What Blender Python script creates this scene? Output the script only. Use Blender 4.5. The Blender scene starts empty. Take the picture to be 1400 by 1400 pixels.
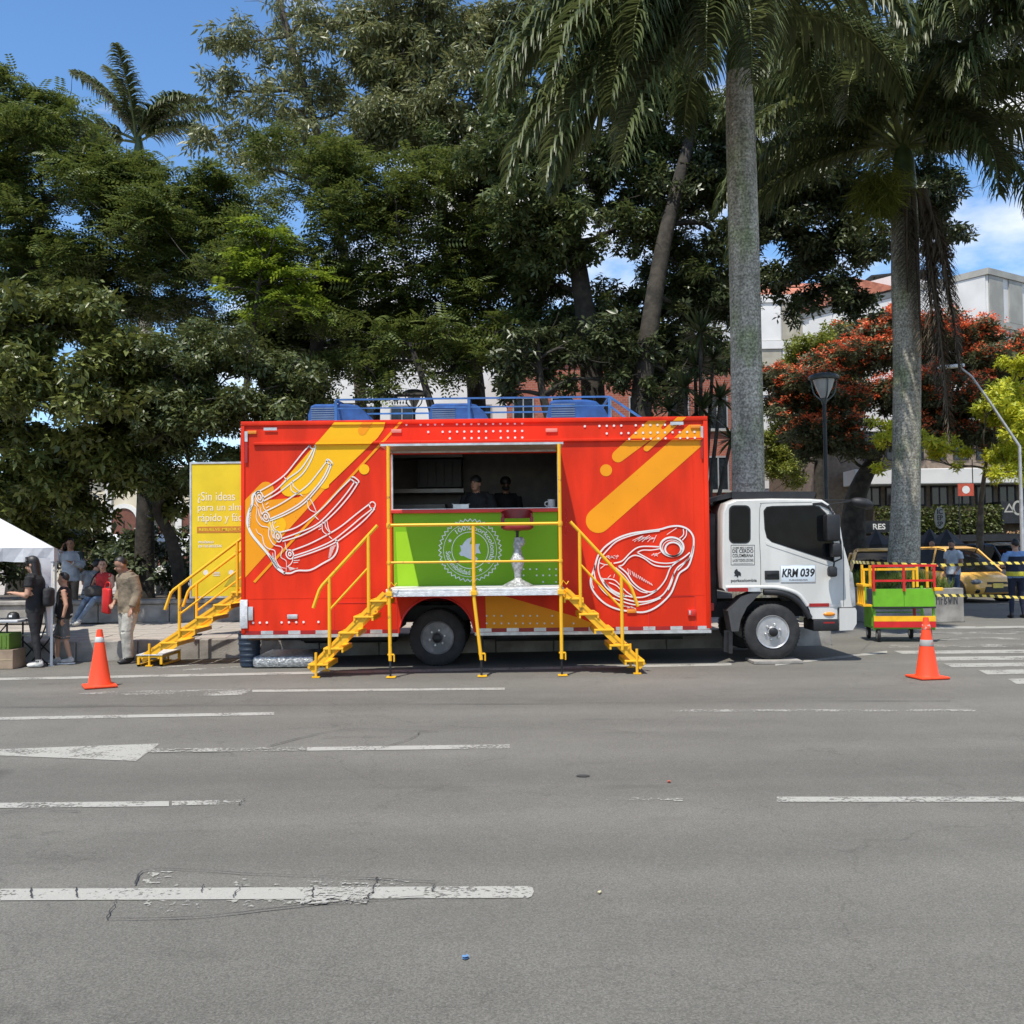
import bpy, bmesh, math, random
import numpy as np
from mathutils import Vector, Matrix, kdtree
from mathutils.geometry import tessellate_polygon

random.seed(7)
rng = np.random.default_rng(11)
SC = bpy.context.scene
COL = SC.collection
R = math.radians

# ------------------------------------------------------------------ camera
CAM_H = 1.63
PITCH = math.atan(52 / 1400)
ROLL = 0.0115
r0 = Vector((1, 0, 0)); FW = Vector((0, math.cos(PITCH), math.sin(PITCH))); u0 = Vector((0, -math.sin(PITCH), math.cos(PITCH)))
RT = r0 * math.cos(ROLL) - u0 * math.sin(ROLL)
UP = r0 * math.sin(ROLL) + u0 * math.cos(ROLL)
CAM = Vector((0, 0, CAM_H))
cd = bpy.data.cameras.new('camera'); cd.sensor_width = 36; cd.lens = 36; cd.clip_start = 0.05; cd.clip_end = 3000
co = bpy.data.objects.new('camera', cd); COL.objects.link(co)
M = Matrix.Identity(4)
for i in range(3):
    M[i][0] = RT[i]; M[i][1] = UP[i]; M[i][2] = -FW[i]; M[i][3] = CAM[i]
co.matrix_world = M
SC.camera = co

# ------------------------------------------------------------------ sun, sky, exposure
LIGHT = Vector((0.52, 1.0, -2.5)).normalized()
sd = bpy.data.lights.new('sun', 'SUN'); sd.energy = 3.9; sd.angle = R(0.53); sd.color = (1.0, 0.95, 0.86)
so = bpy.data.objects.new('sun', sd); COL.objects.link(so)
so.rotation_euler = LIGHT.to_track_quat('-Z', 'Y').to_euler(); so.location = (-8, -10, 30)
W = bpy.data.worlds.new('World'); SC.world = W; W.use_nodes = True
wn = W.node_tree.nodes; wl = W.node_tree.links
wn.clear()
wo = wn.new('ShaderNodeOutputWorld'); bg = wn.new('ShaderNodeBackground'); bg.inputs[1].default_value = 0.15
sky = wn.new('ShaderNodeTexSky'); sky.sky_type = 'NISHITA'; sky.sun_disc = False
sky.sun_elevation = math.asin(-LIGHT.z)
sky.sun_rotation = math.atan2(-LIGHT.x, -LIGHT.y)
sky.altitude = 900; sky.air_density = 1.0; sky.dust_density = 0.35; sky.ozone_density = 2.2
tc = wn.new('ShaderNodeTexCoord')
mp = wn.new('ShaderNodeMapping'); mp.inputs['Scale'].default_value = (1.0, 1.0, 2.3); mp.inputs['Location'].default_value = (4.34, 1.0, 0.0)
nz = wn.new('ShaderNodeTexNoise'); nz.inputs['Scale'].default_value = 2.6; nz.inputs['Detail'].default_value = 8; nz.inputs['Roughness'].default_value = 0.55
rp = wn.new('ShaderNodeValToRGB'); rp.color_ramp.elements[0].position = 0.48; rp.color_ramp.elements[1].position = 0.64
sat = wn.new('ShaderNodeHueSaturation'); sat.inputs['Saturation'].default_value = 1.16
cm = wn.new('ShaderNodeMix'); cm.data_type = 'RGBA'; cm.inputs['B'].default_value = (6.6, 6.4, 6.1, 1)
wl.new(tc.outputs['Generated'], mp.inputs[0]); wl.new(mp.outputs[0], nz.inputs['Vector']); wl.new(nz.outputs[0], rp.inputs[0])
wl.new(rp.outputs[0], cm.inputs['Factor']); wl.new(sky.outputs[0], sat.inputs['Color']); wl.new(sat.outputs[0], cm.inputs['A'])
wl.new(cm.outputs['Result'], bg.inputs[0]); wl.new(bg.outputs[0], wo.inputs[0])
vs = SC.view_settings
vs.view_transform = 'Standard'; vs.look = 'None'; vs.gamma = 1; vs.use_curve_mapping = False; vs.exposure = 0.53
SC.render.engine = 'CYCLES'
cy = SC.cycles
cy.max_bounces = 6; cy.diffuse_bounces = 3; cy.glossy_bounces = 2; cy.transmission_bounces = 4; cy.transparent_max_bounces = 6
cy.use_denoising = True; cy.caustics_reflective = False; cy.caustics_refractive = False


# ------------------------------------------------------------------ measuring: a photograph pixel to a point of the place
def ray(px, py):
    return FW + RT * ((px - 700) / 1400) + UP * ((700 - py) / 1400)
def at(px, py, Y):
    d = ray(px, py); return CAM + d * (Y / d.y)
def gr(px, py, z=0.0):
    d = ray(px, py); return CAM + d * ((z - CAM_H) / d.z)
def gx(px, Y):      # x of a pixel column at depth Y near the horizon
    return at(px, 752, Y).x
def zz(px, py, Y):
    return at(px, py, Y).z

# ------------------------------------------------------------------ materials
MATS = {}
def mat(name, col, rough=0.6, metal=0.0, var=0.12, scale=6.0, bump=0.0, bscale=60.0, spec=0.5, coat=0.0, col2=None, fac=(0.4, 0.65), detail=5, stretch=None):
    if name in MATS: return MATS[name]
    m = bpy.data.materials.new(name); m.use_nodes = True
    n = m.node_tree.nodes; l = m.node_tree.links
    b = n['Principled BSDF']
    b.inputs['Roughness'].default_value = rough; b.inputs['Metallic'].default_value = metal
    b.inputs['Specular IOR Level'].default_value = spec; b.inputs['Coat Weight'].default_value = coat
    t = n.new('ShaderNodeTexCoord'); ns = n.new('ShaderNodeTexNoise')
    ns.inputs['Scale'].default_value = scale; ns.inputs['Detail'].default_value = detail
    if stretch:
        sm_ = n.new('ShaderNodeMapping'); sm_.inputs['Scale'].default_value = stretch; l.new(t.outputs['Object'], sm_.inputs[0]); l.new(sm_.outputs[0], ns.inputs['Vector'])
    else: l.new(t.outputs['Object'], ns.inputs['Vector'])
    rr = n.new('ShaderNodeValToRGB')
    rr.color_ramp.elements[0].position = fac[0]; rr.color_ramp.elements[1].position = fac[1]
    a = tuple(max(0, c * (1 - var)) for c in col); bcol = col2 or tuple(min(1, c * (1 + var)) for c in col)
    rr.color_ramp.elements[0].color = (*a, 1); rr.color_ramp.elements[1].color = (*bcol, 1)
    l.new(ns.outputs[0], rr.inputs[0]); l.new(rr.outputs[0], b.inputs['Base Color'])
    if bump:
        n2 = n.new('ShaderNodeTexNoise'); n2.inputs['Scale'].default_value = bscale; n2.inputs['Detail'].default_value = 4
        l.new(t.outputs['Object'], n2.inputs['Vector'])
        bp = n.new('ShaderNodeBump'); bp.inputs['Strength'].default_value = bump; bp.inputs['Distance'].default_value = 0.02
        l.new(n2.outputs[0], bp.inputs['Height']); l.new(bp.outputs[0], b.inputs['Normal'])
    MATS[name] = m
    return m

def leaf_mat(name, dark, light, rough=0.45, trans=0.25, spec=0.4):
    m = bpy.data.materials.new(name); m.use_nodes = True
    n = m.node_tree.nodes; l = m.node_tree.links
    b = n['Principled BSDF']; b.inputs['Roughness'].default_value = rough; b.inputs['Specular IOR Level'].default_value = spec
    g = n.new('ShaderNodeNewGeometry'); rr = n.new('ShaderNodeValToRGB')
    rr.color_ramp.elements[0].color = (*dark, 1); rr.color_ramp.elements[1].color = (*light, 1)
    l.new(g.outputs['Random Per Island'], rr.inputs[0]); l.new(rr.outputs[0], b.inputs['Base Color'])
    tr = n.new('ShaderNodeBsdfTranslucent'); mx = n.new('ShaderNodeMixShader'); mx.inputs[0].default_value = trans
    hs = n.new('ShaderNodeHueSaturation'); hs.inputs['Value'].default_value = 1.5; hs.inputs['Hue'].default_value = 0.485
    l.new(rr.outputs[0], hs.inputs['Color']); l.new(hs.outputs[0], tr.inputs[0])
    l.new(b.outputs[0], mx.inputs[1]); l.new(tr.outputs[0], mx.inputs[2]); l.new(mx.outputs[0], n['Material Output'].inputs[0])
    return m

def asphalt_mat(name, base, speck=1.0):
    m = bpy.data.materials.new(name); m.use_nodes = True
    n = m.node_tree.nodes; l = m.node_tree.links; b = n['Principled BSDF']
    b.inputs['Roughness'].default_value = 0.82; b.inputs['Specular IOR Level'].default_value = 0.35
    t = n.new('ShaderNodeTexCoord')
    def noise(s, d=4, r=0.6):
        k = n.new('ShaderNodeTexNoise'); k.inputs['Scale'].default_value = s; k.inputs['Detail'].default_value = d; k.inputs['Roughness'].default_value = r
        l.new(t.outputs['Object'], k.inputs['Vector']); return k.outputs[0]
    def ramp(src, p0, c0, p1, c1):
        k = n.new('ShaderNodeValToRGB'); k.color_ramp.elements[0].position = p0; k.color_ramp.elements[1].position = p1
        k.color_ramp.elements[0].color = (c0,) * 3 + (1,); k.color_ramp.elements[1].color = (c1,) * 3 + (1,)
        l.new(src, k.inputs[0]); return k.outputs[0]
    def mul(a, c, f=1.0):
        k = n.new('ShaderNodeMix'); k.data_type = 'RGBA'; k.blend_type = 'MULTIPLY'; k.inputs['Factor'].default_value = f
        l.new(a, k.inputs['A']); l.new(c, k.inputs['B']); return k.outputs['Result']
    big = ramp(noise(0.22, 6), 0.3, 0.87, 0.7, 1.08)
    mid = ramp(noise(2.2, 6, 0.7), 0.3, 0.93, 0.7, 1.06)
    fine = ramp(noise(95, 3, 0.85), 0.32, 0.66, 0.68, 1.3)
    def streak(sc, p0, c0, p1, c1):
        q = n.new('ShaderNodeMapping'); q.inputs['Scale'].default_value = sc; k = n.new('ShaderNodeTexNoise'); k.inputs['Scale'].default_value = 1.0; k.inputs['Detail'].default_value = 5
        l.new(t.outputs['Object'],q.inputs[0]); l.new(q.outputs[0],k.inputs['Vector']); return ramp(k.outputs[0],p0,c0,p1,c1)
    lanes = streak((.05,.75,1), .35, .84, .62, 1.08); drips = streak((.5,2.2,1), .63, 1.0, .78, .72)
    spots = ramp(noise(1.1, 2, .4), .70, 1.0, .78, .66); pale = ramp(noise(.6, 7, .7), .56, 1.0, .75, 1.16)
    cv = n.new('ShaderNodeTexVoronoi'); cv.feature = 'DISTANCE_TO_EDGE'; cv.inputs['Scale'].default_value = .38
    dn = n.new('ShaderNodeTexNoise'); dn.inputs['Scale'].default_value = 1.6; dn.inputs['Detail'].default_value = 6; l.new(t.outputs['Object'],dn.inputs['Vector'])
    vm = n.new('ShaderNodeVectorMath'); vm.operation = 'MULTIPLY_ADD'; vm.inputs[1].default_value = (1.3,1.3,0); l.new(dn.outputs['Color'],vm.inputs[0]); l.new(t.outputs['Object'],vm.inputs[2]); l.new(vm.outputs[0],cv.inputs['Vector'])
    hair = ramp(cv.outputs['Distance'], .0005, .8, .003, 1.0)
    vf = n.new('ShaderNodeTexVoronoi'); vf.inputs['Scale'].default_value = 130; l.new(t.outputs['Object'], vf.inputs['Vector'])
    vr = n.new('ShaderNodeValToRGB'); vr.color_ramp.elements[0].position = 0.05; vr.color_ramp.elements[1].position = 0.9
    sep = n.new('ShaderNodeSeparateColor'); l.new(vf.outputs['Color'], sep.inputs[0])
    st = ramp(sep.outputs[0], 0.0, 0.78, 1.0, 1.22)
    rgb = n.new('ShaderNodeRGB'); rgb.outputs[0].default_value = (*base, 1)
    c = mul(mul(mul(mul(rgb.outputs[0], big), mid), fine), st)
    for q_ in (lanes, drips, spots, pale, hair): c = mul(c, q_)
    l.new(c, b.inputs['Base Color'])
    bp = n.new('ShaderNodeBump'); bp.inputs['Strength'].default_value = 0.55; bp.inputs['Distance'].default_value = 0.012
    l.new(noise(120, 4, 0.85), bp.inputs['Height']); l.new(bp.outputs[0], b.inputs['Normal'])
    return m

def worn_mat(name, paint, under, lo, hi, scale=9.0, rough=0.7):
    return mat(name, under, rough, var=0.0, scale=scale, col2=paint, fac=(lo, hi), detail=9)
def paint_mat(name, paint, lo, hi, fine=38.0, coarse=2.3):
    """old road paint: chips and worn stretches let the asphalt below show through"""
    m = bpy.data.materials.new(name); m.use_nodes = True; n = m.node_tree.nodes; l = m.node_tree.links; b = n['Principled BSDF']; b.inputs['Roughness'].default_value = .75
    t = n.new('ShaderNodeTexCoord'); outs = []
    for s in (fine, coarse, 150.0):
        k = n.new('ShaderNodeTexNoise'); k.inputs['Scale'].default_value = s; k.inputs['Detail'].default_value = 8; k.inputs['Roughness'].default_value = .65; l.new(t.outputs['Object'],k.inputs['Vector']); outs.append(k.outputs[0])
    mx = n.new('ShaderNodeMath'); mx.operation = 'MULTIPLY_ADD'; mx.inputs[1].default_value = .9; l.new(outs[1],mx.inputs[0]); l.new(outs[0],mx.inputs[2])
    r = n.new('ShaderNodeMapRange'); r.inputs['From Min'].default_value = lo; r.inputs['From Max'].default_value = hi; l.new(mx.outputs[0],r.inputs['Value'])
    c = n.new('ShaderNodeValToRGB'); c.color_ramp.elements[0].position = .3; c.color_ramp.elements[1].position = .7; c.color_ramp.elements[0].color = (*[q*.72 for q in paint],1); c.color_ramp.elements[1].color = (*paint,1); l.new(outs[2],c.inputs[0]); l.new(c.outputs[0],b.inputs['Base Color'])
    tr = n.new('ShaderNodeBsdfTransparent'); ms = n.new('ShaderNodeMixShader'); l.new(r.outputs[0],ms.inputs[0]); l.new(tr.outputs[0],ms.inputs[1]); l.new(b.outputs[0],ms.inputs[2]); l.new(ms.outputs[0],n['Material Output'].inputs[0])
    return m

# ------------------------------------------------------------------ mesh helpers
class MB:
    def __init__(s):
        s.v = []; s.f = []; s.mi = []; s.cur = 0
    def m(s, i): s.cur = i; return s
    def add(s, vs, fs):
        o = len(s.v); s.v += [tuple(p) for p in vs]
        for f in fs: s.f.append(tuple(o + i for i in f)); s.mi.append(s.cur)
        return s
    def box(s, a, b, bev=0.0):
        x0, y0, z0 = (min(a[i], b[i]) for i in range(3)); x1, y1, z1 = (max(a[i], b[i]) for i in range(3))
        if bev <= 0:
            return s.add([(x0,y0,z0),(x1,y0,z0),(x1,y1,z0),(x0,y1,z0),(x0,y0,z1),(x1,y0,z1),(x1,y1,z1),(x0,y1,z1)],
                         [(3,2,1,0),(4,5,6,7),(0,1,5,4),(1,2,6,5),(2,3,7,6),(3,0,4,7)])
        bev = min(bev, (x1-x0)*.45, (y1-y0)*.45, (z1-z0)*.45)
        bm = bmesh.new(); bmesh.ops.create_cube(bm, size=1)
        for q in bm.verts:
            q.co = Vector(((x0+x1)/2 + q.co.x*(x1-x0), (y0+y1)/2 + q.co.y*(y1-y0), (z0+z1)/2 + q.co.z*(z1-z0)))
        bmesh.ops.bevel(bm, geom=list(bm.edges), offset=bev, segments=2, profile=0.5, affect='EDGES')
        s.bm(bm); bm.free(); return s
    def bm(s, bm):
        bm.verts.index_update()
        return s.add([q.co[:] for q in bm.verts], [[q.index for q in f.verts] for f in bm.faces])
    def obox(s, c, sx, sy, sz, rot, bev=0.0):       # a box turned by a matrix about its centre
        t = MB().box((-sx/2,-sy/2,-sz/2), (sx/2,sy/2,sz/2), bev)
        return s.add([Vector(c) + rot @ Vector(p) for p in t.v], t.f)
    def bar(s, a, b, w, h, up=(0,0,1)):
        a = Vector(a); b = Vector(b); d = (b-a); L = d.length; d.normalize()
        u = Vector(up); u = (u - d*u.dot(d))
        if u.length < 1e-4: u = Vector((1,0,0)) - d*d.x
        u.normalize(); q = d.cross(u)
        rot = Matrix((d, q, u)).transposed()
        return s.obox((a+b)/2, L, w, h, rot)
    def tube(s, pts, rad, n=8, cap=True, ell=None):
        pts = [Vector(p) for p in pts]; k = len(pts)
        rs = rad if isinstance(rad, (list, tuple)) else [rad]*k
        vs = []; fs = []; prev = None
        for i, p in enumerate(pts):
            d = (pts[min(i+1,k-1)] - pts[max(i-1,0)]); d.normalize()
            if prev is None:
                u = Vector((0,0,1)) if abs(d.z) < .9 else Vector((0,1,0))
            else: u = prev
            u = u - d*u.dot(d); u.normalize(); prev = u; q = d.cross(u)
            for j in range(n):
                a = 2*math.pi*j/n
                e = ell[i] if ell else (1,1)
                vs.append(p + (u*math.cos(a)*e[0] + q*math.sin(a)*e[1])*rs[i])
        for i in range(k-1):
            for j in range(n):
                fs.append((i*n+j, i*n+(j+1)%n, (i+1)*n+(j+1)%n, (i+1)*n+j))
        if cap:
            fs.append(tuple(range(n-1,-1,-1))); fs.append(tuple((k-1)*n+j for j in range(n)))
        return s.add(vs, fs)
    def lathe(s, prof, c=(0,0,0), axis='z', n=24):
        vs = []; fs = []; k = len(prof); c = Vector(c)
        for r_, h in prof:
            for j in range(n):
                a = 2*math.pi*j/n; x, y = r_*math.cos(a), r_*math.sin(a)
                p = {'z': (x,y,h), 'y': (x,h,y), 'x': (h,x,y)}[axis]
                vs.append(c + Vector(p))
        for i in range(k-1):
            for j in range(n): fs.append((i*n+j, i*n+(j+1)%n, (i+1)*n+(j+1)%n, (i+1)*n+j))
        if prof[0][0] > 1e-4: fs.append(tuple(range(n-1,-1,-1)))
        if prof[-1][0] > 1e-4: fs.append(tuple((k-1)*n+j for j in range(n)))
        return s.add(vs, fs)
    def sphere(s, c, r, n=12, m=8, rot=None):
        r = (r,r,r) if isinstance(r,(int,float)) else r
        vs = []; fs = []; c = Vector(c)
        for i in range(m+1):
            t = math.pi*i/m
            for j in range(n):
                a = 2*math.pi*j/n
                p = Vector((math.sin(t)*math.cos(a)*r[0], math.sin(t)*math.sin(a)*r[1], math.cos(t)*r[2]))
                if rot is not None: p = rot @ p
                vs.append(c+p)
        for i in range(m):
            for j in range(n): fs.append((i*n+j, (i+1)*n+j, (i+1)*n+(j+1)%n, i*n+(j+1)%n))
        return s.add(vs, fs)
    def prism(s, poly, y0, y1, holes=(), to=lambda x,z,y: (x,y,z)):   # polygon in x,z given a thickness along y
        loops = [list(poly)] + [list(h) for h in holes]
        flat = [p for L in loops for p in L]; n = len(flat)
        tris = tessellate_polygon([[Vector((p[0],p[1],0)) for p in L] for L in loops])
        vs = [to(p[0],p[1],y0) for p in flat] + [to(p[0],p[1],y1) for p in flat]
        fs = [tuple(t) for t in tris] + [tuple(n+i for i in reversed(t)) for t in tris]
        o = 0
        for L in loops:
            k = len(L)
            for i in range(k):
                fs.append((o+i, o+(i+1)%k, n+o+(i+1)%k, n+o+i))
            o += k
        return s.add(vs, fs)
    def loft(s, secs, close=True, caps=True):
        n = len(secs[0]); vs = [p for q in secs for p in q]; fs = []
        for i in range(len(secs)-1):
            for j in range(n if close else n-1):
                fs.append((i*n+j, i*n+(j+1)%n, (i+1)*n+(j+1)%n, (i+1)*n+j))
        if caps:
            fs.append(tuple(range(n-1,-1,-1))); fs.append(tuple((len(secs)-1)*n+j for j in range(n)))
        return s.add(vs, fs)
    def mesh(s, name, mats, smooth=None):
        me = bpy.data.meshes.new(name); me.from_pydata(s.v, [], s.f)
        for q in (mats if isinstance(mats,(list,tuple)) else [mats]): me.materials.append(q)
        if len(me.polygons) == len(s.mi): me.polygons.foreach_set('material_index', s.mi)
        bm = bmesh.new(); bm.from_mesh(me); bmesh.ops.recalc_face_normals(bm, faces=bm.faces); bm.to_mesh(me); bm.free()
        if smooth:
            me.polygons.foreach_set('use_smooth', [True]*len(me.polygons)); me.set_sharp_from_angle(angle=R(smooth))
        return me
    def build(s, name, mats, parent=None, smooth=None, kind=None):
        o = bpy.data.objects.new(name, s.mesh(name, mats, smooth)); COL.objects.link(o)
        if parent: o.parent = parent
        if kind: o['kind'] = kind
        return o

def obj(name, me, parent=None, loc=None, rz=None):
    o = bpy.data.objects.new(name, me); COL.objects.link(o)
    if parent: o.parent = parent
    if loc is not None: o.location = loc
    if rz is not None: o.rotation_euler = (0,0,rz)
    return o
def tag(o, label, cat, group=None, kind=None):
    o['label'] = label; o['category'] = cat
    if group: o['group'] = group
    if kind: o['kind'] = kind
    return o
def thing(name, label, cat, loc=(0,0,0), rz=0.0, group=None):
    o = bpy.data.objects.new(name, None); COL.objects.link(o); o.empty_display_size = 0.2
    o.location = loc; o.rotation_euler = (0,0,rz)
    return tag(o, label, cat, group)
def struct(o): o['kind'] = 'structure'; return o
def np_mesh(name, V, F, m, smooth=False):
    V = np.asarray(V, dtype=np.float32).reshape(-1,3); F = np.asarray(F, dtype=np.int32)
    me = bpy.data.meshes.new(name); k = F.shape[1]
    me.vertices.add(len(V)); me.vertices.foreach_set('co', V.ravel())
    me.loops.add(F.size); me.loops.foreach_set('vertex_index', F.ravel())
    me.polygons.add(len(F)); me.polygons.foreach_set('loop_start', np.arange(0, F.size, k, dtype=np.int32))
    me.update(calc_edges=True)
    if smooth: me.polygons.foreach_set('use_smooth', np.ones(len(F), dtype=bool))
    for q in (m if isinstance(m,(list,tuple)) else [m]): me.materials.append(q)
    return me
def crom(pts, k=6, closed=False):
    P = [Vector(p) for p in pts]; n = len(P); out = []
    rngi = range(n if closed else n-1)
    g = (lambda i: P[i % n]) if closed else (lambda i: P[max(0,min(n-1,i))])
    for i in rngi:
        a,b,c,d = g(i-1),g(i),g(i+1),g(i+2)
        for j in range(k):
            t = j/k
            out.append(0.5*((2*b)+(c-a)*t+(2*a-5*b+4*c-d)*t*t+(3*b-a-3*c+d)*t**3))
    if not closed: out.append(P[-1])
    return out
_txt = 0
def text_verts(body, bold=0.0, shear=0.0):
    cu = bpy.data.curves.new('text', 'FONT'); cu.body = body; cu.offset = bold; cu.shear = shear; cu.resolution_u = 3
    o = bpy.data.objects.new('text', cu); COL.objects.link(o)
    dg = bpy.context.evaluated_depsgraph_get(); me = bpy.data.meshes.new_from_object(o.evaluated_get(dg))
    V = [v.co.copy() for v in me.vertices]; F = [tuple(p.vertices) for p in me.polygons]
    bpy.data.objects.remove(o); bpy.data.curves.remove(cu); bpy.data.meshes.remove(me)
    return V, F
def add_text(mb, body, x0, x1, z0, z1, y, bold=0.0, shear=0.0, keep=False):   # lettering set upright on a plane facing -y
    V, F = text_verts(body, bold, shear)
    ax, bx = min(v.x for v in V), max(v.x for v in V); ay, by = min(v.y for v in V), max(v.y for v in V)
    sx = (x1-x0)/(bx-ax); sz = (z1-z0)/(by-ay)
    if keep: sx = sz
    mb.add([(x0+(v.x-ax)*sx, y, z0+(v.y-ay)*sz) for v in V], F)

# ------------------------------------------------------------------ shared materials
ASPH = (0.150, 0.143, 0.124)
m_asph = asphalt_mat('asphalt', ASPH)
m_line = paint_mat('road_paint',(0.38,0.37,0.33),.78,.9)
m_worn = paint_mat('road_paint_worn',(0.38,0.37,0.33),.94,1.02)
m_ghost = paint_mat('road_paint_ghost',(0.36,0.35,0.31),1.06,1.1,20.0)
m_crack = mat('crack_seal', (0.035,0.034,0.033), 0.8)
m_conc = mat('concrete', (0.30,0.28,0.25), 0.85, var=0.25, scale=3, bump=0.3, bscale=40)
m_slab = mat('paving_slab', (0.36,0.32,0.275), 0.85, var=0.2, scale=2.5, bump=0.25, bscale=50)
m_soil = mat('soil', (0.07,0.055,0.038), 0.95, var=0.4, scale=2, bump=0.5, bscale=12)
m_red = mat('red_paint', (0.69,0.033,0.009), 0.42, var=0.14, scale=1.0, spec=.18, bump=.16, bscale=1.8, stretch=(3.2,3,.7))
m_redtrim = mat('red_trim', (0.66,0.03,0.02), 0.4, var=0.08, scale=3)
m_yel = worn_mat('yellow_paint', (0.84,0.44,0.012), (0.30,0.15,0.03), 0.27, 0.36, 11.0, .42)
m_oran = mat('orange_vinyl', (0.84,0.32,0.012), 0.45, spec=.2, var=0.05, scale=1.3)
m_yelv = mat('yellow_vinyl', (0.88,0.47,0.01), 0.45, spec=.2, var=0.05, scale=1.3)
m_wvin = mat('white_vinyl', (0.74,0.74,0.71), 0.5, var=0.04)
m_green = mat('green_vinyl', (0.20,0.42,0.012), 0.45, spec=.22, var=0.06, scale=1.2)
m_green_lit = mat('green_vinyl_sunlit', (0.32,0.58,0.02), 0.45, spec=.22, var=0.05, scale=1.2)  # lighter copy of the panel green, for its painted sun patch
m_alu = mat('aluminium', (0.62,0.62,0.60), 0.42, metal=0.7, var=0.15, scale=9)
m_plate = mat('checker_plate', (0.72,0.72,0.71), 0.5, metal=0.35, var=0.12, scale=14, bump=0.5, bscale=70)
m_blk = mat('black_plastic', (0.014,0.014,0.015), 0.5, var=0.3)
m_rub = mat('rubber', (0.022,0.022,0.022), 0.75, var=0.35, scale=9)
m_dark = mat('dark_steel', (0.03,0.03,0.032), 0.6, metal=0.4, var=0.4, scale=5)
m_glass = mat('tinted_glass', (0.006,0.007,0.008), 0.04, var=0.2, spec=0.12)
m_wht = mat('white_cab_paint', (0.60,0.59,0.55), 0.3, var=0.09, scale=1.0, stretch=(3,3,.9), coat=0.5)
m_blue = mat('blue_paint', (0.02,0.075,0.25), 0.5, var=0.2, scale=8)
m_bluel = mat('blue_rail_paint', (0.035,0.13,0.36), 0.5, var=0.2, scale=8)
m_cone = worn_mat('cone_plastic', (0.86,0.065,0.013), (0.32,0.04,0.02), 0.26, 0.38, 13.0, .5)
m_conew = worn_mat('cone_band', (0.62,0.62,0.58), (0.85,0.12,0.05), 0.36, 0.42, 16.0)
m_amb = mat('amber_lens', (0.75,0.24,0.02), 0.25)
m_redlens = mat('red_reflector', (0.32,0.012,0.012), 0.3)
m_skin = mat('skin_tan', (0.50,0.28,0.185), 0.55, var=0.06)
m_skind = mat('skin_brown', (0.34,0.18,0.115), 0.55, var=0.06)
m_hair = mat('black_hair', (0.012,0.010,0.009), 0.5, var=0.4, scale=40)
m_bark = mat('bark', (0.10,0.082,0.062), 0.9, var=0.45, scale=5, bump=0.8, bscale=14)
m_barkd = mat('dark_bark', (0.04,0.034,0.026), 0.9, var=0.4, scale=5, bump=0.8, bscale=14)
# ================================================================== SETTING
def poly_sheet(pts, z):
    mb = MB(); P = [Vector((p[0],p[1],0)) for p in pts]
    mb.add([(p[0],p[1],z) for p in pts], [tuple(t) for t in tessellate_polygon([P])]); return mb
def horizon_ring():
    n = 64
    return [(1200*math.cos(2*math.pi*i/n), 1200*math.sin(2*math.pi*i/n)) for i in range(n)]
ground = struct(poly_sheet(horizon_ring(), -0.006).build('ground', m_asph))
road = struct(poly_sheet([(-60,-12),(60,-12),(60,70),(-60,70)], 0.0).build('road', m_asph))

def mark(pxs, m, name='lane_marking', z=0.004):
    mb = poly_sheet([gr(*p)[:2] for p in pxs], z)
    o = mb.build(name, m, road); return o
def linepx(x0,y0,x1,y1,t0,t1,m=None,z=0.004):
    return mark([(x0,y0-t0/2),(x1,y1-t1/2),(x1,y1+t1/2),(x0,y0+t0/2)], m or m_line, z=z)
linepx(-60,930,1000,908.5,3.2,3.2); linepx(1060,909,1213,891.5,3,3)
linepx(345,945,690,942,3,3)
mark([(105,949),(150,945.5),(348,942),(330,950.5),(250,952.5)], m_worn)
linepx(-60,984,375,976,4,4); linepx(920,972,1335,971.5,3,3,m_worn)
mark([(-60,1027),(219,1017),(186,1041),(-60,1031)], m_line)
linepx(200,1027.5,420,1024.5,5,5,m_worn,z=0.008); linepx(420,1024.5,480,1023.8,5,5,m_line); linepx(480,1023.8,697,1021,5.5,5.5)
linepx(-60,1102.5,231,1099.5,7,7); linepx(235,1099,333,1097,6,6,m_worn)
linepx(828,1092,935,1094,4,4,m_worn); linepx(1062,1093.5,1470,1093.5,7,7)
linepx(-80,1224.5,722,1220.5,16,16)
mark([(722,1212.8),(728,1214.5),(730,1220),(727,1226.5),(722,1228.4)], m_line)
mark([(205,1191),(340,1196),(600,1204),(590,1212),(190,1212)], m_ghost, z=0.0045)
mark([(150,1257),(160,1232),(540,1230),(440,1240)], m_ghost, z=0.0045)
mark([(420,1206),(520,1210),(500,1238),(410,1238)], m_worn, z=0.0085)
# kerbside hatching by the rear stair, seen beyond the cone
for a,b,c,d in ((250,916,330,912),(215,914,300,905),(270,905,330,902)):
    linepx(a,b,c,d,2,2,m_worn)
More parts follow.
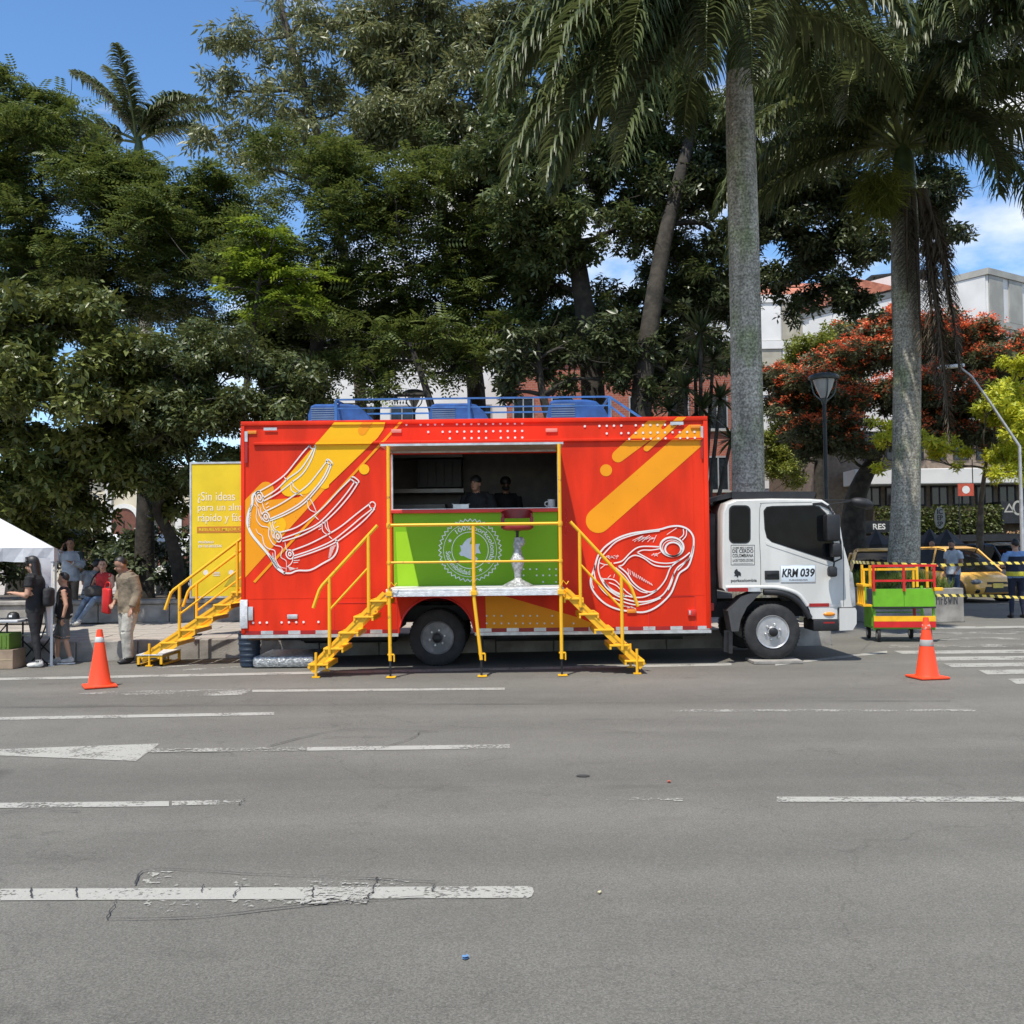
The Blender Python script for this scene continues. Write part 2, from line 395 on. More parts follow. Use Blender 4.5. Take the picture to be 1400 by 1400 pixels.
# crossing stripes
for (x0,y0,y1,x1) in ((1180,857,860,1460),(1190,864.5,868,1460),(1185,872.5,876,1460),(1205,881.5,885.5,1460),(1222,889.5,894,1460),(1262,898,903,1460),(1290,907,912,1460),(1338,916,922,1460),(1378,928,935,1460)):
    mark([(x0,y0+.6),(x1,y0-1.5),(x1,y1-1.5),(x0+12,y1+.6)], m_worn if y0 < 884 and y0 > 860 else m_line, 'crossing_stripe')
def crackpx(pts, w=0.012):
    P = crom([gr(*p) for p in pts], 5); mb = MB(); rr = random.Random(len(pts)*7)
    L = []; Rr = []
    for i,p in enumerate(P):
        d = (P[min(i+1,len(P)-1)]-P[max(0,i-1)]).normalized(); q = Vector((-d.y,d.x,0)); j = rr.uniform(-1,1)*min(.012,w*1.1); k = w*rr.uniform(.2,.75)
        L.append((p.x+q.x*(j+k), p.y+q.y*(j+k), .0125)); Rr.append((p.x+q.x*(j-k), p.y+q.y*(j-k), .0125))
    n = len(P); mb.add(L+Rr, [(i,i+1,n+i+1,n+i) for i in range(n-1)]); mb.build('road_crack', m_crack, road)
crackpx([(185,1212),(206,1191),(330,1196),(470,1202),(595,1208)],.006); crackpx([(145,1259),(155,1241),(160,1233)],.006); crackpx([(145,1259),(270,1256),(420,1240),(580,1228)],.006)
crackpx([(500,1232),(508,1222),(518,1202)],.008); crackpx([(318,1229),(326,1218),(333,1212)],.006); crackpx([(43,1230),(42,1217)],.007); crackpx([(105,1229),(104,1216)],.006)
crackpx([(427,1230),(428,1216)],.006); crackpx([(590,1220),(594,1212)],.005); crackpx([(275,1222),(278,1212)],.005)
crackpx([(370,1021),(420,1008),(480,998),(560,1000),(600,1002)],.009); crackpx([(520,1024),(560,1012),(575,1003)],.008); crackpx([(440,1010),(500,1008),(570,1010)],.007)
crackpx([(0,968),(300,965),(700,963),(1100,960),(1300,959)],.012); crackpx([(0,1113),(40,1109),(110,1112)],.006)
crackpx([(326,1102),(334,1094)],.006)
# kerb and raised pavement
KA = Vector((-9.5, 15.55, 0)); KB = Vector((5.25, 16.95, 0))
kd = (KB-KA).normalized(); kn = Vector((-kd.y, kd.x, 0)); PZ = 0.30
pav = MB()
far = [KB + kn*0.2 + kd*0.0, KB + kn*40, KA + kn*40 - kd*60, KA + kn*0.2 - kd*60]
pav.prism([(p.x,p.y) for p in far], -0.02, PZ-0.02, to=lambda x,z,y: (x,z,y))
pavement = struct(pav.build('pavement', m_slab))
n_k = 16; kl = ((KB-KA).length)/n_k
kerb_me = MB().box((0.004,0,-.02),(kl-0.006,0.2,PZ),0.018).mesh('kerb_stone', m_conc)
for i in range(n_k):
    o = obj('kerb_stone', kerb_me, pavement, KA + kd*kl*i, math.atan2(kd.y,kd.x))
o = obj('kerb_stone', kerb_me, pavement, KB + kn*0.01, math.atan2(kn.y,kn.x)); o.location = KB + kn*0.21
slab_me = [MB().box((0.005,0.005,-.02),(0.495,0.495,0.0+h),0.006).mesh('paving_slab', m_slab) for h in (0,.003,.006)]
for i in range(12):
    for j in range(8):
        p = KA + kd*(2.0+.5*i) + kn*(.215+.5*j); o = obj('paving_slab', random.choice(slab_me), pavement, (p.x,p.y,PZ-0.0), math.atan2(kd.y,kd.x))
# low seat wall of the park bed
SWY = 20.0
wallobj = MB()
n_w = 7
seatwall = thing('seat_wall', 'low grey concrete seat wall edging the shady park bed', 'wall', (gx(-60,SWY),SWY,PZ))
wl_ = (gx(620,SWY)-gx(-60,SWY))/n_w
sw_me = MB().box((0.005,0,0),(wl_-.005,.42,.36),.02).mesh('wall_block', m_conc); cap_me = MB().box((0.003,-.04,.362),(wl_-.003,.46,.44),.015).mesh('coping', m_conc)
for i in range(n_w):
    b = obj('wall_block', sw_me, seatwall, (i*wl_,0,0)); obj('coping', cap_me, b, (0,0,0))
park = struct(poly_sheet([(-70,SWY+.42),(4.9,SWY+.42),(4.9,27),(-70,27)], PZ+.3).build('park_bed', m_soil))
plaza = struct(poly_sheet([(-90,26.9),(4.5,26.9),(4.5,120),(-90,120)], PZ+.02).build('plaza', m_slab))

# ================================================================== FOOD TRUCK
TY = 14.4
truck = thing('food_truck', 'red food truck with open serving hatch, meat drawings and white cab', 'truck', (0,TY,0))
def S(px, py, off=0.0):       # a photograph pixel on the truck's side (or a plane parallel to it) -> x, z
    p = at(px, py, TY+off); return (p.x, p.z)
X = lambda px, off=0.0: at(px, 752, TY+off).x
def Zs(px, py, off=0.0): return S(px,py,off)[1]
XL, XR = S(331,720)[0], S(968.5,720)[0]
ZT = Zs(650,574.5); ZB = Zs(700,862)-0.02
WX0, WX1 = S(536,660)[0], S(763,660)[0]
WZ0, WZ1 = Zs(650,696), Zs(650,620)
GZ0, GZ1 = Zs(650,804), Zs(650,701)
AX, AR = S(597,880)[0], 0.515
BW = 2.25                                   # width of the box
arch = [(AX+AR*math.cos(a), max(ZB, 0.43+AR*math.sin(a)+.03)) for a in np.linspace(math.pi-.2, .2, 16)]
outl = [(XL,ZB),(AX-AR-.01,ZB)] + arch + [(AX+AR+.01,ZB),(XR,ZB),(XR,ZT),(XL,ZT)]
hole1 = [(WX0,GZ0),(WX0,WZ1),(WX1,WZ1),(WX1,GZ0)]
side = MB().prism(outl, 0.0, 0.05, [hole1]).build('side_panel', m_red, truck)
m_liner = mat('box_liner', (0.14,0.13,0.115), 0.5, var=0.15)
MB().box((XL,BW-.05,ZB),(XR,BW,ZT)).build('far_side_panel', m_red, truck)
MB().box((XL,.05,ZB+.5),(XL+.05,BW-.05,ZT)).build('rear_panel', m_red, truck)
MB().box((XR-.05,.05,ZB),(XR,BW-.05,ZT)).build('front_panel', m_red, truck)
MB().box((XL+.05,.05,ZT-.06),(XR-.05,BW-.05,ZT-.005)).build('roof_panel', m_wht, truck)
MB().box((XL+.05,.05,1.06),(XR-.05,BW-.05,1.13)).build('floor_panel', m_dark, truck)
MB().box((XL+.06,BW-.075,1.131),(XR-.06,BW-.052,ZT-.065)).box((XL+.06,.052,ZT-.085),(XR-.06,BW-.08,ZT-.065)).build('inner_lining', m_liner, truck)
# panel under the serving opening
gp = MB().box((WX0+.012,.012,GZ0+.01),(WX1-.012,.05,GZ1)).build('counter_panel', m_green, truck)
MB().prism([S(541,727,.01),S(556.5,727,.01),S(573,802,.01),S(544,802,.01)], .006, .0105).build('sun_patch', m_green_lit, gp)  # sunlight beside the hatch shadow, painted on as lighter green
MB().box((WX0-.02,-.05,GZ1),(WX1+.02,.32,WZ0),.008).build('counter_ledge', m_redtrim, truck)
MB().box((WX0-.012,-.005,WZ0-.001),(WX0+.012,.06,WZ1)).box((WX1-.012,-.005,WZ0-.001),(WX1+.012,.06,WZ1)).box((WX0-.012,-.004,WZ0-.012),(WX1+.012,-.001,WZ0+.012)).build('opening_frame', m_alu, truck)
# raised hatch
HZ = WZ1 + .012
hm = MB().box((WX0-.03,-1.04,HZ+.03),(WX1+.03,-.002,HZ+.055)).build('hatch', m_red, truck)
MB().box((WX0-.028,-1.038,HZ),(WX1+.028,-.99,HZ+.029)).box((WX0-.028,-.06,HZ),(WX1+.028,-.004,HZ+.029)).box((WX0-.028,-.988,HZ),(WX0+.02,-.062,HZ+.029)).box((WX1-.02,-.988,HZ),(WX1+.028,-.062,HZ+.029)).build('hatch_frame', m_alu, hm)
MB().box((WX0+.021,-.988,HZ+.02),(WX1-.021,-.062,HZ+.028)).build('hatch_lining', mat('beige_metal',(0.42,0.39,0.30),0.35,metal=0.3), hm)
# rails, frame and trim of the box
fr = MB()
fr.box((XL-.012,-.022,ZT-.045),(XR+.012,-.001,ZT+.018),.006)
fr.box((XL-.012,-.02,ZB+.02),(XL+.04,-.0015,ZT-.046),.006); fr.box((XR-.05,-.02,ZB+.02),(XR+.012,-.0015,ZT-.046),.006)
fr.build('box_frame', m_red, truck, 40)
zr = Zs(650,603.5)
MB().box((S(347,603)[0],-.035,zr-.022),(S(960,603)[0],-.002,zr+.02),.009).build('gutter_rail', m_red, truck, 40)
MB().box((XL-.012,-.014,ZB-.045),(AX-AR-.02,.05,ZB-.001)).box((AX+AR+.02,-.014,ZB-.045),(XR+.012,.05,ZB-.001)).build('sill_rail', m_alu, truck)
ar = MB(); ap = [Vector((AX+(AR+.01)*math.cos(a), -.012, max(ZB,.46+(AR+.01)*math.sin(a)))) for a in np.linspace(math.pi-.2,.2,18)]
ar.tube(ap, .014, 6); ar.build('arch_trim', m_redtrim, truck, 50)
inn = MB(); secs = []
for a in np.linspace(math.pi-.15, .15, 14):
    c, s_ = math.cos(a), math.sin(a); r_ = AR+.012
    secs.append([(AX+r_*c,.051,.46+r_*s_),(AX+r_*c,.9,.46+r_*s_),(AX+(r_+.01)*c,.9,.46+(r_+.01)*s_),(AX+(r_+.01)*c,.051,.46+(r_+.01)*s_)])
inn.loft(secs); inn.build('wheel_housing', m_blk, truck)
# reflective strip
segw = .17; x = XL+.05; k = 0; zt0 = ZB+.004
while x < XR-.1:
    if not (AX-AR-.22 < x < AX+AR+.05):
        MB().box((x,-.004,zt0),(x+segw*(1 if k%2 else 1.25),-.0012,zt0+.05)).build('reflective_strip', m_redlens if k%2==0 else m_alu, truck)
    x += segw*(1 if k%2 else 1.25); k += 1
# lower hatches: outlines, handles
def outline(name, px0, py0, px1, py1, m=m_redtrim, w=.008):
    (a,b),(c,d) = S(px0,py0), S(px1,py1); mb = MB()
    mb.box((a,-.006,b-w),(c,-.0011,b)); mb.box((a,-.006,d),(a+w,-.0011,b-w)); mb.box((c-w,-.006,d),(c,-.0011,b-w))
    return mb.build(name, m, truck)
outline('locker_door', 456,824,543,860); outline('locker_door', 886,815,951,858)
def plate(name, px0, py0, px1, py1, m, y0=-.02, y1=-.001, bev=.004, parent=truck):
    (a,b),(c,d) = S(px0,py0), S(px1,py1); return MB().box((a,y0,b),(c,y1,d),bev).build(name, m, parent, 40)
for q in ((535,587,549,592),(746,586,762,591)): plate('marker_light', *q, mat('pale_lens',(0.65,0.25,0.2),0.3))
for q in ((338.5,589,351,593.5),(944,581,957,586),(857,833,870,838)): plate('marker_light', *q, m_amb)
for q in ((393,840,407,846),): plate('marker_light', *q, m_alu)
for q in ((361,585,379,588.5),(916,577,934,581),(335,590,339,604),(957.5,583,961,599)): plate('reflector', *q, m_alu, -.024, -.0225, 0)
for q in ((335,605,339,633),(957.5,600,961,627)): plate('reflector', *q, m_redlens, -.024, -.0225, 0)
plate('latch', 340,829.5,346.5,848, m_alu, -.03); plate('latch', 940,833,951,842, m_redtrim, -.03); plate('latch', 941.5,834.5,944,840.5, m_alu, -.034,-.0301)
plate('corner_guard', 328.5,820,339,859, m_plate, -.03)
# panel seams and rivets
sm = MB()
for px in (404, 838, 871, 948):
    a = S(px,700)[0]; sm.box((a,-.003,Zs(px,806)),(a+.005,-.0011,Zs(px,610)))
a = Zs(430,818); sm.box((XL+.05,-.003,a),(WX0-.05,-.0011,a+.005)); a = Zs(900,814); sm.box((WX1+.4,-.003,a),(XR-.06,-.0011,a+.006))
for px in (360,404,838,871,948):
    for t in range(11):
        py = 612+t*19; q = S(px,py); sm.sphere((q[0]+.002,-.001,q[1]),.006,6,4)
sm.build('panel_seam', m_red, truck, kind='stuff')
# ---- printed graphics
def zclip(pts, lo, hi):
    for s_,v in ((1,lo),(-1,hi)):
        out = []; n = len(pts)
        for i in range(n):
            a,b = pts[i],pts[(i+1)%n]; ia = s_*(a[1]-v) >= 0; ib = s_*(b[1]-v) >= 0
            if ia: out.append(a)
            if ia != ib: f = (v-a[1])/(b[1]-a[1]); out.append((a[0]+(b[0]-a[0])*f, v))
        pts = out
        if len(pts) < 3: return []
    return pts
def gpoly(name, pts, m, y=-.0035, parent=truck):
    o = MB().prism(pts, y, y+.002).build(name, m, parent)
    if parent is truck:
        for lo,hi,d in ((ZT-.044,ZT+.016,-.0215),(zr-.02,zr+.018,-.0345)):
            q = zclip(list(pts),lo,hi)
            if len(q) > 2: MB().prism([(min(max(a,XL+.045),XR-.055),b) for a,b in q], d+(y+.0035), d+(y+.0035)+.0008).build(name, m, parent)
    return o
def C6(x,y): return S(310+x/4, 540+y/4)
def C8(x,y): return S(750+x/5.6, 540+y/5.6)
def cap(cx,cy,r,a0,a1,f,n=9): return [f(cx+r*math.cos(R(a)), cy+r*math.sin(R(a))) for a in np.linspace(a0,a1,n)]
def clipx(p): return (min(max(p[0],XL+.005),XR-.005), min(max(p[1],ZB+.02),ZT+.016))
gpoly('orange_stripe', [clipx(p) for p in [C6(84,590)]+cap(215,517,43,220,400,C6)+[C6(228,575),C6(395,560),C6(470,480),C6(560,490),C6(100,1000),C6(84,1010)]], m_oran)
gpoly('yellow_stripe', [clipx(p) for p in [C6(590,150),C6(868,150),C6(856,190),C6(825,235),C6(560,490)]+cap(535,480,34,45,150,C6)+[C6(440,540)]+cap(342,508,48,60,215,C6)], m_yelv, -.0062)
gpoly('thin_stripe', [clipx(p) for p in [C6(145,1020),C6(945,148),C6(962,148),C6(156,1028)]], m_oran, -.0064)
gpoly('yellow_dot', cap(275,710,50,0,345,C6,24), m_yelv, -.0063); gpoly('yellow_dot', cap(752,407,28,0,345,C6,24), m_yelv, -.0066)
gpoly('orange_capsule', [clipx(p) for p in [C6(742,150),C6(800,150)]+cap(742,196,24,45,225,C6)], m_oran, -.0090)
gpoly('orange_stripe', [clipx(p) for p in [C8(1075,228),C8(1165,228),C8(1165,395)]+cap(380,962,95,48,228,C8,14)], m_oran)
gpoly('orange_stripe', [clipx(p) for p in [C8(790,170),C8(925,170)]+cap(880,250,20,330,180,C8)[::-1][:1]+[C8(862,240),C8(866,262),C8(890,262)]+cap(532,470,47,50,230,C8)], m_oran, -.0037)
gpoly('orange_stripe', [clipx(p) for p in [C8(985,170),C8(1055,170)]+cap(750,410,23,50,230,C8)], m_oran, -.0062)
gpoly('orange_dot', cap(440,577,46,0,345,C8,24), m_oran)
C5 = lambda x,y: S(620+x/3.684, 780+y/3.684)
gpoly('orange_wedge', [clipx(C5(*p)) for p in ((160,130),(255,128),(640,240),(760,292),(165,292))], m_oran)
def dots(name, pts, r=.0165, y=-.0105, m=m_wvin, parent=truck):
    mb = MB()
    for px,py in pts:
        a,b = S(px,py); n = 10; yy = y if parent is not truck else (-.0285 if b > ZT-.05 else (-.0415 if abs(b-zr) < .03 else y))
        mb.add([(a+r*math.cos(2*math.pi*i/n), yy, b+r*math.sin(2*math.pi*i/n)) for i in range(n)], [tuple(range(n))])
    return mb.build(name, m, parent, kind='stuff')
dd = []
for row,(y0,xs) in enumerate(((190,[260]+[351+46*i for i in range(4)]+[582+46.2*i for i in range(10)]),(238,[399]+[491+46.1*i for i in range(12)]),(280,[537,630,676,722,768,862,908,953,999]))):
    for xx in xs: dd.append((500+xx/4.667, 540+(y0-(xx-260)*.011)/4.667))
for y0,xs in ((240,[277,389,445,500,556,667,722,778,834,890,946,1002]),(298,[445,556,611,667,723,779,835,891,948,1004,1060,1116]),(345,[615,725,780,836,892,1004,1060,1116])):
    for xx in xs: dd.append((750+xx/5.6, 540+(y0-(xx-277)*.018)/5.6))
for xx in (83,145,182,220,301,341,381,421,502): dd.append((310+xx/4, 540+(1246-(xx-83)*.012)/4))
dots('dot_print', dd)
dots('dot_print', [(620+xx/3.684,780+yy/3.684) for yy,xs in ((228,(167,205,242,314,350,386,422,497)),(266,(167,205,242,278,314,350,386,422,458,497,605))) for xx in xs], .013, -.0062)
dots('dot_print', [(590+xx/7.78,690+yy/7.78) for yy,xs in ((686,(980,1048,1117,1256,1325)),(752,(980,1119,1187,1256,1325)),(822,(1188,1325))) for xx in xs], .013, .0095, parent=gp)

def stroke(mb, pts, w, f, y, closed=False, k=6, taper=False):
    P = crom([(p[0],p[1],0) for p in pts], k, closed)
    Q = [Vector(f(p.x,p.y)) for p in P]; n = len(Q); L = []; Rr = []
    for i in range(n):
        a = Q[(i+1)%n] if closed else Q[min(i+1,n-1)]; b = Q[(i-1)%n] if closed else Q[max(i-1,0)]
        d = (a-b); d = d.normalized() if d.length > 1e-9 else Vector((1,0)); q = Vector((-d.y,d.x)); ww = w
        if taper: ww = w*(.45+.55*math.sin(math.pi*i/max(1,n-1)))
        L.append((Q[i].x+q.x*ww/2, y, Q[i].y+q.y*ww/2)); Rr.append((Q[i].x-q.x*ww/2, y, Q[i].y-q.y*ww/2))
    m = n if closed else n-1
    mb.add(L+Rr, [(i,(i+1)%n,n+(i+1)%n,n+i) for i in range(m)])
def ell(cx,cy,rx,ry,rot=0,n=14):
    return [(cx+rx*math.cos(a)*math.cos(rot)-ry*math.sin(a)*math.sin(rot), cy+rx*math.cos(a)*math.sin(rot)+ry*math.sin(a)*math.cos(rot)) for a in np.linspace(0,2*math.pi,n,endpoint=False)]
CR = lambda x,y: S(330+x/7, 590+y/7)
rib = MB(); t1 = .017; t2 = .022; yl = -.0115
for pts in ([(175,570),(300,500),(420,410),(520,290),(600,190),(660,130)],[(200,640),(330,560),(450,450),(560,370),(640,260),(690,165)],[(215,665),(350,590),(480,490),(590,400),(670,270),(705,165)],
    [(240,760),(380,690),(520,600),(640,510),(740,390),(830,270)],[(265,840),(420,770),(570,680),(700,550),(790,430),(845,310)],[(275,855),(430,790),(590,695),(710,570),(810,440),(868,305)],
    [(370,965),(520,920),(660,830),(790,720),(930,570),(1060,440)],[(385,1025),(540,970),(720,890),(870,750),(1000,600),(1085,480)],[(395,1050),(570,995),(755,895),(905,765),(1035,615),(1118,490)],
    [(480,1140),(640,1080),(800,1000),(950,910),(1100,790),(1230,690)],[(500,1190),(680,1130),(860,1050),(1020,930),(1150,820),(1260,735)],[(505,1212),(690,1152),(880,1072),(1050,955),(1180,845),(1278,737)]):
    stroke(rib, pts, t1, CR, yl)
for e in ((682,140,32,22,.5),(175,625,34,54,-.3),(175,630,14,26,-.3),(235,815,34,48,-.3),(235,815,14,24,-.3),(350,1005,34,52,-.3),(350,1005,12,24,-.3),(465,1175,34,44,-.3),(465,1172,12,18,0),(1255,705,28,32,0)):
    stroke(rib, ell(*e), t1*.9, CR, yl, True, 3)
for pts in ([(830,265),(870,300),(858,322),(815,285)],[(1072,433),(1125,475),(1104,492),(1054,456)]): stroke(rib, pts, t1, CR, yl, True, 3)
stroke(rib, [(175,570),(112,610),(105,690),(70,780),(60,880),(100,980),(180,1080),(280,1200),(340,1300),(420,1358)], .034, CR, yl)
stroke(rib, [(405,1352),(470,1355),(540,1330),(660,1325),(780,1262),(880,1200),(922,1120),(915,1050),(900,1040)], t2, CR, yl)
for pts in ([(110,690),(150,730),(145,830),(190,900),(260,920),(265,1000),(310,1080),(390,1110),(380,1200),(430,1240),(430,1340)],[(140,930),(160,970),(200,1000),(220,1080),(260,1120),(320,1140),(330,1220),(370,1290),(430,1310)],
    [(490,470),(500,520),(540,560),(558,580)],[(470,500),(480,560),(520,590),(550,580)],[(650,630),(690,700),(720,772)],[(630,650),(650,740),(715,775)],[(800,850),(810,920),(855,975)],[(775,860),(780,950),(830,990)],[(820,850),(835,930),(860,970)],
    [(200,680),(220,740),(250,770)],[(270,860),(300,940),(340,970)],[(300,850),(310,920),(350,960)],[(420,1060),(430,1120),(460,1140)],[(500,1200),(480,1260),(430,1300)],[(410,435),(440,470)],[(560,595),(590,620)],[(700,805),(740,845)],[(840,1000),(870,1030)],
    [(160,740),(175,800),(200,850)],[(180,720),(195,790),(215,840)],[(130,640),(150,690),(165,720)],[(270,1180),(300,1240),(350,1310)],[(300,1160),(320,1240),(400,1330)],[(290,930),(300,1000),(340,1050)]):
    stroke(rib, pts, .012, CR, yl, taper=True)
for i in range(9):
    stroke(rib, [(100-i*2,700+i*24),(82-i*2,728+i*24)], .008, CR, yl, k=2)
    stroke(rib, [(905-i*6,1085+i*14),(850-i*2,1110+i*12)], .008, CR, yl, k=2); stroke(rib, [(450+i*9,1290+i*3),(470+i*9,1330-i*3)], .007, CR, yl, k=2); stroke(rib, [(285+i*6,1200+i*14),(310+i*6,1190+i*14)], .007, CR, yl, k=2)
for q in ((235,700,260,680),(240,730,270,715),(320,880,330,860),(330,920,360,905),(500,1235,560,1230),(500,1255,545,1250),(740,940,770,925),(745,915,765,905)): stroke(rib, [q[:2],q[2:]], .008, CR, yl, k=2)
rib.build('rib_drawing', m_wvin, truck)
CS = lambda x,y: S(790+x/7.78, 700+y/7.78)
st = MB()
stroke(st, [(230,440),(300,360),(420,280),(560,230),(720,205),(870,185),(980,155),(1080,150),(1170,185),(1225,260),(1230,360),(1215,460),(1170,580),(1080,650),(1040,740),(990,860),(900,960),(800,1030),(690,1065),(560,1055),(430,1035),(300,980),(200,890),(140,790),(140,700),(175,600),(205,490)], .024, CS, yl, True)
for pts,w in (([(230,500),(300,420),(400,320),(520,265),(680,225),(870,200)],.017),([(230,500),(215,600),(240,700),(300,800),(400,880),(520,930),(650,955),(780,940),(890,890),(960,800),(1010,680),(1060,590),(1140,530),(1200,460),(1225,360)],.019),
    ([(180,560),(175,660),(210,760),(300,870),(420,930),(600,985),(750,965),(880,915)],.016),([(250,700),(330,800),(450,870),(620,908),(740,890),(850,820),(930,720),(980,600),(1040,540),(1130,480),(1190,430)],.018),
    ([(430,575),(480,560),(540,490),(610,460),(700,490),(800,560),(900,580),(1000,575)],.017),([(380,545),(470,520),(550,440),(620,385),(700,365),(870,370)],.017),([(630,430),(690,405),(780,405),(870,390)],.014),([(630,430),(720,480),(820,530),(930,545),(1020,535),(1080,510)],.016),
    ([(430,575),(520,650),(580,740),(660,810),(760,850),(840,830)],.019),([(400,590),(500,680),(570,770),(660,840),(740,860)],.014),([(270,710),(380,720),(450,780),(520,850),(600,905)],.014),([(280,740),(350,830),(440,880),(520,900)],.013),([(330,750),(420,790),(500,890)],.013),
    ([(1120,180),(1122,240),(1080,280)],.013),([(1155,190),(1150,250),(1110,300)],.013),([(1020,650),(1000,740),(960,830)],.013),([(1185,480),(1120,560),(1060,620)],.012),([(150,690),(150,760),(170,810)],.012),([(230,540),(300,560),(360,540)],.011),([(240,600),(290,560)],.010)):
    stroke(st, pts, w, CS, yl)
stroke(st, ell(1000,370,124,100,.12), .026, CS, yl, True, 3); stroke(st, ell(1012,396,84,74,.1), .024, CS, yl, True, 3); stroke(st, ell(1004,384,104,86,.1), .01, CS, yl, True, 3)
rs = random.Random(3)
for i in range(12):
    stroke(st, [(530+i*22,600+i*14),(545+i*22+rs.uniform(-8,8),660+i*11)], .008, CS, yl, k=2)
    stroke(st, [(580+i*20,310+rs.uniform(-30,12)),(680+i*14,250+rs.uniform(-8,30))], .007, CS, yl, k=2)
    stroke(st, [(290+i*11,460+rs.uniform(0,30)),(335+i*9,440+rs.uniform(0,60))], .007, CS, yl, k=2); stroke(st, [(380+i*18,950+i*5+rs.uniform(0,30)),(440+i*16,975+i*5)], .008, CS, yl, k=2)
for q in ((945,240,1050,170),(780,460,840,440),(800,440,850,470),(810,470,880,425),(300,720,350,670),(380,700,390,660)): stroke(st, [q[:2],q[2:]], .008, CS, yl, k=2)
st.build('steak_drawing', m_wvin, truck)
# ---- round seal on the green panel
C3 = lambda x,y: S(590+x/7.78, 690+y/7.78, .01)
m_seal = mat('seal_print',(0.78,0.82,0.70),0.5,var=.04)
sx0, sz0 = C3(410,485); rpx = 14.4/1400/7.78
seal = MB(); ys = .009
nt = 40
zig = [(410+(335 if i%2==0 else 308)*math.cos(math.pi*i/nt), 485+(335 if i%2==0 else 308)*math.sin(math.pi*i/nt)) for i in range(2*nt)]
stroke(seal, zig, .019, C3, ys, True, 1); stroke(seal, ell(410,485,282,282,0,40), .008, C3, ys, True, 2); stroke(seal, ell(410,485,194,194,0,40), .011, C3, ys, True, 2)
def arc_text(mb, body, rc, a0, a1, hgt, inward, bold=.02):
    V,F = text_verts(body, bold); ax = min(v.x for v in V); bx = max(v.x for v in V); hh = .72
    out = []
    for v in V:
        t = (v.x-ax)/(bx-ax); a = R(a0+(a1-a0)*t); rr_ = rc + ((v.y/hh-.4)*hgt)*(-1 if inward else 1)
        out.append((sx0+rr_*math.cos(a), ys, sz0+rr_*math.sin(a)))
    mb.add(out, F)
arc_text(seal, '100% porkcolombia', 238*rpx, 128, -38, 52*rpx, False); arc_text(seal, 'Sostenibilidad', 238*rpx, 182, 270, 52*rpx, True)
def star(mb, f, cx, cy, r, y):
    P = [f(cx+(r if i%2==0 else r*.42)*math.sin(math.pi*i/5), cy-(r if i%2==0 else r*.42)*math.cos(math.pi*i/5)) for i in range(10)]
    mb.add([(p[0],y,p[1]) for p in P], [tuple(range(10))])
star(seal, C3, 196, 382, 26, ys); star(seal, C3, 520, 693, 26, ys)
seal.build('round_seal', m_seal, gp)
PIG = [(300,430),(325,435),(345,400),(380,365),(425,345),(420,380),(405,415),(430,425),(460,420),(515,415),(500,460),(525,520),(480,515),(460,540),(495,575),(475,600),(480,635),(465,640),(460,605),(430,585),(390,570),(340,545),(310,545),(293,520),(315,490),(310,460)]
gpoly('emblem', [C3(*p) for p in PIG], mat('emblem_print',(0.66,0.71,0.74),0.5,var=.03), .0085, gp)
# ---- inside the kitchen
MB().box((WX0+.05,.33,1.14),(WX1-.05,.75,WZ0-.05),.01).build('work_counter', m_alu, truck)
kx0,kz0 = S(570,667,1.6); kx1,kz1 = S(631,627,1.6)
hood = MB().box((kx0-.5,1.55,kz0-.08),(kx1+.03,2.1,kz0-.02)).box((kx0-.5,1.56,kz1+.02),(kx1+.02,2.1,kz1+.12)).build('wall_shelf', mat('brushed_steel',(0.22,0.21,0.2),0.4,metal=.6), truck)
MB().box((kx0,1.6,kz0),(kx1,2.05,kz1),.01).build('black_oven', m_blk, truck)
for i in range(5): MB().box((kx0+.03+i*.13,1.585,kz0+.04),(kx0+.045+i*.13,1.599,kz1-.03)).build('oven_rib', m_dark, truck)
a,b = S(545,690,1.7); MB().box((a-.3,1.5,1.14),(a+.75,2.1,b),.01).build('cooking_range', mat('worn_steel',(0.16,0.155,0.15),0.45,metal=.5), truck)
# ---- roof
ac_x = ((421,511,579,553),(586,673,578,552),(749,838,575,547))
def acunit(px0, px1, py0, py1, off):
    x0,_ = S(px0,py0,off); x1,_ = S(px1,py0,off); h = Zs(px0,py1,off)-ZT+.02; w = x1-x0; z0 = ZT-.01
    prof = [(x0+.01,z0),(x0,z0+h*.55),(x0+.04,z0+h*.93),(x0+.1,z0+h),(x0+w*.6,z0+h),(x0+w*.75,z0+h*.93),(x0+w*.88,z0+h*.6),(x0+w*.97,z0+h*.15),(x0+w,z0)]
    u = MB(); secs = []
    for y,s_ in ((off,.9),(off+.06,1),(off+.74,1),(off+.8,.9)):
        secs.append([(x,y,z0+(z-z0)*s_) for x,z in prof])
    u.loft(secs); o = u.build('roof_air_unit', m_blue, truck, 35)
    g = MB()
    for i in range(7): 
        zc = z0+h*.2+i*h*.095; g.box((x0+.05,off-.008,zc),(x0+w*.42,off-.001,zc+h*.045))
    g.build('air_grille', mat('grille_grey',(0.12,0.17,0.26),0.5), o)
for q in ac_x: acunit(*q, .45)
rk = lambda px,py,off: Vector((S(px,py,off)[0], off, S(px,py,off)[1]))
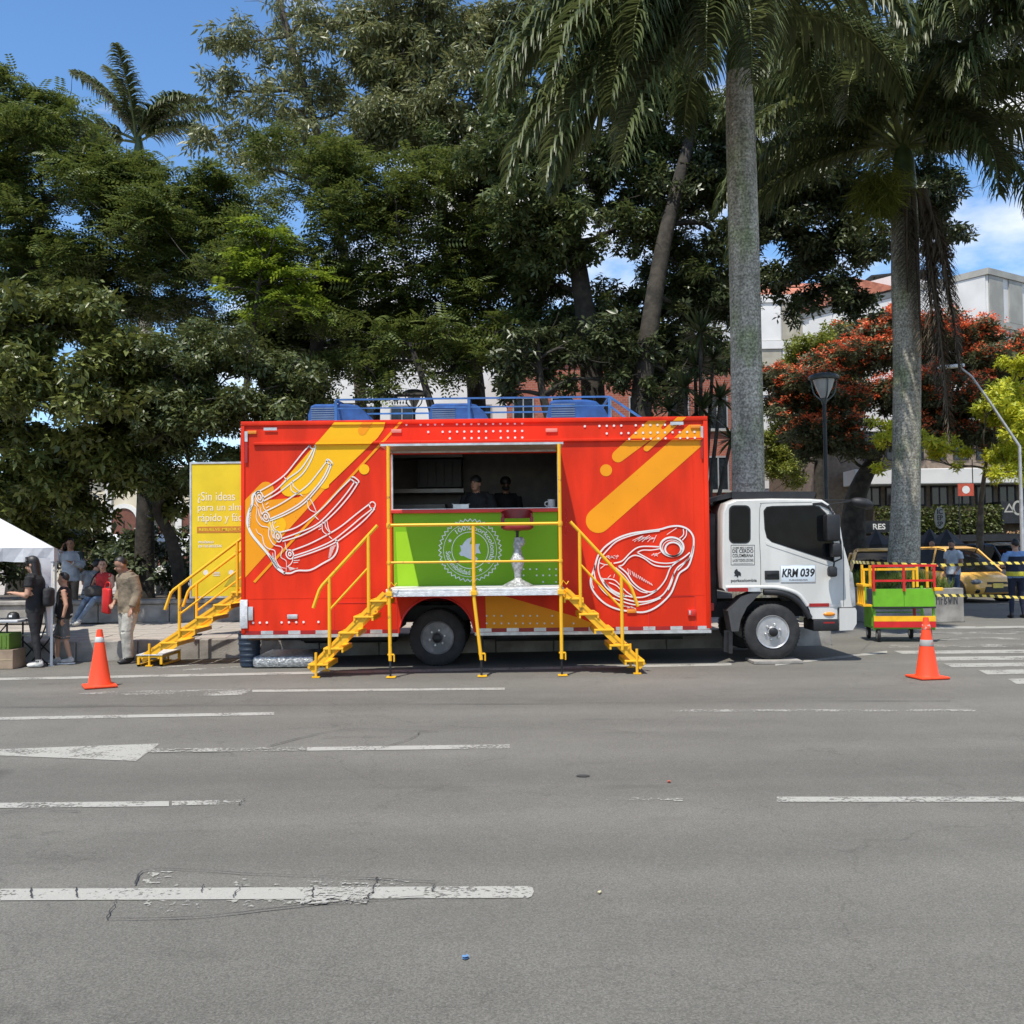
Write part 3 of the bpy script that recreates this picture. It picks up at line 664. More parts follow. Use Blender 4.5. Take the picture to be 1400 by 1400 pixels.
for off in (.3, 1.85):
    z1 = Zs(640,544.5,.3); z2 = Zs(640,556.5,.3); xa = S(459,545,.3)[0]; xb = S(833,545,.3)[0]; xc = S(884,570,.3)[0]
    MB().bar((xa,off,z1),(xb,off,z1),.024,.024).build('rack_rail', m_bluel, truck); MB().bar((xa,off,z2),(xb,off,z2),.018,.018).build('rack_rail', m_bluel, truck)
    for xx in (xa, S(641,545,.3)[0], xb): MB().box((xx-.018,off-.017,ZT-.03),(xx+.018,off+.017,z1-.018)).build('rack_post', m_bluel, truck)
    MB().bar((xb,off,z1),(xc,off,ZT-.01),.03,.03).build('rack_brace', m_bluel, truck); MB().bar((xb,off,z2),(xb+.3,off,ZT-.01),.025,.025).build('rack_brace', m_bluel, truck)
for xx in (xa, S(641,545,.3)[0], xb): MB().box((xx-.014,.318,z1-.014),(xx+.014,1.832,z1+.014)).build('rack_crossbar', m_bluel, truck)
# ---- chassis and wheels
MB().box((XL+.3,.55,.62),(XR+1.6,.68,.84)).box((XL+.3,1.55,.62),(XR+1.6,1.68,.84)).build('chassis_rail', m_dark, truck)
MB().box((S(655,880,.3)[0],.25,.36),(S(760,880,.3)[0],.8,.6),.03).build('fuel_tank', m_dark, truck); MB().box((S(905,880,.3)[0],.2,.38),(S(965,880,.3)[0],.7,.62),.03).build('battery_box', m_dark, truck)
MB().tube([(S(360,880,.5)[0],.5,.42),(S(480,880,.5)[0],.5,.42)],.06,10).build('jack_beam', m_dark, truck); MB().box((XL+.05,.1,.4),(XL+.5,.4,.55),.02).build('spring_hanger', mat('rusty_steel',(0.16,0.075,0.03),0.8,var=.4), truck)
MB().box((S(412,880,.5)[0],.4,.35),(S(452,880,.5)[0],.9,.58),.03).build('air_tank', m_dark, truck)
def wheel(cx, cy, cz, r, w, rimm, parent, name='wheel', n=32):
    t = MB(); rr = r
    t.lathe([(r*.56,-w/2+.02),(r*.62,-w/2+.004),(r*.8,-w/2),(r*.93,-w/2+.012),(r*.985,-w/2+.03),(r,-w/2+.05),(r,w/2-.05),(r*.985,w/2-.03),(r*.93,w/2-.012),(r*.62,w/2),(r*.56,w/2-.02)],(0,0,0),'y',n)
    o = t.build('wheel', m_rub, parent, 30); o.location = (cx,cy,cz)
    g = MB()
    for k in range(48):
        a = 2*math.pi*k/48; g.obox((r*math.cos(a)*1.001,0,r*math.sin(a)*1.001), .012, w-.1, .02, Matrix.Rotation(-a,3,'Y'))
    g.build('tread_block', m_rub, o)
    ri = MB(); ri.lathe([(r*.6,-w/2+.012),(r*.585,-w/2-.004),(r*.55,-w/2+.004),(r*.52,-w/2+.03),(r*.46,-w/2+.05),(r*.36,-w/2+.035),(r*.3,-w/2+.015),(r*.2,-w/2+.012),(r*.16,-w/2-.03),(.001,-w/2-.034)],(0,0,0),'y',n)
    q = ri.build('rim', rimm, o, 35)
    hb = MB().lathe([(r*.165,-w/2+.012),(r*.16,-w/2-.045),(r*.1,-w/2-.06),(.001,-w/2-.062)],(0,0,0),'y',16).build('hub_cap', m_blk, o, 40)
    for k in range(6):
        a = 2*math.pi*k/6+.26; MB().lathe([(.019,.0),(.019,-.03),(.012,-.04),(.001,-.041)],(r*.27*math.cos(a),-w/2+.02,r*.27*math.sin(a)),'y',8).build('wheel_nut', m_alu, o, 40)
        a += .5; MB().sphere((r*.43*math.cos(a),-w/2+.043,r*.43*math.sin(a)),(r*.085,.012,r*.06),10,4).build('rim_hole', m_blk, o)
    return o
m_rimw = mat('rim_silver',(0.5,0.5,0.5),0.35,metal=.6,var=.15); m_rimd = mat('rim_grey',(0.2,0.2,0.2),0.5,metal=.3,var=.3)
wheel(AX, .24, .405, .40, .24, m_rimd, truck); wheel(AX, .55, .405, .40, .24, m_rimd, truck)
FX = S(1057,867,.08)[0]
wheel(FX, .21, .435, .395, .24, m_rimw, truck)
for wx in (AX,): MB().tube([(wx,.6,.405),(wx,1.7,.405)],.09,10).build('axle', m_dark, truck)
wheel(AX, 1.95, .405, .40, .24, m_rimd, truck); wheel(FX, 1.9, .435, .395, .24, m_rimd, truck)
MB().box((AX+.62,.06,.2),(AX+.64,.5,ZB+.1)).build('mud_flap', m_blk, truck)
MB().box((AX+.8,1.75,.2),(XR-.1,1.8,.62)).build('shade_filler_panel', m_blk, truck); MB().box((AX+1.0,.75,.3),(AX+2.6,1.5,.6),.04).build('shade_filler_mid', m_blk, truck); MB().box((XL+.6,1.2,.25),(AX-.7,1.7,.6),.04).build('shade_filler_rear', m_blk, truck)  # black panel and blocks added to darken the space under the truck
# ---- cab
CO = .1
C1 = lambda x,y: S(940+x/5.184, 650+y/5.184, CO)
prof = [(250,800),(235,640),(240,260),(262,195),(330,167),(600,160),(880,162),(960,168),(1010,200),(1060,280),(1092,360),(1110,480),(1145,600),(1170,700),(1182,820),(1186,932),(1072,936),(1072,1018),(888,1018),(868,950),(820,870),(750,815),(690,792),(620,786),(530,786),(520,822),(272,822)]
PP = [C1(*p) for p in prof]
cx_ = sum(p[0] for p in PP)/len(PP); cz_ = PP[0][1]+.6
secs = []
CW = 2.02
for y,s_ in ((CO,.955),(CO+.012,.978),(CO+.05,.994),(CO+.12,1.0),(CO+CW-.12,1.0),(CO+CW-.05,.994),(CO+CW-.012,.978),(CO+CW,.955)):
    secs.append([(cx_+(x-cx_)*s_ if z > PP[0][1]+.02 or x>cx_ else x, y, (cz_+(z-cz_)*s_) if z > cz_ else z) for x,z in PP])
cab = MB()
n = len(PP)
cab.loft(secs, caps=False)
for sec,rev in ((secs[0],1),(secs[-1],0)):
    tr = tessellate_polygon([[Vector((p[0],p[2],0)) for p in sec]]); cab.add(sec, [tuple(t) for t in tr])
cabo = cab.build('cab', m_wht, truck, 32)
def cpoly(name, pts, m, y0=CO-.006, y1=CO+.004, parent=cabo, smooth=None):
    return MB().prism([C1(*p) for p in pts], y0, y1).build(name, m, parent, smooth)
def rrect(x0,y0,x1,y1,r,n=5):
    out = []
    for cx,cy,a0 in ((x1-r,y0+r,-90),(x1-r,y1-r,0),(x0+r,y1-r,90),(x0+r,y0+r,180)):
        out += [(cx+r*math.cos(R(a0+90*i/n)), cy+r*math.sin(R(a0+90*i/n))) for i in range(n+1)]
    return out
cpoly('window_seal', rrect(293,211,447,482,38), m_blk, CO-.004); cpoly('quarter_window', rrect(303,221,437,472,32), m_glass, CO-.008)
dw = [(538,250),(560,222),(600,216),(890,210),(935,220),(985,270),(1024,380),(1036,480),(1040,618),(596,472),(560,440),(545,380)]
cpoly('window_seal', dw, m_blk, CO-.004)
ccx, ccy = 780,390
cpoly('door_window', [(ccx+(x-ccx)*.972, ccy+(y-ccy)*.955) for x,y in dw], m_glass, CO-.008)
# swage line below the window and door seams
sw = MB(); m_seam = mat('seam_shadow_gap',(0.06,0.06,0.058),0.7)
for pts,w in (([(512,232),(508,400),(518,620),(518,800)],.007),([(512,232),(522,205),(545,196),(880,190)],.006),([(1103,470),(1106,700),(1106,930)],.007),([(1103,990),(1095,1012),(1060,1020)],.006)):
    stroke(sw, pts, w, C1, CO-.0015, k=4)
sw.build('door_seam', m_seam, cabo)
cr_ = MB(); crp = crom([(*C1(270,795),0),(*C1(520,792),0),(*C1(640,795),0),(*C1(740,820),0),(*C1(800,855),0),(*C1(850,925),0)],5)
cr_.tube([(p.x,CO-.002,p.y) for p in crp], .028, 8, ell=[(1,.55)]*len(crp)); cr_.build('arch_flare', m_wht, cabo, 50)
cr2 = MB(); crp = crom([(*C1(540,826),0),(*C1(650,832),0),(*C1(740,862),0),(*C1(810,920),0),(*C1(868,1010),0)],5)
cr2.tube([(p.x,CO+.01,p.y) for p in crp], .045, 8); cr2.build('arch_liner', m_blk, cabo, 50)
MB().prism([C1(*p) for p in ((552,470),(600,482),(1030,630),(1100,652),(1100,668),(1020,645),(590,502),(556,488))], CO-.006, CO+.004).build('waist_moulding', m_wht, cabo)
plate2 = lambda name,x0,y0,x1,y1,m,a=-.014,b=-.001,bev=.004,par=None: MB().box((C1(x0,y0)[0],CO+a,C1(x0,y0)[1]),(C1(x1,y1)[0],CO+b,C1(x1,y1)[1]),bev).build(name,m,par or cabo,40)
hd = plate2('door_handle',545,675,650,738,m_blk,-.02,-.001,.012); plate2('handle_grip',560,690,636,705,m_dark,-.035,-.021,.005,hd)
pl = plate2('side_plate',656,635,908,760,m_alu,-.006,-.001,.002); plate2('plate_face',661,641,903,754,mat('plate_face_white',(0.68,0.74,0.78),0.45,var=.03),-.009,-.0062,.001,pl)
tx = MB(); a = C1(668,722); b = C1(784,660); add_text(tx,'KRM',a[0],b[0],a[1],b[1],CO-.0105,.035,.18); a = C1(798,720); b = C1(900,658); add_text(tx,'039',a[0],b[0],a[1],b[1],CO-.0105,.035,.18)
a = C1(718,746); b = C1(850,735); add_text(tx,'FUSAGASUGA',a[0],b[0],a[1],b[1],CO-.0105,.02,.18); tx.build('plate_lettering', m_blk, pl)
tx = MB()
for t,x0,x1,y0,y1 in (('COME MAS CARNE',320,462,520,505),('DE CERDO',318,466,549,522),('COLOMBIANA',318,466,580,555),('LA DE TODOS LOS DIAS',320,466,612,590),('www.comemascarne.co',325,462,628,622)):
    a = C1(x0,y0); b = C1(x1,y1); add_text(tx,t,a[0],b[0],a[1],b[1],CO-.003,.012)
for pts in (((308,494),(475,494)),((475,494),(475,634)),((475,634),(308,634)),((308,634),(308,494))): stroke(tx, pts, .006, C1, CO-.003, k=1)
a = C1(308,762); b = C1(490,732); add_text(tx,'porkcolombia',a[0],b[0],a[1],b[1],CO-.003,.02)
tx.build('door_lettering', m_blk, cabo)
pg = [(330,690),(335,672),(350,662),(358,678),(372,684),(380,700),(376,705),(380,715),(362,708),(355,726),(345,712),(328,712),(338,703)]
cpoly('emblem', pg, m_blk, CO-.004, CO-.002)
plate2('reflector',282,797,424,822,m_redlens,-.034,-.0305,0); plate2('reflector',426,797,512,822,m_alu,-.034,-.0305,0); plate2('reflector',862,907,1003,930,m_redlens,-.006,-.001,0); plate2('reflector',1006,907,1090,930,m_alu,-.006,-.001,0)
MB().sphere((C1(1003,983)[0],CO-.002,C1(1003,983)[1]),(.085,.02,.03),12,8).build('side_indicator', m_amb, cabo, 60)
plate2('front_step',890,1022,1074,1102,m_blk,-.01,.5,.02); plate2('reflector',962,1038,1042,1048,m_redlens,-.012,-.0105,0)
bx0,bz0 = C1(1066,1100); bx1,bz1 = C1(1196,938)
MB().prism([C1(*p) for p in ((1076,940),(1188,938),(1197,960),(1197,1050),(1170,1096),(1076,1100))], CO-.01, CO+CW+.01).build('front_bumper', m_wht, truck, 30)
hl = C1(1150,730); MB().prism([C1(*p) for p in ((1146,672),(1168,690),(1186,820),(1190,925),(1166,930),(1150,830))], CO-.004, CO+.3).build('headlight', mat('clear_lens',(0.35,0.36,0.36),0.1,var=.3), truck)
# windscreen and visor
MB().prism([C1(*p) for p in ((1018,215),(1066,285),(1098,362),(1118,490),(1112,492),(1090,366),(1058,290),(1010,218))], CO+.12, CO+CW-.12).build('windscreen', m_glass, truck)
MB().prism([C1(*p) for p in ((886,196),(950,190),(1010,225),(1040,270),(1030,275),(1000,240),(940,212),(886,212))], CO-.012, CO+.004).build('rain_visor', m_blk, cabo)
MB().prism([C1(*p) for p in ((150,175),(330,112),(335,112),(335,150),(310,158),(158,190))], CO+.25, CO+CW-.25).build('roof_deflector', m_blk, truck)
MB().prism([C1(*p) for p in ((335,110),(930,108),(938,128),(925,160),(350,165),(335,150))], CO+.2, CO+CW-.2).build('roof_panel_rack', m_blk, truck)
for xq in (400,640,860): 
    a = C1(xq,172); MB().box((a[0]-.03,CO+.3,a[1]-.03),(a[0]+.03,CO+CW-.3,a[1]+.04)).build('roof_bracket', m_blk, truck)
# mirrors
def mirror(x0,y0,x1,y1,off,dy):
    a = at(940+x0/5.184,650+y0/5.184,TY+off); b = at(940+x1/5.184,650+y1/5.184,TY+off)
    return MB().box((a.x,off,a.z),(b.x,off+dy,b.z),.035).build('mirror', m_blk, truck, 40)
mirror(985,275,1090,465,-.16,.2); mirror(1028,480,1098,578,-.16,.18); mirror(1005,645,1068,720,-.1,.14)
mt = lambda x,y,off: Vector((at(940+x/5.184,650+y/5.184,TY+off).x, off, at(940+x/5.184,650+y/5.184,TY+off).z))
MB().tube([mt(1000,215,CO),mt(1020,240,-.05),mt(1030,280,-.06),mt(1085,470,-.06),mt(1090,590,-.06),mt(1040,612,-.03),mt(1035,650,-.03)],.014,8).build('mirror_arm', m_blk, truck, 50)
MB().tube([mt(970,175,CO+.1),mt(1170,178,CO+.2)],.011,6).tube([mt(1010,205,CO+.1),mt(1170,180,CO+.2)],.011,6).build('mirror_arm', m_blk, truck, 50)
c = mt(1235,195,CO+.2); MB().sphere(c,(.17,.1,.075),14,8,Matrix.Rotation(R(12),3,'Y')).build('front_mirror', m_dark, truck, 60)
# behind the cab
MB().box((XR+.03,.35,.75),(C1(238,300)[0]-.02,.6,C1(200,260)[1]),.04).build('air_intake', m_dark, truck, 40); MB().box((XR+.03,.7,.7),(C1(236,300)[0]-.02,1.9,2.2),.03).build('engine_cover', m_blk, truck)
MB().prism([C1(*p) for p in ((310,1105),(360,1105),(375,1020),(420,930),(500,850),(530,826),(470,826),(380,860),(310,930),(285,960))], CO-.02, CO+.35).build('mudguard', mat('grey_plastic',(0.06,0.06,0.06),0.6), truck, 30)
MB().prism([C1(*p) for p in ((265,1100),(325,1100),(325,1270),(262,1250))], CO+.05, CO+.07).build('mud_flap', m_blk, truck); MB().prism([C1(*p) for p in ((290,1110),(318,1110),(318,1260),(290,1260))],CO-.01,CO+.05).build('exhaust_bracket', m_dark, truck)
MB().box((C1(172,900)[0]-.03,CO,C1(172,960)[1]),(C1(172,900)[0]+.03,CO+.05,C1(172,905)[1]),.01).build('marker_light', m_redlens, truck)
# chain beside the opening
ch = MB()
for i in range(14):
    a = S(774+1.5*math.sin(i*1.3), 694+i*2.9); ch.lathe([(.007,-.003),(.011,0),(.007,.003),(.004,0)],(a[0],-.02,a[1]),'y' if i%2 else 'x',8)
ch.build('hanging_chain', m_redtrim, truck)
# ================================================================== PLATFORM AND STAIRS
PF = TY-1.1; PZt = 1.14
px0, px1 = gx(527,PF), gx(770,PF)
plat = thing('service_platform', 'white checker plate platform with yellow railing and posts below the hatch', 'platform', ((px0+px1)/2,PF,0))
pw = (px1-px0)/2
MB().box((-pw,0,PZt-.035),(pw,1.085,PZt),.006).box((-pw,-.004,PZt-.1),(pw,.03,PZt-.036),.004).build('deck', m_plate, plat)
MB().box((-pw,.05,PZt-.1),(-pw+.05,1.08,PZt-.037)).box((pw-.05,.05,PZt-.1),(pw,1.08,PZt-.037)).box((-.025,.05,PZt-.1),(.025,1.08,PZt-.037)).build('deck_joist', m_yel, plat)
cx0 = (px0+px1)/2
hz_ = HZ
rz1 = zz(650,717,PF); rz2 = zz(650,768,PF)
def leg(xt, xb, top):
    p = MB().tube([(xt,-.02,top),(xt,-.02,PZt-.12),(xb,-.045,.22)],.024,10).build('post', m_yel, plat, 50)
    MB().box((xb-.05,-.1,0.005),(xb+.07,.02,.022),.004).build('foot_plate', m_yel, p); MB().tube([(xb,-.045,.0225),(xb,-.045,.219)],.014,8).build('screw_jack', m_dark, p)
    MB().tube([(xb-.035,-.045,.3),(xb+.05,-.05,.3)],.012,6).tube([(xb+.05,-.05,.3),(xb+.05,-.05,.21)],.011,6).build('jack_handle', m_yel, p, 50)
    MB().box((xt-.04,-.055,PZt-.09),(xt+.04,.012,PZt-.03),.006).build('clamp', m_yel, p)
xl, xm, xr = gx(532,PF)-cx0, gx(647.5,PF)-cx0, gx(766,PF)-cx0
leg(xl, gx(532.5,13.25)-cx0, hz_-.005); leg(xr, gx(766,13.25)-cx0, hz_-.005); leg(xm, gx(656.5,13.25)-cx0, rz1-.02)
MB().tube([(xl,-.02,rz1),(xr,-.02,rz1)],.021,10).build('handrail', m_yel, plat, 50); MB().tube([(xl,-.02,rz2),(xr,-.02,rz2)],.015,8).build('mid_rail', m_yel, plat, 50)
for xx in (xl,xr):
    MB().lathe([(.03,-.03),(.034,0),(.03,.03)],(xx,-.02,rz1),'z',10).lathe([(.028,-.02),(.031,0),(.028,.02)],(xx,-.02,rz2),'z',10).build('collar', m_yel, plat, 50)
    MB().tube([(xx,-.05,PZt+.02),(xx+.03,-.06,PZt+.09),(xx+.07,-.05,PZt+.04),(xx+.1,-.04,PZt+.08)],.008,6).build('spring_hook', m_yel, plat, 50)

def stair(name, label, x0, x1, yc, z_top, n, wid, rails, sgn, post_xs, zfoot=.0):
    """x0: foot, x1: top (the stair runs along x)"""
    t = thing(name, label, 'stairs', (x0,yc,0))
    dx = x1-x0
    for s_ in (-1,1):
        y = s_*(wid/2-.02)
        MB().bar((0,y,.10),(dx,y,z_top-.05),.03,.11).build('stringer', m_yel, t); MB().bar((-.02*sgn,y-.021,.12),(dx,y-.021,z_top-.03),.008,.02).build('stringer_lip', m_yel, t)
    for i in range(n):
        f = (i+.55)/n; cx = dx*f; cz = .06+(z_top-.1)*f
        tr = MB().box((cx-.13,-wid/2-.02,cz-.016),(cx+.13,wid/2+.02,cz+.012),.006)
        tr.build('tread', m_yel, t)
        MB().box((cx-.13,-wid/2-.019,cz-.05),(cx-.105,wid/2+.019,cz-.0165)).box((cx+.105,-wid/2-.019,cz-.05),(cx+.13,wid/2+.019,cz-.0165)).build('tread_lip', m_yel, t)
    sides = rails
    for s_ in sides:
        y = s_*(wid/2+.005)
        posts = []
        for pxf,zt in post_xs:
            zb = .06+(z_top-.1)*pxf
            MB().tube([(dx*pxf,y,zb-.02),(dx*pxf,y,zt)],.023,10).build('post', m_yel, t, 50); posts.append((dx*pxf,zt))
        (xa,za),(xb,zb) = posts[0],posts[-1]; sl = (zb-za)/(xb-xa)
        e0 = xa-.12*sgn; e1 = xb+.12*sgn
        MB().tube([(e0-.09*sgn,y,za+sl*(e0-xa)-.26),(e0-.01*sgn,y,za+sl*(e0-xa)-.03),(e0+.03*sgn,y,za+sl*(e0+.03*sgn-xa)),(e1,y,zb+sl*(e1-xb))],.022,10).build('handrail', m_yel, t, 50)
        MB().tube([(xa,y,za-.42),(xb,y,zb-.42)],.015,8).build('mid_rail', m_yel, t, 50)
    for s_ in (-1,1):
        y = s_*(wid/2+.01); MB().tube([(dx*.08,y,.02),(dx*.08,y,.33)],.018,8).box((dx*.08-.05,y-.03,.004),(dx*.08+.05,y+.03,.02)).build('foot', m_yel, t)
    return t
SY = 13.72
x0 = gx(424,13.4); x1 = gx(527,13.4)
stair('access_stairs', 'yellow steel stairs rising to the platform end beside the rear wheel', x0, x1, SY, PZt-.02, 5, .72, (-1,), 1, ((.26, zz(450,790,13.4)),(.78, zz(503,732,13.4))))
x0 = gx(876,13.4); x1 = gx(774,13.4)
stair('access_stairs', 'yellow steel stairs rising to the platform end beside the steak drawing', x0, x1, SY, PZt-.02, 5, .72, (-1,), -1, ((.27, zz(848,788,13.4)),(.82, zz(793,727,13.4))))
x0 = gx(198,15.1); x1 = gx(345,15.2)
t = stair('access_stairs', 'yellow steel stairs climbing to the rear of the truck before the yellow banner', x0, x1, 15.35, 1.18, 6, .8, (-1,1), 1, ((.36, zz(250,800,15.1)),(.9, zz(330,741,15.1))))
bs = MB()
for yy in (-.42,.38):
    for xx in (-.05,.28): bs.box((xx,yy,.005),(xx+.035,yy+.035,.13))
    bs.box((-.05,yy,.13),(.315,yy+.035,.16))
bs.box((-.05,-.42,.005),(-.015,.41,.03)).box((.28,-.42,.005),(.315,.41,.03)).box((-.05,-.385,.13),(-.015,.38,.16)); bs.build('step_frame', m_yel, t)
MB().box((-.06,-.43,.161),(.32,.42,.175)).build('step_plate', m_plate, t)

# ================================================================== BAR STOOL
bx = gx(707.5,13.9)
stl = thing('bar_stool', 'red bar stool with its chrome leg wrapped in clear film on the platform', 'stool', (bx,13.9,PZt))
m_film = mat('clear_film',(0.42,0.43,0.42),0.3,metal=.3,var=.35,scale=22,bump=.9,bscale=45)
MB().lathe([(.21,0),(.21,.012),(.15,.045),(.06,.09),(.04,.12)],(0,0,0),'z',24).build('base', m_film, stl, 40)
pr = [(.045,.12),(.05,.18),(.075,.27),(.1,.36),(.065,.42),(.05,.5),(.06,.56),(.05,.6),(.042,.66)]
MB().lathe(pr,(0,0,0),'z',12).sphere((.045,0,.6),(.06,.05,.07),8,6).build('wrapped_column', m_film, stl, 40)
MB().lathe([(.02,.6),(.02,.74),(.05,.75)],(0,0,0),'z',12).build('column', m_dark, stl, 40)
m_rvin = mat('dark_red_vinyl',(0.24,0.012,0.014),0.35)
MB().lathe([(.001,.752),(.15,.755),(.2,.77),(.21,.795),(.2,.82),(.15,.835),(.001,.838)],(0,0,0),'z',28).build('seat', m_rvin, stl, 50)
bk = MB(); secs = []
for a in np.linspace(R(-15),R(195),20):
    c,s_ = math.cos(a), math.sin(a); e = min(1,max(0,(math.sin(a)+.26)/1.1)); zt = .985+.065*e
    secs.append([(.19*c,.19*s_,.925),(.215*c,.215*s_,.925),(.215*c,.215*s_,zt),(.19*c,.19*s_,zt)])
bk.loft(secs)
for a in (R(-12),R(192)):
    c,s_ = math.cos(a), math.sin(a); bk.box((.2*c-.025,.2*s_-.025,.78),(.2*c+.025,.2*s_+.025,.935),.01)
bk.build('backrest', m_rvin, stl, 50)
# cups and trays on the counter inside the hatch
cx_m = gx(755,14.55); mg = thing('white_mug','white mug standing on the serving counter ledge','mug',(cx_m,14.55,WZ0))
MB().lathe([(.05,.0),(.055,.01),(.055,.13),(.05,.13),(.048,.015),(.001,.012)],(0,0,0),'z',18).build('cup', m_wvin, mg, 40); MB().tube(crom([(-.053,0,.1),(-.09,0,.09),(-.092,0,.05),(-.053,0,.03)],4),.008,6).build('handle', m_wvin, mg, 50)
cx_m = gx(631,14.55); mg = thing('steel_pan','small steel pan standing on the serving counter ledge','pan',(cx_m,14.55,WZ0))
MB().box((-.11,-.07,0),(.11,.07,.008)).box((-.11,-.07,.008),(-.105,.07,.075)).box((.105,-.07,.008),(.11,.07,.075)).box((-.105,-.07,.008),(.105,-.065,.075)).box((-.105,.065,.008),(.105,.07,.075)).build('tray', m_alu, mg); MB().box((-.125,-.08,.075),(-.1,.08,.08)).box((.1,-.08,.075),(.125,.08,.08)).build('rim', m_alu, mg)

# ================================================================== CONES
def cone(px, py, h, label, bands, rz):
    g = gr(px,py); t = thing('traffic_cone', label, 'traffic cone', (g.x,g.y,0), R(rz), 'traffic cones around the food truck')
    MB().box((-.19,-.19,.005),(.19,.19,.035),.012).build('base', m_cone, t, 40)
    rb, rt_ = .135, .032
    f = lambda z: rb+(rt_-rb)*(z-.035)/(h-.035)
    MB().lathe([(rb+.012,.034),(rb,.06),(f(h*.5),h*.5),(rt_,h),(rt_-.008,h),(f(h*.5)-.01,h*.5),(rb-.02,.036)],(0,0,0),'z',28).build('cone_body', m_cone, t, 40)
    for z0,z1,m in bands: MB().lathe([(f(z0)+.002,z0),(f(z0)+.003,z0+.002),(f(z1)+.003,z1-.002),(f(z1)+.002,z1)],(0,0,0),'z',28).build('band', m, t, 40)
cone(136,939.5,.71,'orange traffic cone with one narrow white band near its tip, before the old man',((.555,.62,m_conew),),28)
cone(1268,927.5,.745,'battered orange traffic cone with a wide grey band, beside the crossing',((.40,.475,worn_mat('cone_band_grey',(0.36,0.35,0.33),(0.8,0.1,0.04),.38,.44,14.0)),(.6,.66,worn_mat('cone_scuff',(0.5,0.48,0.44),(0.85,0.09,0.03),.52,.56,22.0))),10)

# ================================================================== PAINTED CART
cg = gr(1233,872); CYd = 17.35
cx = gx(1234,CYd)
cart = thing('street_cart', 'green, red and yellow painted vendor cart on small black wheels', 'cart', (cx,CYd,0), R(-8))
m_cg = mat('cart_green',(0.15,0.42,0.012),0.45,var=.08); m_cr = mat('cart_red',(0.6,0.012,0.012),0.45,var=.1); m_cy = mat('cart_yellow',(0.88,0.46,0.01),0.45,var=.1)
H = .5
MB().box((-H,-.03,.25),(H,0,.35)).build('lower_board', m_cr, cart); MB().box((-H,-.03,.352),(H,0,.44)).build('middle_board', m_cy, cart)
MB().box((-H,-.02,.60),(-.003,.01,.90)).build('panel', m_cg, cart); MB().box((.003,-.02,.60),(H,.01,.90)).build('panel', m_cg, cart)
MB().box((-H,.0105,.22),(H,.78,.25)).build('floor_board', m_cg, cart)
MB().box((-H-.015,-.032,.57),(H+.01,.02,.598)).build('shelf_edge', m_dark, cart); MB().box((-H+.02,.021,.57),(H-.02,.78,.59)).build('shelf', m_cg, cart)
for xx in (-H+.02,H-.02):
    for yy in (.03,.77): MB().box((xx-.02,yy-.015,.2),(xx+.02,yy+.02,.92)).build('corner_post', m_cg, cart)
for i,zc in enumerate((.45,.51,.54)): MB().box((-H+.04,.72,zc),(H-.04,.74,zc+.02)).build('back_slat', m_cg, cart)
for i in range(6): MB().box((-H-.012,.1+i*.115,.26),(-H+.005,.16+i*.115,.62)).build('side_slat', m_cg, cart)
for yy,m,za,zb in ((-.03,m_cr,.86,1.27),(.5,m_cy,.9,1.2)):
    xs = (-H+.01,0,H-.01) if yy < 0 else (-H-.05,H-.22)
    for xx in xs: MB().box((xx-.018,yy-.02,za),(xx+.018,yy+.015,zb-.001)).build('rail_post', m, cart)
    MB().box((xs[0]-.03,yy-.022,zb),(xs[-1]+.05,yy+.018,zb+.04)).build('top_rail', m, cart)
    if yy < 0: MB().box((-H+.03,yy-.019,1.02),(H-.03,yy+.013,1.055)).build('mid_rail', m, cart)
for yy in (.04,.72):
    for xx in (-H-.03,H-.1): MB().box((xx-.02,yy,.9),(xx+.02,yy+.04,1.3)).build('yellow_upright', m_cy, cart)
for yy in (.05,.2,.38,.55): MB().box((-H-.15,yy,.62),(-H-.12,yy+.03,.98)).build('basket_bar', m_cy, cart)
MB().box((-H-.16,.02,.6),(-H-.02,.62,.635)).box((-H-.16,.02,.94),(-H-.02,.62,.975)).build('basket_rim', m_cy, cart); MB().box((H-.02,-.08,.86),(H+.12,-.03,.92),.01).build('hinge_bracket', m_cy, cart)
MB().box((.22,.3,.26),(.26,.34,.6)).build('inner_post', m_cr, cart)
for xx,yy in ((-H+.08,.05),(H-.25,.65),(-H+.05,.7),(H-.08,.1)):
    w_ = MB().lathe([(.05,-.025),(.095,-.025),(.105,-.01),(.105,.01),(.095,.025),(.05,.025)],(xx,yy,.108),'x',20).build('wheel', m_rub, cart, 40)
    MB().lathe([(.05,-.027),(.05,.027)],(xx,yy,.108),'x',14).build('hub', m_alu, w_); MB().box((xx-.035,yy-.03,.16),(xx+.035,yy+.03,.219)).build('fork', m_dark, w_)

# ================================================================== BARRIER TAPE
m_tape = bpy.data.materials.new('hazard_tape'); m_tape.use_nodes = True
n_ = m_tape.node_tree.nodes; l_ = m_tape.node_tree.links; tcx = n_.new('ShaderNodeTexCoord'); mpx = n_.new('ShaderNodeMapping'); mpx.inputs['Rotation'].default_value = (0,R(40),0)
wv = n_.new('ShaderNodeTexWave'); wv.inputs['Scale'].default_value = 2.1; wv.bands_direction = 'X'
rpx_ = n_.new('ShaderNodeValToRGB'); rpx_.color_ramp.interpolation = 'CONSTANT'; rpx_.color_ramp.elements[0].color = (0.012,0.012,0.012,1); rpx_.color_ramp.elements[1].color = (0.82,0.62,0.1,1); rpx_.color_ramp.elements[1].position = .42
l_.new(tcx.outputs['Object'],mpx.inputs[0]); l_.new(mpx.outputs[0],wv.inputs[0]); l_.new(wv.outputs[1],rpx_.inputs[0]); l_.new(rpx_.outputs[0],n_['Principled BSDF'].inputs[0])
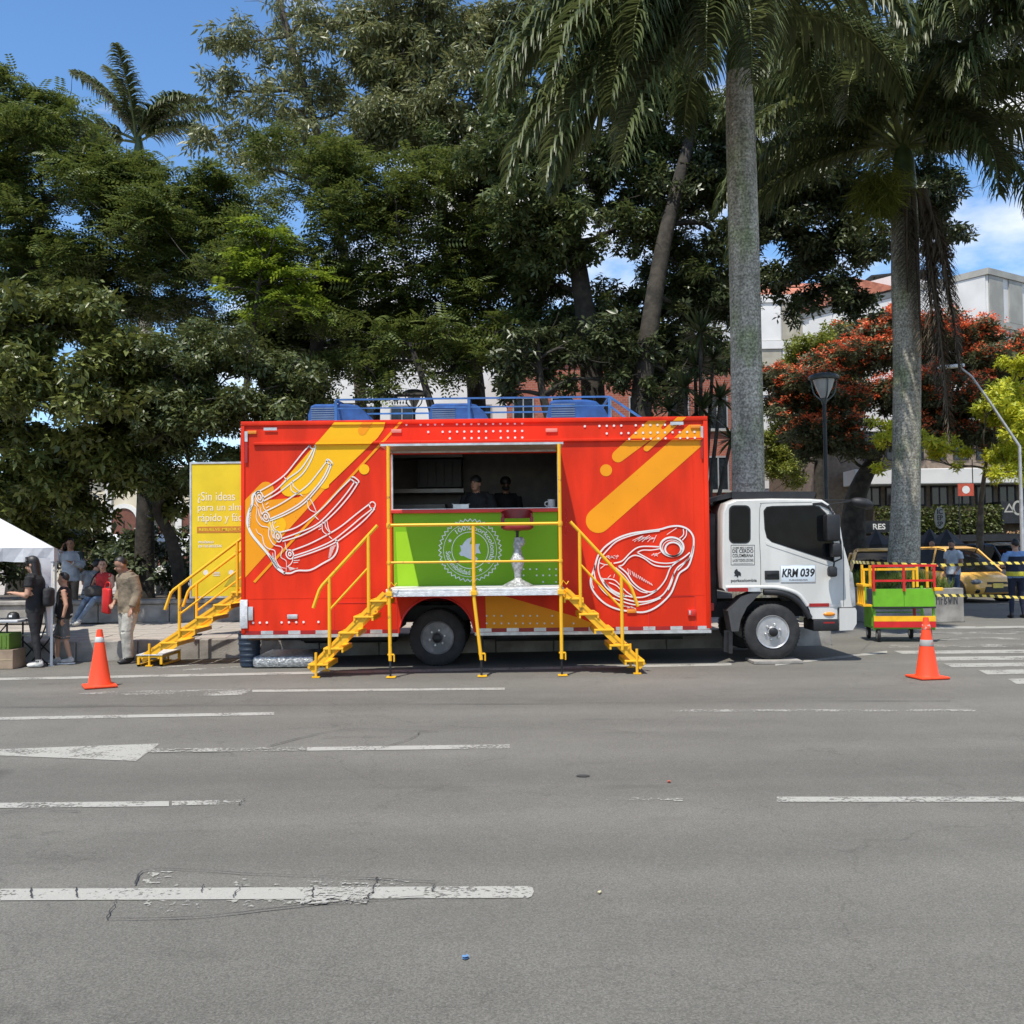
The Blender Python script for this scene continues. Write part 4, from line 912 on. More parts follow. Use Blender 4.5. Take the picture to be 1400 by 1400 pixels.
def tape(pts, label):
    P = crom(pts, 10); mb = MB(); n = len(P); h = .026
    rr = random.Random(5)
    vs = []; 
    for i,p in enumerate(P):
        tw = math.sin(i*.45)*.5; d = Vector((0,math.sin(tw),math.cos(tw)))*h
        vs += [p+d, p-d]
    mb.add(vs, [(2*i,2*i+1,2*i+3,2*i+2) for i in range(n-1)])
    mb.add([v+Vector((0,.002,0)) for v in vs], [(2*i,2*i+2,2*i+3,2*i+1) for i in range(n-1)])
    return tag(mb.build('barrier_tape', m_tape), label, 'tape', 'hazard tapes closing the crossing')
tape([at(1163,768,15.2),at(1200,770,17.9),at(1290,772.5,18.6),at(1360,770,19.2),at(1450,770,20)],'black and yellow hazard tape strung from the cab front past the palm trunk')
tape([at(1276,814,17.4),at(1340,814.5,18.4),at(1400,817,19.2),at(1450,818,20)],'black and yellow hazard tape tied low from the vendor cart')

# ================================================================== THINGS UNDER AND BEHIND THE TRUCK
pk = MB().box((gx(1021,14.6),14.3,.004),(gx(1087,14.6),14.85,.045),.006).build('wheel_plank', m_conc); tag(pk,'flat grey plank lying under the front wheel of the white cab','plank')
mt_ = MB(); xa,xb = gx(349,14.7),gx(432,14.7)
mt_.box((xa,14.5,.006),(xb,15.6,.17),.05); tag(mt_.build('wrapped_mattress', m_film, None, 40),'flat bundle wrapped in silver film lying under the truck tail','bundle')
tb = thing('blue_tub','dark blue perforated plastic tub standing at the rear corner of the truck','tub',(gx(341,14.75),14.75,0))
m_tub = mat('tub_blue',(0.02,0.035,0.06),0.5)
MB().lathe([(.1,0),(.13,.02),(.16,.47),(.17,.48),(.17,.5),(.15,.5),(.12,.03),(.001,.025)],(0,0,0),'z',20).build('tub_wall', m_tub, tb, 40)
for i in range(5): MB().lathe([(.135+.006*i,.08+i*.08),(.142+.006*i,.085+i*.08),(.142+.006*i,.105+i*.08),(.137+.006*i,.11+i*.08)],(0,0,0),'z',20).build('rib', m_tub, tb, 40)
# yellow advertising banner
BY = 16.6
ban = thing('advertising_banner','yellow advertising banner on legs reading Sin ideas behind the rear stairs','banner',(gx(262,BY),BY,PZ))
bw = gx(400,BY)-gx(262,BY); bz0 = zz(300,815,BY)-PZ; bz1 = zz(300,634,BY)-PZ
def B(px,py): p = at(px,py,BY); return (p.x-gx(262,BY), p.z-PZ)
m_by = mat('banner_yellow',(0.74,0.58,0.03),0.5,var=.07,spec=.2,scale=2)
bp_ = MB().box((0,.0,bz0),(bw,.03,bz1)).build('panel', m_by, ban)
MB().box((-.03,-.01,bz0-.03),(-.001,.04,bz1+.03)).box((bw+.001,-.01,bz0-.03),(bw+.03,.04,bz1+.03)).box((-.0005,-.01,bz1+.001),(bw,.04,bz1+.03)).box((-.0005,-.01,bz0-.03),(bw,.04,bz0-.001)).build('frame', m_alu, ban)
for xx in (.06,bw-.06): MB().box((xx-.02,.005,0),(xx+.02,.035,bz0-.031)).box((xx-.03,-.25,0),(xx+.03,.28,.02)).build('leg', m_dark, ban)
CB = lambda x,y: B(255+x/7, 625+y/7)
tx = MB()
for body,x0,x1,y0,y1 in (('¿Sin ideas',108,465,440,330),('para un almuerzo',108,740,535,440),('rápido y fácil?',110,600,640,535)):
    a = CB(x0,y0); b = CB(x1,y1); add_text(tx,body,a[0],b[0],a[1],b[1],-.004,.0)
tx.build('headline_lettering', mat('banner_cream',(0.82,0.78,0.6),0.5,var=.03), ban)
a = CB(100,725); b = CB(790,658); ob = MB().box((a[0],-.004,a[1]),(b[0],-.001,b[1])).build('slogan_bar', mat('banner_orange',(0.52,0.2,0.02),0.5,var=.05), ban)
tx = MB(); a = CB(120,715); b = CB(780,672); add_text(tx,'RESUELVE MEJOR CON CERDO',a[0],b[0],a[1],b[1],-.006,.02); tx.build('slogan_lettering', m_by, ban)
tx = MB(); a = CB(115,825); b = CB(262,797); add_text(tx,'PRUÉBALO',a[0],b[0],a[1],b[1],-.004,.02); a = CB(115,865); b = CB(338,838); add_text(tx,'EN TUS RECETAS',a[0],b[0],a[1],b[1],-.004,.02)
for px_,py_ in ((185,1105),(430,1105)):
    for pts in (ell(px_,py_,26,26,0,12),): 
        q = [CB(*p) for p in pts]; tx.add([(p[0],-.004,p[1]) for p in q],[tuple(range(12))])
for i in range(3): a = CB(255,1100+i*15); b = CB(320,1106+i*15); tx.box((a[0],-.004,b[1]),(b[0],-.0035,a[1]))
tx.build('small_print', m_wvin, ban)
q = [CB(*p) for p in ((525,975),(560,900),(800,700),(800,1235),(360,1235),(450,1100))]; MB().prism(q,-.004,-.001).build('olive_wedge', mat('banner_olive',(0.42,0.38,0.03),0.5,var=.05), ban)

# ================================================================== MARKET TENT AND STALL
tent = thing('market_tent','white pop-up market tent with a fabric drape beside one pole','tent',(gx(73,15.2),15.2,0), R(23))
m_cloth = mat('white_canvas',(0.60,0.61,0.62),0.8,var=.06,scale=3,bump=.4,bscale=6)
ez = zz(73,749,15.2); pk_z = ez+.9; TW = 3.0
MB().add([(0,0,ez),(-TW,0,ez),(-TW,TW,ez),(0,TW,ez),(-TW/2,TW/2,pk_z)],[(0,1,4),(1,2,4),(2,3,4),(3,0,4)]).build('canopy', m_cloth, tent)
v = MB(); P = [(0.01,-.01),(-TW,-.01),(-TW,TW),(0.01,TW)]
for i in range(4):
    a = P[i]; b = P[(i+1)%4]; n = 22; vs = []
    for j in range(n+1):
        f = j/n; w_ = .02*math.sin(j*1.7); vs += [(a[0]+(b[0]-a[0])*f,a[1]+(b[1]-a[1])*f,ez+.005),(a[0]+(b[0]-a[0])*f+(w_ if i%2 else 0),a[1]+(b[1]-a[1])*f+(w_ if i%2==0 else 0),ez-.2-.012*math.sin(j*2.3))]
    v.add(vs,[(2*j,2*j+1,2*j+3,2*j+2) for j in range(n)])
v.build('valance', m_cloth, tent)
for xx,yy in ((-.02,.02),(-TW+.02,.02),(-TW+.02,TW-.02),(-.02,TW-.02)): MB().box((xx-.018,yy-.018,0.0),(xx+.018,yy+.018,ez-.01)).box((xx-.04,yy-.04,0),(xx+.04,yy+.04,.008)).build('pole', m_wvin, tent)
dr = MB(); vs = []
for j in range(13):
    f = j/12; w_ = .24*(1-f)**1.6+.05; vs += [(-.04-w_,-.005+.02*math.sin(j),ez-.15-f*1.15),(-.04-w_*.5,-.06+.02*math.cos(j*1.4),ez-.15-f*1.15),(-.035,.0,ez-.15-f*1.15)]
dr.add(vs,[(3*j+k,3*j+k+1,3*j+k+4,3*j+k+3) for j in range(12) for k in (0,1)]); dr.build('drape', m_cloth, tent, 60)
tbY = 15.1; tbx = gx(38,tbY)
tab = thing('folding_table','grey folding table under the white tent','table',(tbx,tbY,0)); tz = zz(20,846,tbY)
MB().box((-1.6,-.3,tz-.04),(0,.3,tz),.012).build('tabletop', mat('table_grey',(0.5,0.5,0.5),0.5), tab)
for xx in (-.18,-1.45):
    for yy in (-.24,.24): MB().tube([(xx,yy,0),(xx,yy,tz-.04)],.014,8).build('leg', m_dark, tab)
MB().tube([(-.18,-.22,tz-.05),(-.4,-.22,tz-.3)],.01,6).build('brace', m_dark, tab)
cb = thing('cardboard_box','brown cardboard box on the road under the folding table','box',(gx(6,15.0),14.98,0)); m_card = mat('cardboard',(0.30,0.22,0.15),0.85,var=.15)
MB().box((-.35,-.2,.003),(.24,.2,.28),.006).build('carton', m_card, cb); MB().box((-.34,-.203,.13),(.23,-.2005,.14)).build('tape_strip', mat('packing_tape',(0.45,0.36,0.22),0.3), cb)
cb = thing('plastic_crate','green plastic crate stacked on the cardboard box','crate',(gx(4,15.0),14.98,.283)); m_gc = mat('crate_green',(0.10,0.18,0.02),0.5)
for a,b in (((-.35,-.19,.0),(.2,.19,.02)),((-.35,-.19,.02),(.2,-.17,.23)),((-.35,.17,.02),(.2,.19,.23)),((-.35,-.17,.02),(-.33,.17,.23)),((.18,-.17,.02),(.2,.17,.23))): MB().box(a,b,.004).build('crate_wall', m_gc, cb)
for i in range(8): MB().box((-.32+i*.066,-.2,.03),(-.3+i*.066,-.1905,.2)).build('rib', m_gc, cb)
cp = thing('baseball_cap','black baseball cap with white emblem lying on the folding table','cap',(gx(21,15.05),15.0,tz)); 
MB().lathe([(.085,.0),(.088,.03),(.075,.08),(.045,.105),(.001,.112)],(0,0,0),'z',18).build('crown', m_blk, cp, 50); MB().box((-.17,-.07,0.0),(-.06,.07,.014),.006).build('brim', m_blk, cp, 50); MB().box((-.02,-.092,.035),(.025,-.084,.065)).build('emblem', m_wvin, cp)
ch_ = thing('plastic_chair','white folding chair with dark legs behind the woman in black','chair',(gx(53,15.5),15.5,0)); 
sz_ = .45
MB().box((-.24,-.2,sz_-.02),(.18,.2,sz_+.01),.012).build('seat', m_wvin, ch_, 40); MB().obox((.24,0,sz_+.28),.02,.4,.3,Matrix.Rotation(R(14),3,'Y'),.008).build('backrest', m_wvin, ch_, 40)
for yy in (-.19,.19):
    MB().tube([(.3,yy,sz_+.42),(.14,yy,sz_-.03),(-.2,yy,.0)],.012,8).build('leg', m_dark, ch_, 50); MB().tube([(-.2,yy,sz_-.03),(.24,yy,.0)],.012,8).build('leg', m_dark, ch_, 50)
# litter on the road
def litter(px,py,name,label,m,s=.05):
    g = gr(px,py); rr = random.Random(int(px)); n = 7
    P = [(g.x+s*math.cos(2*math.pi*i/n)*rr.uniform(.5,1.2), g.y+s*1.3*math.sin(2*math.pi*i/n)*rr.uniform(.5,1.2)) for i in range(n)]
    mb = MB().add([(p[0],p[1],.009+rr.uniform(0,.006)) for p in P]+[(g.x,g.y,.014)],[(i,(i+1)%n,n) for i in range(n)])
    mb.add([(p[0],p[1],.006) for p in P],[tuple(range(n))]); tag(mb.build(name, m), label, 'litter')
litter(637,1311,'paper_scrap','small crumpled blue wrapper lying on the asphalt',mat('litter_blue',(0.12,0.25,0.45),0.5),.016)
litter(820,1222,'paper_scrap','small pale yellow scrap lying beyond the end of the thick white line',mat('litter_yellow',(0.5,0.46,0.28),0.6),.012)
litter(915,1070,'paper_scrap','small red scrap lying on the asphalt',mat('litter_red',(0.45,0.12,0.08),0.6),.016)
tag(poly_sheet([(gr(797,1061.5).x+.05*math.cos(a),gr(797,1061.5).y+.04*math.sin(a)) for a in np.linspace(0,6.28,13)[:-1]],.006).build('tar_patch', m_crack),'small dark tar patch on the asphalt','patch')
# ================================================================== LAMPS
m_lamp = mat('lamp_grey',(0.10,0.12,0.12),0.45,metal=.4); m_lampp = mat('lamp_pole',(0.025,0.03,0.03),0.5,metal=.3)
def post_lamp(px, pytop, Y, zbase, label, sc=1.0):
    p = at(px,pytop,Y); t = thing('street_lamp', label, 'street lamp', (p.x,Y,zbase)); h = p.z-zbase; s = sc
    MB().lathe([(.1*s,0),(.1*s,.5),(.055*s,.55),(.045*s,h-.75*s)],(0,0,0),'z',14).build('pole', m_lampp, t, 40)
    MB().lathe([(.05*s,h-.75*s),(.07*s,h-.7*s),(.09*s,h-.62*s)],(0,0,0),'z',14).build('collar', m_lamp, t, 40)
    for a in (0,math.pi/2,math.pi,3*math.pi/2):
        c,s_ = math.cos(a),math.sin(a); MB().tube(crom([(.07*s*c,.07*s*s_,h-.66*s),(.24*s*c,.24*s*s_,h-.5*s),(.3*s*c,.3*s*s_,h-.25*s),(.3*s*c,.3*s*s_,h-.12*s)],4),.02*s,6).build('arm', m_lamp, t, 50)
    MB().lathe([(.36*s,h-.14*s),(.38*s,h-.1*s),(.33*s,h-.04*s),(.2*s,h),(.001,h+.01)],(0,0,0),'z',24).build('lamp_shade', m_lamp, t, 40)
    MB().lathe([(.08*s,h-.6*s),(.2*s,h-.35*s),(.26*s,h-.15*s)],(0,0,0),'z',16).build('diffuser', mat('lamp_glass',(0.5,0.5,0.48),0.15,var=.05), t, 40)
post_lamp(1126,511,25,0,'grey dome street lamp on a black pole before the red flowering tree',1.0)
post_lamp(566,533,27,PZ,'pale dome street lamp rising behind the roof air units',.75)
post_lamp(15,610,29,PZ,'flat topped street lamp in the dark foliage above the tent',.9)
gl = thing('street_lamp','white curved arm street light above the yellow leaved tree','street lamp',(gx(1398,30),30,0))
g0 = gx(1398,30); P = [at(1397,610,30),at(1350,545,30),at(1328,514,30),at(1312,502,30)]
MB().tube([(0,0,0),(0,0,P[0].z)]+[(p.x-g0,0,p.z) for p in P[1:]],[.07,.045,.035,.03,.028],10).build('pole', mat('galvanised',(0.5,0.5,0.5),0.5,metal=.4), gl, 50)
MB().obox((P[3].x-g0-.25,0,P[3].z+.02),.75,.2,.1,Matrix.Rotation(R(-4),3,'Y'),.03).build('lamp_head', m_wvin, gl, 40)

# ================================================================== PLANTER WITH GRAFFITI (palm stands in it)
PLX0, PLX1 = gx(1190,21.6), gx(1318,21.6)
plt = thing('concrete_planter','grey concrete planter with dark graffiti letters and grass on top','planter',((PLX0+PLX1)/2,21.6,0), R(4))
pwid = (PLX1-PLX0)/2
MB().box((-pwid,0,0),(pwid,.18,.72),.015).box((-pwid,.18,0),(-pwid+.18,3,.72),.01).box((pwid-.18,.18,0),(pwid,3,.72),.01).box((-pwid+.18,2.82,0),(pwid-.18,3,.72)).build('planter_wall', m_conc, plt)
MB().box((-pwid+.18,.18,.0),(pwid-.18,2.82,.62)).build('soil', m_soil, plt)
gg = MB(); graf = [[(0,0),(0,1)],[(0,1),(.3,.5),(.6,1)],[(.6,1),(.6,0)],[(1,0),(1,1)],[(1,1),(1.5,1)],[(1,.55),(1.4,.55)],[(1.8,0),(1.8,1),(2.3,.8),(1.9,.5),(2.3,.2),(1.8,0)],[(2.6,1),(2.75,0),(2.95,.7),(3.1,0),(3.3,1)],[(3.6,0),(3.6,1)],[(3.9,0),(3.9,1)],[(3.9,1),(4.5,0)],[(4.5,0),(4.5,1)]]
gx0, gz0 = at(1284,833,21.5).x-(PLX0+PLX1)/2, .38
for pts in graf: stroke(gg, pts, .022, lambda x,y: (gx0+x*.1, gz0+y*.19), -.004, k=2)
gg.build('graffiti', mat('spray_paint',(0.05,0.05,0.055),0.7), plt)
m_grass = leaf_mat('grass_blade',(0.05,0.09,0.015),(0.16,0.2,0.03),.6,.2)
n = 5200; px_ = rng.uniform(-pwid+.15,pwid-.12,n); py_ = rng.uniform(.12,2.85,n); hh = rng.uniform(.12,.3,n); zb_ = .6+.28*np.exp(-((px_-.1)**2)/.5)*(py_>.2)
ang = rng.uniform(0,6.28,n); w_ = .012; lean = rng.normal(0,.07,(n,2))
Vg = np.stack([np.stack([px_-w_*np.cos(ang),py_-w_*np.sin(ang),zb_],1),np.stack([px_+w_*np.cos(ang),py_+w_*np.sin(ang),zb_],1),np.stack([px_+lean[:,0],py_+lean[:,1],zb_+hh],1)],1).reshape(-1,3)
go = obj('grass', np_mesh('grass', Vg, np.arange(3*n).reshape(-1,3), m_grass), plt); go['kind'] = 'stuff'

# ================================================================== FENCE
FY = 29.5; fx0, fx1 = gx(128,FY), gx(268,FY)
fen = thing('iron_fence','black iron picket fence beyond the shady park bed','fence',(fx0,FY,PZ)); m_iron = mat('iron',(0.02,0.019,0.018),0.6)
fz0, fz1 = zz(200,780,FY)-PZ, zz(200,741,FY)-PZ; fw = fx1-fx0
for z_ in (fz0+.06,fz1-.14): MB().box((0,-.02,z_),(fw,.02,z_+.04)).build('rail', m_iron, fen)
pm = MB().box((-.012,-.012,0),(.012,.012,fz1-fz0-.06)).lathe([(.02,fz1-fz0-.06),(.001,fz1-fz0)],(0,0,0),'z',6).mesh('picket', m_iron)
for i in range(36): obj('picket', pm, fen, (i*fw/35,-.033,fz0))
for i in range(4): MB().box((i*fw/3-.05,.021,-.0),(i*fw/3+.05,.1,fz1)).build('fence_post', m_iron, fen)

# ================================================================== BUILDINGS
m_cream = mat('cream_stucco',(0.58,0.52,0.40),0.85,var=.1,scale=1.5); m_whtb = mat('white_render',(0.66,0.65,0.62),0.85,var=.08,scale=.6); m_grayb = mat('grey_concrete_panel',(0.36,0.35,0.31),0.9,var=.12,scale=1)
m_beige = mat('beige_panel',(0.38,0.35,0.28),0.9,var=.12,scale=1.5); m_roof = mat('clay_roof',(0.42,0.15,0.09),0.9,var=.25,scale=3,bump=.6,bscale=9); m_win = mat('window_glass',(0.02,0.025,0.03),0.1,var=.3); m_frame = mat('window_frame',(0.3,0.3,0.3),0.6)
def brick_mat(name, c1, c2, mortar, scale):
    m = bpy.data.materials.new(name); m.use_nodes = True; n = m.node_tree.nodes; l = m.node_tree.links
    t = n.new('ShaderNodeTexCoord'); mp = n.new('ShaderNodeMapping'); mp.inputs['Rotation'].default_value = (R(90),0,0)
    b = n.new('ShaderNodeTexBrick'); b.inputs['Scale'].default_value = scale; b.inputs['Color1'].default_value = (*c1,1); b.inputs['Color2'].default_value = (*c2,1); b.inputs['Mortar'].default_value = (*mortar,1); b.inputs['Mortar Size'].default_value = .015
    l.new(t.outputs['Object'],mp.inputs[0]); l.new(mp.outputs[0],b.inputs['Vector']); l.new(b.outputs[0],n['Principled BSDF'].inputs[0]); n['Principled BSDF'].inputs['Roughness'].default_value = .9
    return m
m_brick = brick_mat('red_brick',(0.36,0.10,0.055),(0.27,0.075,0.045),(0.3,0.24,0.2),2.2)
def building(name, label, px0, px1, pyt, Y, depth, m, zb=0.0, rz=0):
    x0,x1 = gx(px0,Y),gx(px1,Y); zt = zz((px0+px1)/2,pyt,Y)
    t = thing(name,label,'building',((x0+x1)/2,Y,zb),R(rz)); w = (x1-x0)/2
    MB().box((-w,0,0),(w,depth,zt-zb)).build('wall', m, t)
    return t, w, zt-zb
def window(t, x, z, w, h, y=0.0, m=None, sill=True):
    f = MB().box((x-w/2,y-.05,z),(x-w/2+.07,y-.001,z+h)).box((x+w/2-.07,y-.05,z),(x+w/2,y-.001,z+h)).box((x-w/2+.07,y-.05,z),(x+w/2-.07,y-.001,z+.07)).box((x-w/2+.07,y-.05,z+h-.07),(x+w/2-.07,y-.001,z+h)).box((x-.03,y-.045,z+.07),(x+.03,y-.001,z+h-.07)).build('window', m or m_frame, t)
    MB().box((x-w/2+.071,y-.02,z+.071),(x-.031,y-.003,z+h-.071)).build('pane', m_win, f); MB().box((x+.031,y-.02,z+.071),(x+w/2-.071,y-.003,z+h-.071)).build('pane', m_win, f)
    if sill: MB().box((x-w/2-.1,y-.15,z-.08),(x+w/2+.1,y-.002,z-.002)).build('sill', m_grayb, f)
# white block behind the centre trees
t,w,h = building('white_building','white rendered building with bluish windows glimpsed between the central trunks',360,697,452,55,12,m_whtb)
for i in range(6):
    for z_ in (2.0,5.2,8.0): window(t,-w+1.2+i*2.1,z_,1.3,1.5)
MB().box((-w-.2,-.3,h),(w+.2,12,h+.25)).build('roof', m_grayb, t)
# brick building
t,w,h = building('brick_building','red brick building with dark sash windows behind the truck roof',695,1012,488,50,14,m_brick)
for i in range(6):
    for z_ in (1.4,4.4,7.4): window(t,w-1.0-i*1.9,z_,1.05,1.7,m=m_frame)
MB().box((-w-.15,-.25,h),(w+.15,14,h+.3)).build('cornice', m_whtb, t)
# concrete slab block left of the drooping palm
t,w,h = building('concrete_block','pale concrete block with beige and white facade panels and clay roof',1010,1300,402,62,14,m_whtb)
rows = 6; ph = h/rows
for r_ in range(rows):
    MB().box((-w,-.18,h-r_*ph-.5),(w,-.002,h-r_*ph-.02)).build('floor_band', m_whtb, t)
    for c_ in range(9):
        pwd = 2*w/9; m = m_beige if (c_+r_)%2==0 else m_whtb
        MB().box((-w+c_*pwd+.04,-.1,h-(r_+1)*ph+.02),(-w+(c_+1)*pwd-.04,-.002,h-r_*ph-.52)).build('facade_panel', m, t)
rf = MB(); rf.add([(-w,.5,h),(w*.15,.5,h),(w*.15,7,h),(-w,7,h),(-w,3.5,h+1.6),(w*.15,3.5,h+1.6)],[(0,1,5,4),(2,3,4,5),(1,2,5),(3,0,4)]); rf.build('roof', m_roof, t)
MB().box((w*.35,.6,h),(w*.9,5,h+.15)).build('roof_deck', m_grayb, t)
for xx in (w*.38,w*.62,w*.88): MB().box((xx-.05,.65,h+.15),(xx+.05,.75,h+1.2)).build('canopy_post', m_dark, t)
MB().obox((w*.63,2.3,h+1.35),w*.6,4,.1,Matrix.Rotation(R(-5),3,'Y')).build('canopy_roof', m_dark, t); MB().box((w*.93,1,h),(w*1.0,3,h+1.6)).build('chimney', m_whtb, t)
# corner block on the right
x_c = gx(1361,52)
t = thing('corner_building','grey panelled concrete corner building with clay tiled roof beyond the red flowering tree','building',(x_c,52,0),R(34)); h = zz(1361,366,52)
MB().box((0,0,0),(9,12,h)).build('wall', m_whtb, t)
for r_ in range(6):
    ph = h/6; z1 = h-r_*ph
    MB().box((-.12,-.12,z1-.35),(9,-.002,z1-.02)).box((-.12,-.0015,z1-.35),(-.002,12,z1-.02)).build('floor_band', m_grayb, t)
    for c_ in range(5): MB().box((c_*1.8+.05,-.07,z1-ph+.02),(c_*1.8+1.3,-.002,z1-.37)).build('facade_panel', m_grayb, t)
    for c_ in range(5): 
        if r_ in (1,2,3) and c_ in (1,3):
            f = MB().box((-.07,1+c_*2.2,z1-ph+.6),(-.002,2.3+c_*2.2,z1-.6)).build('window', m_frame, t); MB().box((-.09,1.1+c_*2.2,z1-ph+.7),(-.0705,2.2+c_*2.2,z1-.7)).build('pane', m_win, f)
        else: MB().box((-.07,.1+c_*2.3,z1-ph+.02),(-.002,2.2+c_*2.3,z1-.37)).build('facade_panel', m_whtb, t)
MB().box((1,6,h),(4,10,h+1.2)).build('roof_house', m_whtb, t); MB().add([(-.3,5,h+.05),(5,5,h+.05),(5,12,h+.05),(-.3,12,h+.05),(-.3,8.5,h+1.5),(5,8.5,h+1.5)],[(0,1,5,4),(2,3,4,5),(1,2,5),(3,0,4)]).build('roof', m_roof, t)
# shop row
SYd = 46
t,w,h = building('shop_building','shaded shop building with white canopy band, hanging greenery and black shop signs',1130,1560,588,SYd,10,mat('brown_render',(0.22,0.17,0.13),.85,var=.15))
ox = t.location.x
lx = lambda px: gx(px,SYd-1.5)-ox; lz = lambda py: zz(1330,py,SYd-1.5)
MB().box((lx(1170),-1.6,lz(661)),(lx(1480),-.001,lz(640)),.03).build('canopy', m_whtb, t)
MB().box((lx(1200),-1.2,lz(728)),(lx(1372),-.001,lz(694))).build('plant_ledge', mat('ledge_brown',(0.10,0.075,0.05),.9), t)
MB().box((lx(1372),-1.4,lz(716)),(lx(1480),-.001,lz(686))).build('shop_sign', m_blk, t)
tx = MB(); stroke(tx,[(lx(1377),lz(700)),(lx(1383),lz(690)),(lx(1389),lz(700))],.12,lambda x,y:(x,y),-1.41,True,1); stroke(tx,[(lx(1395)+.2*math.cos(a),lz(695)+.28*math.sin(a)) for a in np.linspace(0,6.28,14)[:-1]],.09,lambda x,y:(x,y),-1.41,True,2); tx.build('sign_mark', m_grayb, t)
MB().box((lx(1180),-1.9,lz(740)),(lx(1480),-.001,lz(731))).build('awning', m_blk, t)
MB().box((lx(1180),-.1,0),(lx(1480),-.001,lz(742))).build('storefront', m_win, t)
for i in range(9): MB().box((lx(1190+i*30)-.08,-.18,0),(lx(1190+i*30)+.08,-.101,lz(742))).build('mullion', m_dark, t)
for i in range(8): window(t, lx(1210+i*32), lz(636)+.35, .7, 1.3, m=m_dark, sill=False)
for i in range(8): window(t, lx(1210+i*32), lz(692)+.1, .8, .95, m=m_dark, sill=False)
tx = MB(); a,b = lx(1370),lx(1400); add_text(tx,'Abo Zagot',a,b,lz(731),lz(726)-.02,-1.95,.0); tx.build('sign_lettering', mat('warm_sign',(0.8,0.45,0.2),.5), t)
ng = 2600; vx = rng.uniform(lx(1200),lx(1372),ng); vz = rng.uniform(lz(728),lz(692),ng); vy = -1.22-rng.uniform(0,.25,ng); a_ = rng.uniform(0,6.28,ng); s_ = .12
Vv = np.stack([np.stack([vx,vy,vz],1),np.stack([vx+s_*np.cos(a_),vy-.1,vz+s_*np.sin(a_)],1),np.stack([vx+s_*np.cos(a_+.7),vy-.02,vz+s_*np.sin(a_+.7)],1)],1).reshape(-1,3)
m_ivy = leaf_mat('ivy_leaf',(0.03,0.05,0.012),(0.12,0.14,0.03)); o = obj('hanging_greenery', np_mesh('hanging_greenery',Vv,np.arange(3*ng).reshape(-1,3),m_ivy), t); o['kind'] = 'stuff'
# small projecting signs
sg = thing('hanging_sign','upright oval white and black shop sign among the cafe parasols','sign',(gx(1286,40),40,0)); z0,z1 = zz(1286,722,40),zz(1286,694,40)
MB().tube([(0,.05,0),(0,.05,z0+.1)],.03,8).build('post', m_dark, sg); MB().prism([(.2*math.cos(a),(z0+z1)/2+.42*math.sin(a)) for a in np.linspace(0,6.283,25)[:-1]],-.05,.04).build('disc', m_grayb, sg); tx = MB()
for i,c_ in enumerate(('IC','EP','SP')): add_text(tx,c_,-.12,.1,(z0+z1)/2+.14-i*.24,(z0+z1)/2+.34-i*.24,-.055,.03)
tx.build('sign_lettering', m_blk, sg)
sg = thing('hanging_sign','square red and white sign hung under the white canopy','sign',(gx(1323,42),42,0)); z0,z1 = zz(1323,678,42),zz(1323,661,42)
MB().box((-.32,0,z0),(.32,.06,z1)).build('panel', mat('sign_red',(0.5,0.08,0.04),.5), sg); MB().lathe([(.16,-.004),(.16,-.001)],(0,0,(z0+z1)/2),'y',16).build('disc', m_wvin, sg); MB().tube([(.3,.03,z1),(.3,.03,z1+1)],.02,6).tube([(-.28,.03,0),(-.28,.03,z0)],.03,6).build('post', m_dark, sg)
sg = thing('shop_sign','black shop sign with white capital letters behind the dark tree','sign',(gx(1196,41),41,0)); z0,z1 = zz(1196,724,41),zz(1196,716,41)
MB().box((-1.1,0,z0-.12),(1.1,.08,z1+.12)).build('panel', m_blk, sg); tx = MB(); add_text(tx,'RES',-.05,.45,z0,z1,-.004,.02); tx.build('lettering', m_wvin, sg); MB().box((-1,.02,0),(-.95,.06,z0-.12)).box((.95,.02,0),(1,.06,z0-.12)).build('post', m_dark, sg)
# cafe parasols
def parasol(px, py, Y, rpx, label):
    p = at(px,py,Y); r_ = rpx*Y/1400; t = thing('cafe_parasol',label,'parasol',(p.x,Y,0),0,'black cafe parasols before the shops')
    MB().tube([(0,0,0),(0,0,p.z-.02)],.03,8).build('pole', m_dark, t); cn = MB(); n = 8
    cn.add([(r_*math.cos(2*math.pi*i/n),r_*math.sin(2*math.pi*i/n),p.z-.55) for i in range(n)]+[(0,0,p.z)]+[(r_*math.cos(2*math.pi*i/n),r_*math.sin(2*math.pi*i/n),p.z-.75) for i in range(n)],[(i,(i+1)%n,n) for i in range(n)]+[(i,(i+1)%n,n+1+(i+1)%n,n+1+i) for i in range(n)]); cn.build('canopy', m_blk, t)
    MB().lathe([(.25,0),(.25,.08),(.05,.1)],(0,0,0),'z',12).build('base', m_dark, t)
parasol(1271,722,38,20,'black cafe parasol beside the palm trunk'); parasol(1294,723,37,24,'black cafe parasol behind the man in the pale polo shirt'); parasol(1198,724,38,22,'black cafe parasol below the black shop sign with white capitals')
